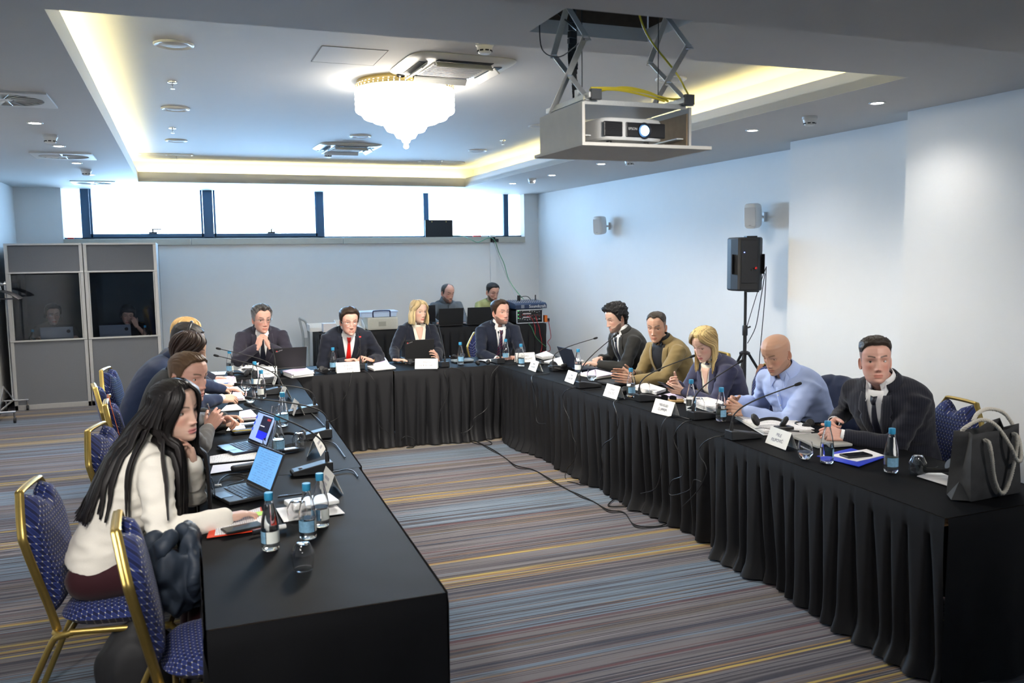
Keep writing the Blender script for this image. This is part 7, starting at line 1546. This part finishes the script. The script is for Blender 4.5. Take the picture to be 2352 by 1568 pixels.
# ---------------------------------------------------------------- cables hanging over the skirts
def cable(label, pts, r=.0032, m_=None, group='black microphone cables'):
    b = MB(); b.tube(spline(pts, 6), r, 6); return tag(b.build('cable', m_ or cab, smooth=60), label, 'cable', group)
def zc(lst, sx_, sy_, k, f): return [f(sx_+x/k, sy_+y/k) for x, y in lst]
def edgeR(X): return lambda x, y: (lambda a, c: a if a.z < TT-.02 else c)(PX(x, y, X), P(x, y, TT+.004))
def edgeH(Y): return lambda x, y: (lambda a, c: a if a.z < TT-.02 else c)(PY(x, y, Y), P(x, y, TT+.004))
RC = [('cable from the farthest right microphone curling on the skirt', 2.80, [(440, 300), (370, 310), (290, 320), (280, 370), (310, 480), (325, 600), (320, 700), (340, 750), (410, 755)]),
      ('cable from the second right microphone falling to the floor', 2.83, [(690, 425), (600, 450), (560, 500), (570, 600), (620, 720), (650, 870), (680, 950), (660, 1080), (600, 1160), (580, 1230), (600, 1270)]),
      ('cable from the third right microphone crossing the skirt', 2.83, [(1250, 545), (1110, 525), (1020, 560), (1040, 640), (1060, 750), (1020, 870), (940, 930), (905, 1000), (920, 1120), (900, 1260)]),
      ('cable behind the card before the sunglasses', 2.88, [(1700, 715), (1590, 690), (1500, 700), (1450, 780), (1440, 900), (1440, 1000), (1450, 1120), (1400, 1330), (1260, 1385)]),
      ('cable looping low from the fourth right microphone', 2.90, [(1720, 725), (1650, 745), (1580, 820), (1560, 900), (1600, 1000), (1640, 1100), (1640, 1220), (1540, 1270), (1520, 1390), (1620, 1385), (1710, 1340), (1740, 1260), (1810, 1280)]),
      ('cable from the nearest right microphone over the table joint', 2.84, [(2060, 862), (1950, 872), (1850, 910), (1790, 980), (1800, 1060), (1840, 1120), (1850, 1200), (1780, 1350), (1640, 1500)])]
for lb, X, l in RC: cable(lb, zc(l, 1150, 780, 3.92, edgeR(X-.03)))
HCB = [('cable from the red tie man\'s microphone swinging left', [(815, 280), (770, 268), (740, 300), (720, 400), (700, 470), (650, 560), (645, 650), (600, 710), (530, 745)]),
       ('cable from the red tie man\'s microphone falling right', [(830, 278), (870, 290), (920, 340), (960, 420), (970, 520), (990, 610), (970, 720), (1000, 790), (1060, 830), (1090, 900)]),
       ('cable straight down from the blonde woman\'s microphone', [(1590, 240), (1575, 300), (1605, 400), (1590, 520), (1530, 650), (1520, 760), (1510, 880)]),
       ('short cable loop right of the blonde woman\'s microphone', [(1620, 248), (1720, 270), (1760, 340), (1765, 440)]),
       ('cable drooping at the head table right corner', [(2070, 225), (1990, 330), (1975, 560), (1930, 640), (1835, 710), (1830, 770), (1780, 820), (1720, 840)])]
for lb, l in HCB: cable(lb, zc(l, 620, 780, 3.92, edgeH(7.745)), .0028)
fl = [(520, 175), (620, 225), (690, 270), (760, 320), (860, 345), (960, 400), (1060, 460), (1130, 490), (1210, 530), (1290, 575), (1380, 590), (1440, 660), (1560, 670), (1640, 650)]
cable('long cable snaking across the carpet to the right table', [P(880+x/2.496, 940+y/2.496, .008) for x, y in fl], .004, group=None); cable('second strand beside the long carpet cable', [P(880+x/2.496+2, 940+y/2.496+2+(3 if i % 2 else -1), .006) for i, (x, y) in enumerate(fl)], .003, group=None)
cable('cable loop on the carpet below the head table', [P(620+x/3.92, 780+y/3.92, .008) for x, y in ((1820, 895), (1900, 890), (1990, 920), (1980, 945), (1880, 940), (1780, 905), (1720, 870))], .004, group=None); cable('cable ring at the head table skirt hem', [PY(620+x/3.92, 780+y/3.92, 7.68) if y < 930 else P(620+x/3.92, 780+y/3.92, .008) for x, y in ((1190, 930), (1190, 890), (1230, 868), (1290, 890), (1310, 925), (1290, 968), (1230, 970), (1350, 945))], .004, group=None)
cable('cables lying on the carpet at the right skirt', [P(1150+x/3.92, 780+y/3.92, .008) for x, y in ((600, 1275), (680, 1290), (720, 1305), (780, 1300), (830, 1270))], .004, group=None); cable('cable end curling on the carpet at the right skirt', [P(1150+x/3.92, 780+y/3.92, .008) for x, y in ((1050, 1410), (970, 1480), (1000, 1500), (1140, 1495))], .004, group=None)
LC = [('cable behind the nearest left name card over the edge', [(757, 1085), (775, 1082), (795, 1078), (812, 1082), (822, 1095)]), ('cable beside the fourth left microphone', [(742, 1012), (755, 1014), (770, 1020), (783, 1036), (793, 1050)]), ('cable above the fourth left microphone', [(698, 932), (712, 945), (728, 960), (745, 978)])]
for lb, l in LC: cable(lb, [P(x, y, TT+.005) for x, y in l], .0035)
b = MB(); q = [P(x, y, .003) for x, y in ((932, 1018), (936, 1012), (1050, 1010), (1046, 1016))]; b.add(q+[p+Vector((0, 0, .004)) for p in q], [(3, 2, 1, 0), (4, 5, 6, 7), (0, 1, 5, 4), (1, 2, 6, 5), (2, 3, 7, 6), (3, 0, 4, 7)]); tag(b.build('tape', mat('blue_tape', (.02, .08, .35), .5), smooth=0), 'blue tape strip on the carpet at the head table hem', 'tape')
# ================================================================ equipment corner, window sill, coat rack, trolley, hung clothes
TZ = TECHZ+.003; FY = 11.78
def boxat(name, label, cat, px0, px1, py0, py1, Y, d, m_, z0=TZ, bev=.005, group=None):
    a, c = PY(px0, py1, Y), PY(px1, py0, Y); w = c.x-a.x; h = PY((px0+px1)/2, py0, Y).z-z0; return thing(name, label, cat, ((a.x+c.x)/2, Y+d/2, z0), group=group), w, h
# rack case
t_, w, h = boxat('equipment_rack', 'open equipment rack with cables below the mixing desk', 'equipment rack', 1186, 1247, 710, 741, FY, .40, black_mt)
b = MB()
for sx_ in (-1, 1): b.box((sx_*(w/2-.01), 0, h/2), (.02, .40, h))
b.box((0, 0, .008), (w, .40, .016)); b.box((0, 0, h-.008), (w, .40, .016)); b.build('rack_case', black_mt, t_, smooth=0)
b = MB()
for sx_ in (-1, 1): b.box((sx_*(w/2-.008), -.20, h/2), (.016, .012, h))
b.box((0, -.20, .008), (w, .012, .016)); b.box((0, -.20, h-.008), (w, .012, .016)); b.build('rack_edge', grey_mt, t_, smooth=0, bev=.002)
for k, (z, hh) in enumerate(((.30, .11), (.55, .14), (.80, .12))):
    b = MB(); b.box((0, -.12, h*z), (w-.05, .15, h*.22)); u = b.build('rack_unit', mat('rack_panel', (.02, .02, .022), .4), t_, smooth=0, bev=.003)
    rr = random.Random(k); kb = MB()
    for j in range(9): kb.lathe([(.006, 0), (.005, .012)], 8, M_=Matrix.Translation((-w/2+.06+(w-.12)*j/8, -.197, h*z+rr.uniform(-.02, .02))) @ Matrix.Rotation(PI/2, 4, 'X'))
    kb.build('knob', [white_pl, mat('red_plastic', None), grey_mt][k], u); b = MB(); b.box((-w*.1, -.197, h*z+.03), (w*.3, .003, .014)); b.build('label_strip', mat('strip_white', (.7, .65, .66), .5), u, smooth=0)
    b = MB(); b.box((-w*.42, -.198, h*z+.02), (.008, .003, .006)); b.build('status_light', mat('green_led', (.1, .8, .2), .4, emit=(.1, 1, .2), es=3), u, smooth=0)
rtop = TZ+h
t_, w, h = boxat('mixing_desk', 'dark blue audio mixing desk on top of the rack', 'mixing desk', 1184, 1256, 696, 710, FY-.02, .42, None, rtop+.004)
nb = mat('mixer_blue', (.015, .03, .075), .45); b = MB(); b.rings([[Vector((sx_*w/2, y_, z)) for y_, z in ((-.21, .005), (-.21, h*.72), (-.17, h), (.21, h*1.35), (.21, .005))] for sx_ in (-1, 1)]); b.build('mixer_body', nb, t_, smooth=0, bev=.004)
lettering('Soundcraft', .062, white_pl, t_, Matrix.Translation((w*.20, -.2115, h*.45)) @ RX); b = MB(); b.box((-w*.27, -.211, h*.45), (.05, .002, .05)); b.build('mixer_label', mat('mixer_label', (.2, .22, .26), .5), t_, smooth=0)
b = MB()
for j in range(14):
    for q in range(5): b.lathe([(.007, 0), (.006, .014)], 8, (-w*.46+w*.92*j/13, -.13+.065*q, h*(1.03+.075*q)))
b.build('knob', mat('knob_grey', (.35, .36, .4), .5), t_, smooth=60)['kind'] = 'stuff'
b = MB()
for x in (-w*.22, -.19*w, -.15*w, w*.35): b.tube([(x, .05, h*1.2), (x, .05, h*1.2+.09)], .010, 8)
b.build('cable_plug', black_pl, t_, smooth=60)
mz = rtop+h
cable('black cable arching over the mixing desk', [PY(x, y, 12.0) for x, y in ((1187, 698), (1189, 688), (1200, 681), (1212, 681), (1219, 688))], .006, group=None)
grn = mat('green_cable', (.05, .22, .10), .5); redc = mat('red_cable', (.40, .02, .03), .5)
cable('green cable dropping from the window sill to the mixing desk', [PY(x, y, Y) for x, y, Y in ((1040, 541, 13.5), (1062, 542, 13.42), (1080, 549, 13.24), (1098, 556, 13.22), (1122, 546, 13.24), (1136, 552, 13.22), (1146, 580, 13.2), (1158, 606, 13.0), (1168, 640, 12.8), (1186, 668, 12.5), (1207, 692, 12.1))], .006, grn, None)
cable('thin grey cable hanging beside the green one', [PY(x, y, Y) for x, y, Y in ((1134, 556, 13.22), (1150, 600, 13.3), (1170, 650, 13.2), (1190, 690, 12.5))], .003, mat('grey_cable', (.35, .38, .40), .5), None)
def zr(l, Y=11.69): return [PY(1160+x/9.8, 660+y/9.8, Y) for x, y in l]
for lb, l, m_ in (('short red cable hanging from the rack', [(500, 640), (590, 680), (625, 750), (660, 830), (680, 950), (670, 1080)], redc), ('long red cable from rack to floor', [(690, 640), (720, 760), (770, 900), (790, 1050), (825, 1200), (830, 1350), (800, 1450)], redc), ('red cable bending at the skirt right side', [(975, 740), (1020, 1000), (1030, 1130), (960, 1230), (1010, 1330), (1000, 1430), (850, 1440)], redc), ('green cable hanging from the rack', [(520, 800), (600, 900), (660, 1050), (720, 1150), (830, 1260), (940, 1340)], grn)):
    cable(lb, zr(l), .005, m_, 'coloured cables on the equipment table skirt')
t_, w, h = boxat('power_strip', 'orange and black power adapter at the rack side', 'adapter', 1249, 1262, 724, 732, FY+.05, .12, None); b = MB(); b.box((0, 0, h/2), (w*.5, .08, h)); b.build('adapter_body', mat('orange_plastic', (.7, .16, .02), .5), t_, smooth=0, bev=.004); b = MB(); b.box((w*.4, 0, h*.3), (w*.5, .07, h*.5)); b.build('adapter_plug', black_pl, t_, smooth=0, bev=.004)
# document case, tub, trays
t_, w, h = boxat('document_case', 'cream document case with black handle and label behind the red tie man', 'case', 845, 914, 729, 759, 11.80, .34, None)
crm = mat('case_cream', (.62, .60, .52), .5); b = MB(); b.box((0, 0, h/2), (w, .34, h)); b.build('case_body', crm, t_, smooth=0, bev=.012); b = MB(); b.box((0, -.172, h/2), (w*.9, .006, h*.8)); b.build('case_panel', mat('case_panel', (.56, .55, .48), .5), t_, smooth=0, bev=.003); b = MB(); b.box((-.01, -.176, h*.48), (w*.24, .003, h*.38)); b.build('label_holder', mat('label_grey', (.36, .35, .30), .5), t_, smooth=0)
b = MB(); b.tube(spline([(-.12, -.10, h), (-.12, -.10, h+.075), (-.09, -.10, h+.09), (.09, -.10, h+.09), (.12, -.10, h+.075), (.12, -.10, h)], 4), .009, 8); b.build('handle', mat('handle_navy', (.02, .025, .08), .4), t_)
ct = TZ+h
t_ = thing('storage_tub', 'translucent bluish plastic tub on the cream case', 'tub', (t_.location.x-.03, 11.99, ct+.002)); tubm = mat('tub_plastic', (.55, .68, .90), .3); b = MB(); b.rings([[Vector((x*s, y_*s, z)) for x, y_ in ((-.26, -.11), (.26, -.11), (.26, .11), (-.26, .11))] for z, s in ((0, .92), (.06, .97), (.065, 1.04), (.075, 1.04), (.085, .98))]); b.build('tub_body', tubm, t_, smooth=20, bev=.006)
def tray(label, px0, px1, py0, py1, Y, d, tilt=0, hh=None):
    t_, w, h = boxat('paper_tray', label, 'tray', px0, px1, py0, py1, Y, d, None, group='white trays on the equipment table'); h = hh or min(h, .10); b = MB(); b.box((0, 0, .004), (w, d, .008)); b.box((-w/2, 0, h/2), (.008, d, h)); b.box((w/2, 0, h/2), (.008, d, h)); b.box((0, d/2, h/2), (w, .008, h)); b.box((0, -d/2, h*.3), (w, .008, h*.6)); b.build('tray_body', white_pl, t_, smooth=0, bev=.003); b = MB(); b.box((0, 0, .02), (w*.8, d*.8, .02)); b.build('paper_bundle', paper_m, t_, smooth=0); t_.rotation_euler.x = tilt; return t_
tray('open white tray at the left end of the equipment table', 712, 772, 745, 757, 11.95, .28)
tray('white tray behind the red tie man\'s head', 775, 838, 737, 752, 11.95, .28, .25)
t_, w, h = boxat('carton', 'small white carton beside the open tray', 'box', 743, 772, 743, 758, 11.79, .14, None); b = MB(); b.box((0, 0, h/2), (w, .14, h)); b.build('carton_body', mat('carton', (.66, .64, .66), .7), t_, smooth=0, bev=.003); b = MB(); b.box((0, 0, h+.001), (w*.98, .13, .002)); b.build('carton_flap', white_pl, t_, smooth=0)
# platform trolley
y0 = 12.55; tx = mat('trolley_grey', (.42, .45, .46), .4, .3); pL, pR = PY(688, 731, y0), PY(705, 738, y0-.05); c = PY(704, 850, y0); t_ = thing('platform_trolley', 'grey platform trolley standing left of the equipment table', 'trolley', (c.x, y0, 0))
q = lambda x, y, dy=0: PY(x, y, y0+dy)-Vector((c.x, y0, 0))
b = MB(); b.tube(spline([q(697, 862), q(697, 812), q(696, 770), q(690, 742), q(688, 731), q(692, 733), q(701, 738), q(706, 750), q(709, 770), q(709, 812), q(709, 866)], 5), .017, 10); b.build('push_handle', tx, t_); b = MB(); A_, B_ = q(703, 780), q(703, 790); b.box((A_+B_)/2, (.10, .01, .12)); b.build('handle_plate', tx, t_, smooth=0)
b = MB(); b.box((.10, -.25, .17), (.42, .62, .03)); b.build('platform', tx, t_, smooth=0, bev=.004); b = MB(); b.box((.10, -.25, .15), (.44, .64, .025)); b.build('bumper', blue_f, t_, smooth=0, bev=.006)
for x in (-.06, .26):
    for y_ in (-.48, -.02): b = MB(); b.lathe([(.05, -.015), (.055, -.01), (.055, .01), (.05, .015)], 16, M_=Matrix.Translation((x, y_, .056)) @ Matrix.Rotation(PI/2, 4, 'Y')); o = b.build('caster', black_pl, t_); b = MB(); b.box((x, y_, .115), (.04, .05, .06)); b.build('caster_fork', grey_mt, o, smooth=0)
# things on the window sill
Y = YB+.05; zs_ = WZ0+.001; a, c = PY(977, 543, Y), PY(1039, 505, Y); t_ = thing('display_panel', 'black flat panel standing on the window sill', 'panel', ((a.x+c.x)/2, Y, zs_)); w, h = c.x-a.x, c.z-zs_
b = MB(); b.box((0, 0, h/2), (w, .03, h)); b.build('panel_body', black_mt, t_, smooth=0, bev=.003)
for sx_ in (-1, 1): b = MB(); b.lathe([(.010, 0), (.008, .006)], 10, M_=Matrix.Translation((sx_*w*.26, -.016, h-.03)) @ RX); b.build('brass_stud', gold, t_)
p = PY(1137, 552, YB-.06); t_ = thing('cable_box', 'small black cable box at the edge of the window sill', 'box', (p.x, YB-.065, p.z-.02)); b = MB(); b.box((0, 0, .02), (.11, .04, .05), rz=0); b.build('box_body', black_pl, t_, smooth=0, bev=.004)
for px0, px1, lb, m_ in ((1086, 1104, 'red and white strip lying on the window sill', mat('red_plastic', None)), (1106, 1120, 'white adapter lying on the window sill', white_pl), (155, 170, 'small red object at the left end of the sill', mat('red_plastic', None))): a, c = PY(px0, 543, YB+.02), PY(px1, 543, YB+.02); b = MB(); b.box(((a.x+c.x)/2, YB+.02, zs_+.012), (c.x-a.x, .05, .022)); tag(b.build('small_item', m_, smooth=0, bev=.004), lb, 'small item')
# coat rack with hangers by the left wall
XR = -1.935; t_ = thing('coat_rack', 'chrome rolling coat rack at the left edge of the picture', 'coat rack', (XR, 11.2, 0)); zt_ = PY(10, 652, 11.63).z
for yy in (-.44, .43):
    b = MB(); b.tube([(0, yy, .13), (0, yy, zt_+.03)], .013, 10); b.build('upright', chrome, t_); b = MB(); b.tube([(-.10, yy, .13), (.16, yy, .13)], .012, 10); b.build('foot_bar', chrome, t_)
    for xx in (-.08, .145): b = MB(); b.lathe([(.030, -.012), (.032, 0), (.030, .012)], 14, M_=Matrix.Translation((xx, yy, .034)) @ Matrix.Rotation(PI/2, 4, 'Y')); o = b.build('caster', black_pl, t_); b = MB(); b.tube([(xx, yy, .06), (xx, yy, .13)], .010, 8); b.build('caster_stem', chrome, o)
b = MB(); b.tube([(0, -.44, zt_), (0, .43, zt_)], .012, 10); b.build('hanging_rail', chrome, t_); b = MB(); b.tube([(0, -.44, .14), (0, .43, .14)], .010, 8); b.build('base_bar', chrome, t_); b = MB(); b.tube([(0, .43, .14), (-.02, .0, .36), (0, -.44, .14)], .008, 8); b.build('brace', chrome, t_)
for k in range(5):
    yy = 11.16+.055*k; h_ = thing('coat_hanger', ['nearest', 'second', 'third', 'fourth', 'farthest'][k]+' black coat hanger on the chrome rack', 'hanger', (XR, yy, zt_), math.radians(-6+5*k), 'black coat hangers'); b = MB(); b.tube([(.012, 0, .012), (0, 0, .018), (-.014, 0, .006), (0, 0, -.05), (0, 0, -.07)], .0025, 6); b.build('hook', chrome, h_); b = MB(); b.tube(spline([(-.21, 0, -.165), (-.12, 0, -.105), (0, 0, -.07), (.12, 0, -.105), (.21, 0, -.165)], 4), .011, 8, flat=(1.4, .7)); b.tube([(-.20, 0, -.162), (.20, 0, -.162)], .005, 6); b.build('hanger_body', black_pl, h_)
# clothes and bags on chairs
def lump(name, label, cat, parts, m_, vox, loc, rz=0, amp=.012, fq=9, it=3, seed=0.):
    b = MB()
    for c, r, R_ in parts: b.ball((0, 0, 0), r, 18, 12, Matrix.Translation(c) @ R_)
    co, fs = remesh(b, vox, it); nn = np.zeros_like(co); tri = np.array([f[:3] for f in fs]); fn = np.cross(co[tri[:, 1]]-co[tri[:, 0]], co[tri[:, 2]]-co[tri[:, 0]])
    for i in range(4): np.add.at(nn, np.array([f[min(i, len(f)-1)] for f in fs]), fn)
    nn /= np.linalg.norm(nn, axis=1, keepdims=True)+1e-12
    d = np.array([amp*(1-2.2*abs(noise.noise(Vector((c[0]*fq+seed, c[1]*fq, c[2]*fq*.5))))) +amp*.5*noise.noise(Vector((c[0]*fq*2.3, c[1]*fq*2.3+seed, c[2]*fq))) for c in co]); o = obj_np(name, [(co+nn*d[:, None], fs, None)], m_, None); o.location = loc; o.rotation_euler.z = rz; return tag(o, label, cat)
I4 = Matrix.Identity(4); RYf = lambda a: Matrix.Rotation(a, 4, 'Y'); RXf = lambda a: Matrix.Rotation(a, 4, 'X')
jk = mat('dark_blue_nylon', (.022, .032, .050), .6, noise_s=40, var=.3, bump=.15, spec=.5)
p = P(405, 1300, .62); cj = P(400, 1395, .49)
lump('jacket', 'dark blue jacket bundled upright on the nearest chair seat', 'jacket', [((0, 0, .08), (.11, .09, .10), I4), ((-.055, .02, .17), (.035, .085, .11), RXf(.3)), ((.075, -.01, .16), (.032, .09, .13), RXf(-.3)), ((.01, -.06, .11), (.09, .03, .12), RXf(.2)), ((.085, .03, .06), (.06, .08, .07), I4), ((-.03, -.04, .24), (.022, .05, .06), RYf(.6)), ((.06, .03, .25), (.022, .06, .05), RYf(-.3))], jk, .006, (cj.x, cj.y, .50), 0, .022, 15, 2, 2.)
pf = P(318, 1560, .15); lump('backpack', 'black backpack on the carpet behind the nearest chair', 'backpack', [((0, 0, .19), (.15, .13, .19), I4), ((0, .08, .12), (.12, .08, .11), I4), ((.0, -.02, .36), (.05, .04, .05), I4)], black_mt, .012, (pf.x, pf.y, .002), .3, .012, 8, 3, 5.)
def on_chair(ch, lb, name, cat, m_, kind):
    Mw = Matrix.Translation(ch.location) @ Matrix.Rotation(ch.rotation_euler.z, 4, 'Z')
    if kind == 'jacket':
        o = lump(name, lb, cat, [((0, -.275, .80), (.225, .085, .155), RXf(.19)), ((0, -.24, .62), (.235, .095, .22), RXf(.15)), ((-.13, -.28, .88), (.09, .075, .06), RYf(-.5)), ((.13, -.28, .88), (.09, .075, .06), RYf(.5)), ((.2, -.22, .55), (.05, .06, .24), I4), ((-.2, -.22, .55), (.05, .06, .24), I4)], m_, .010, ch.location, ch.rotation_euler.z, .010, 9, 4)
    return o
CHS = {o['label']: o for o in bpy.data.objects if o.name.startswith('banquet_chair') and o.parent is None}
ch = CHS['blue banquet chair with a brown bag strap by the bald man']; ch['label'] = 'blue banquet chair draped with a navy jacket beside the bald man'
on_chair(ch, 'navy jacket hung over the chair between bald man and pinstripe man', 'jacket', 'jacket', suit_mat('navy_cloth', (.010, .017, .045)), 'jacket')
def strap(ch, lb, m_, u, group=None, buckle=None, w=.03):
    Mw = Matrix.Translation(ch.location) @ Matrix.Rotation(ch.rotation_euler.z, 4, 'Z'); t_ = thing('bag_strap', lb, 'strap', ch.location, ch.rotation_euler.z)
    b = MB(); pts = spline([Vector(v) for v in u], 6); rs = []
    for i, p in enumerate(pts):
        d = (pts[min(i+1, len(pts)-1)]-pts[max(i-1, 0)]).normalized(); x = Vector((1, 0, 0)) if abs(d.x) < .8 else Vector((0, 0, 1)); x = (x-d*x.dot(d)).normalized(); n = d.cross(x); rs.append([p+x*w/2-n*.0015, p+x*w/2+n*.0015, p-x*w/2+n*.0015, p-x*w/2-n*.0015])
    b.rings(rs); b.build('strap', m_, t_, smooth=30)
    if buckle: b = MB(); b.box(buckle, (.04, .014, .02)); b.build('buckle', gold, t_, smooth=0, bev=.003)
leather = mat('brown_leather', (.20, .085, .035), .5, noise_s=120, bump=.1); orange = mat('orange_leather', (.50, .10, .02), .45, noise_s=120)
c3 = CHS['blue banquet chair behind the blonde woman with phone']; c3['label'] = 'blue banquet chair with a brown bag strap behind the blonde woman with phone'
strap(c3, 'brown leather bag strap over the chair beside the bald man', leather, [(.10, -.345, .60), (.115, -.35, .80), (.13, -.32, .905), (.135, -.275, .91), (.13, -.235, .80), (.12, -.20, .62)], w=.055)
c4 = CHS['blue banquet chair with an orange bag strap over its back']
strap(c4, 'orange leather bag strap around a left row chair', orange, [(-.20, -.31, .84), (-.10, -.30, .945), (.0, -.285, .955), (.10, -.275, .93), (.17, -.25, .83), (.19, -.215, .66), (.185, -.19, .52)], buckle=(.0, -.28, .965), w=.02)
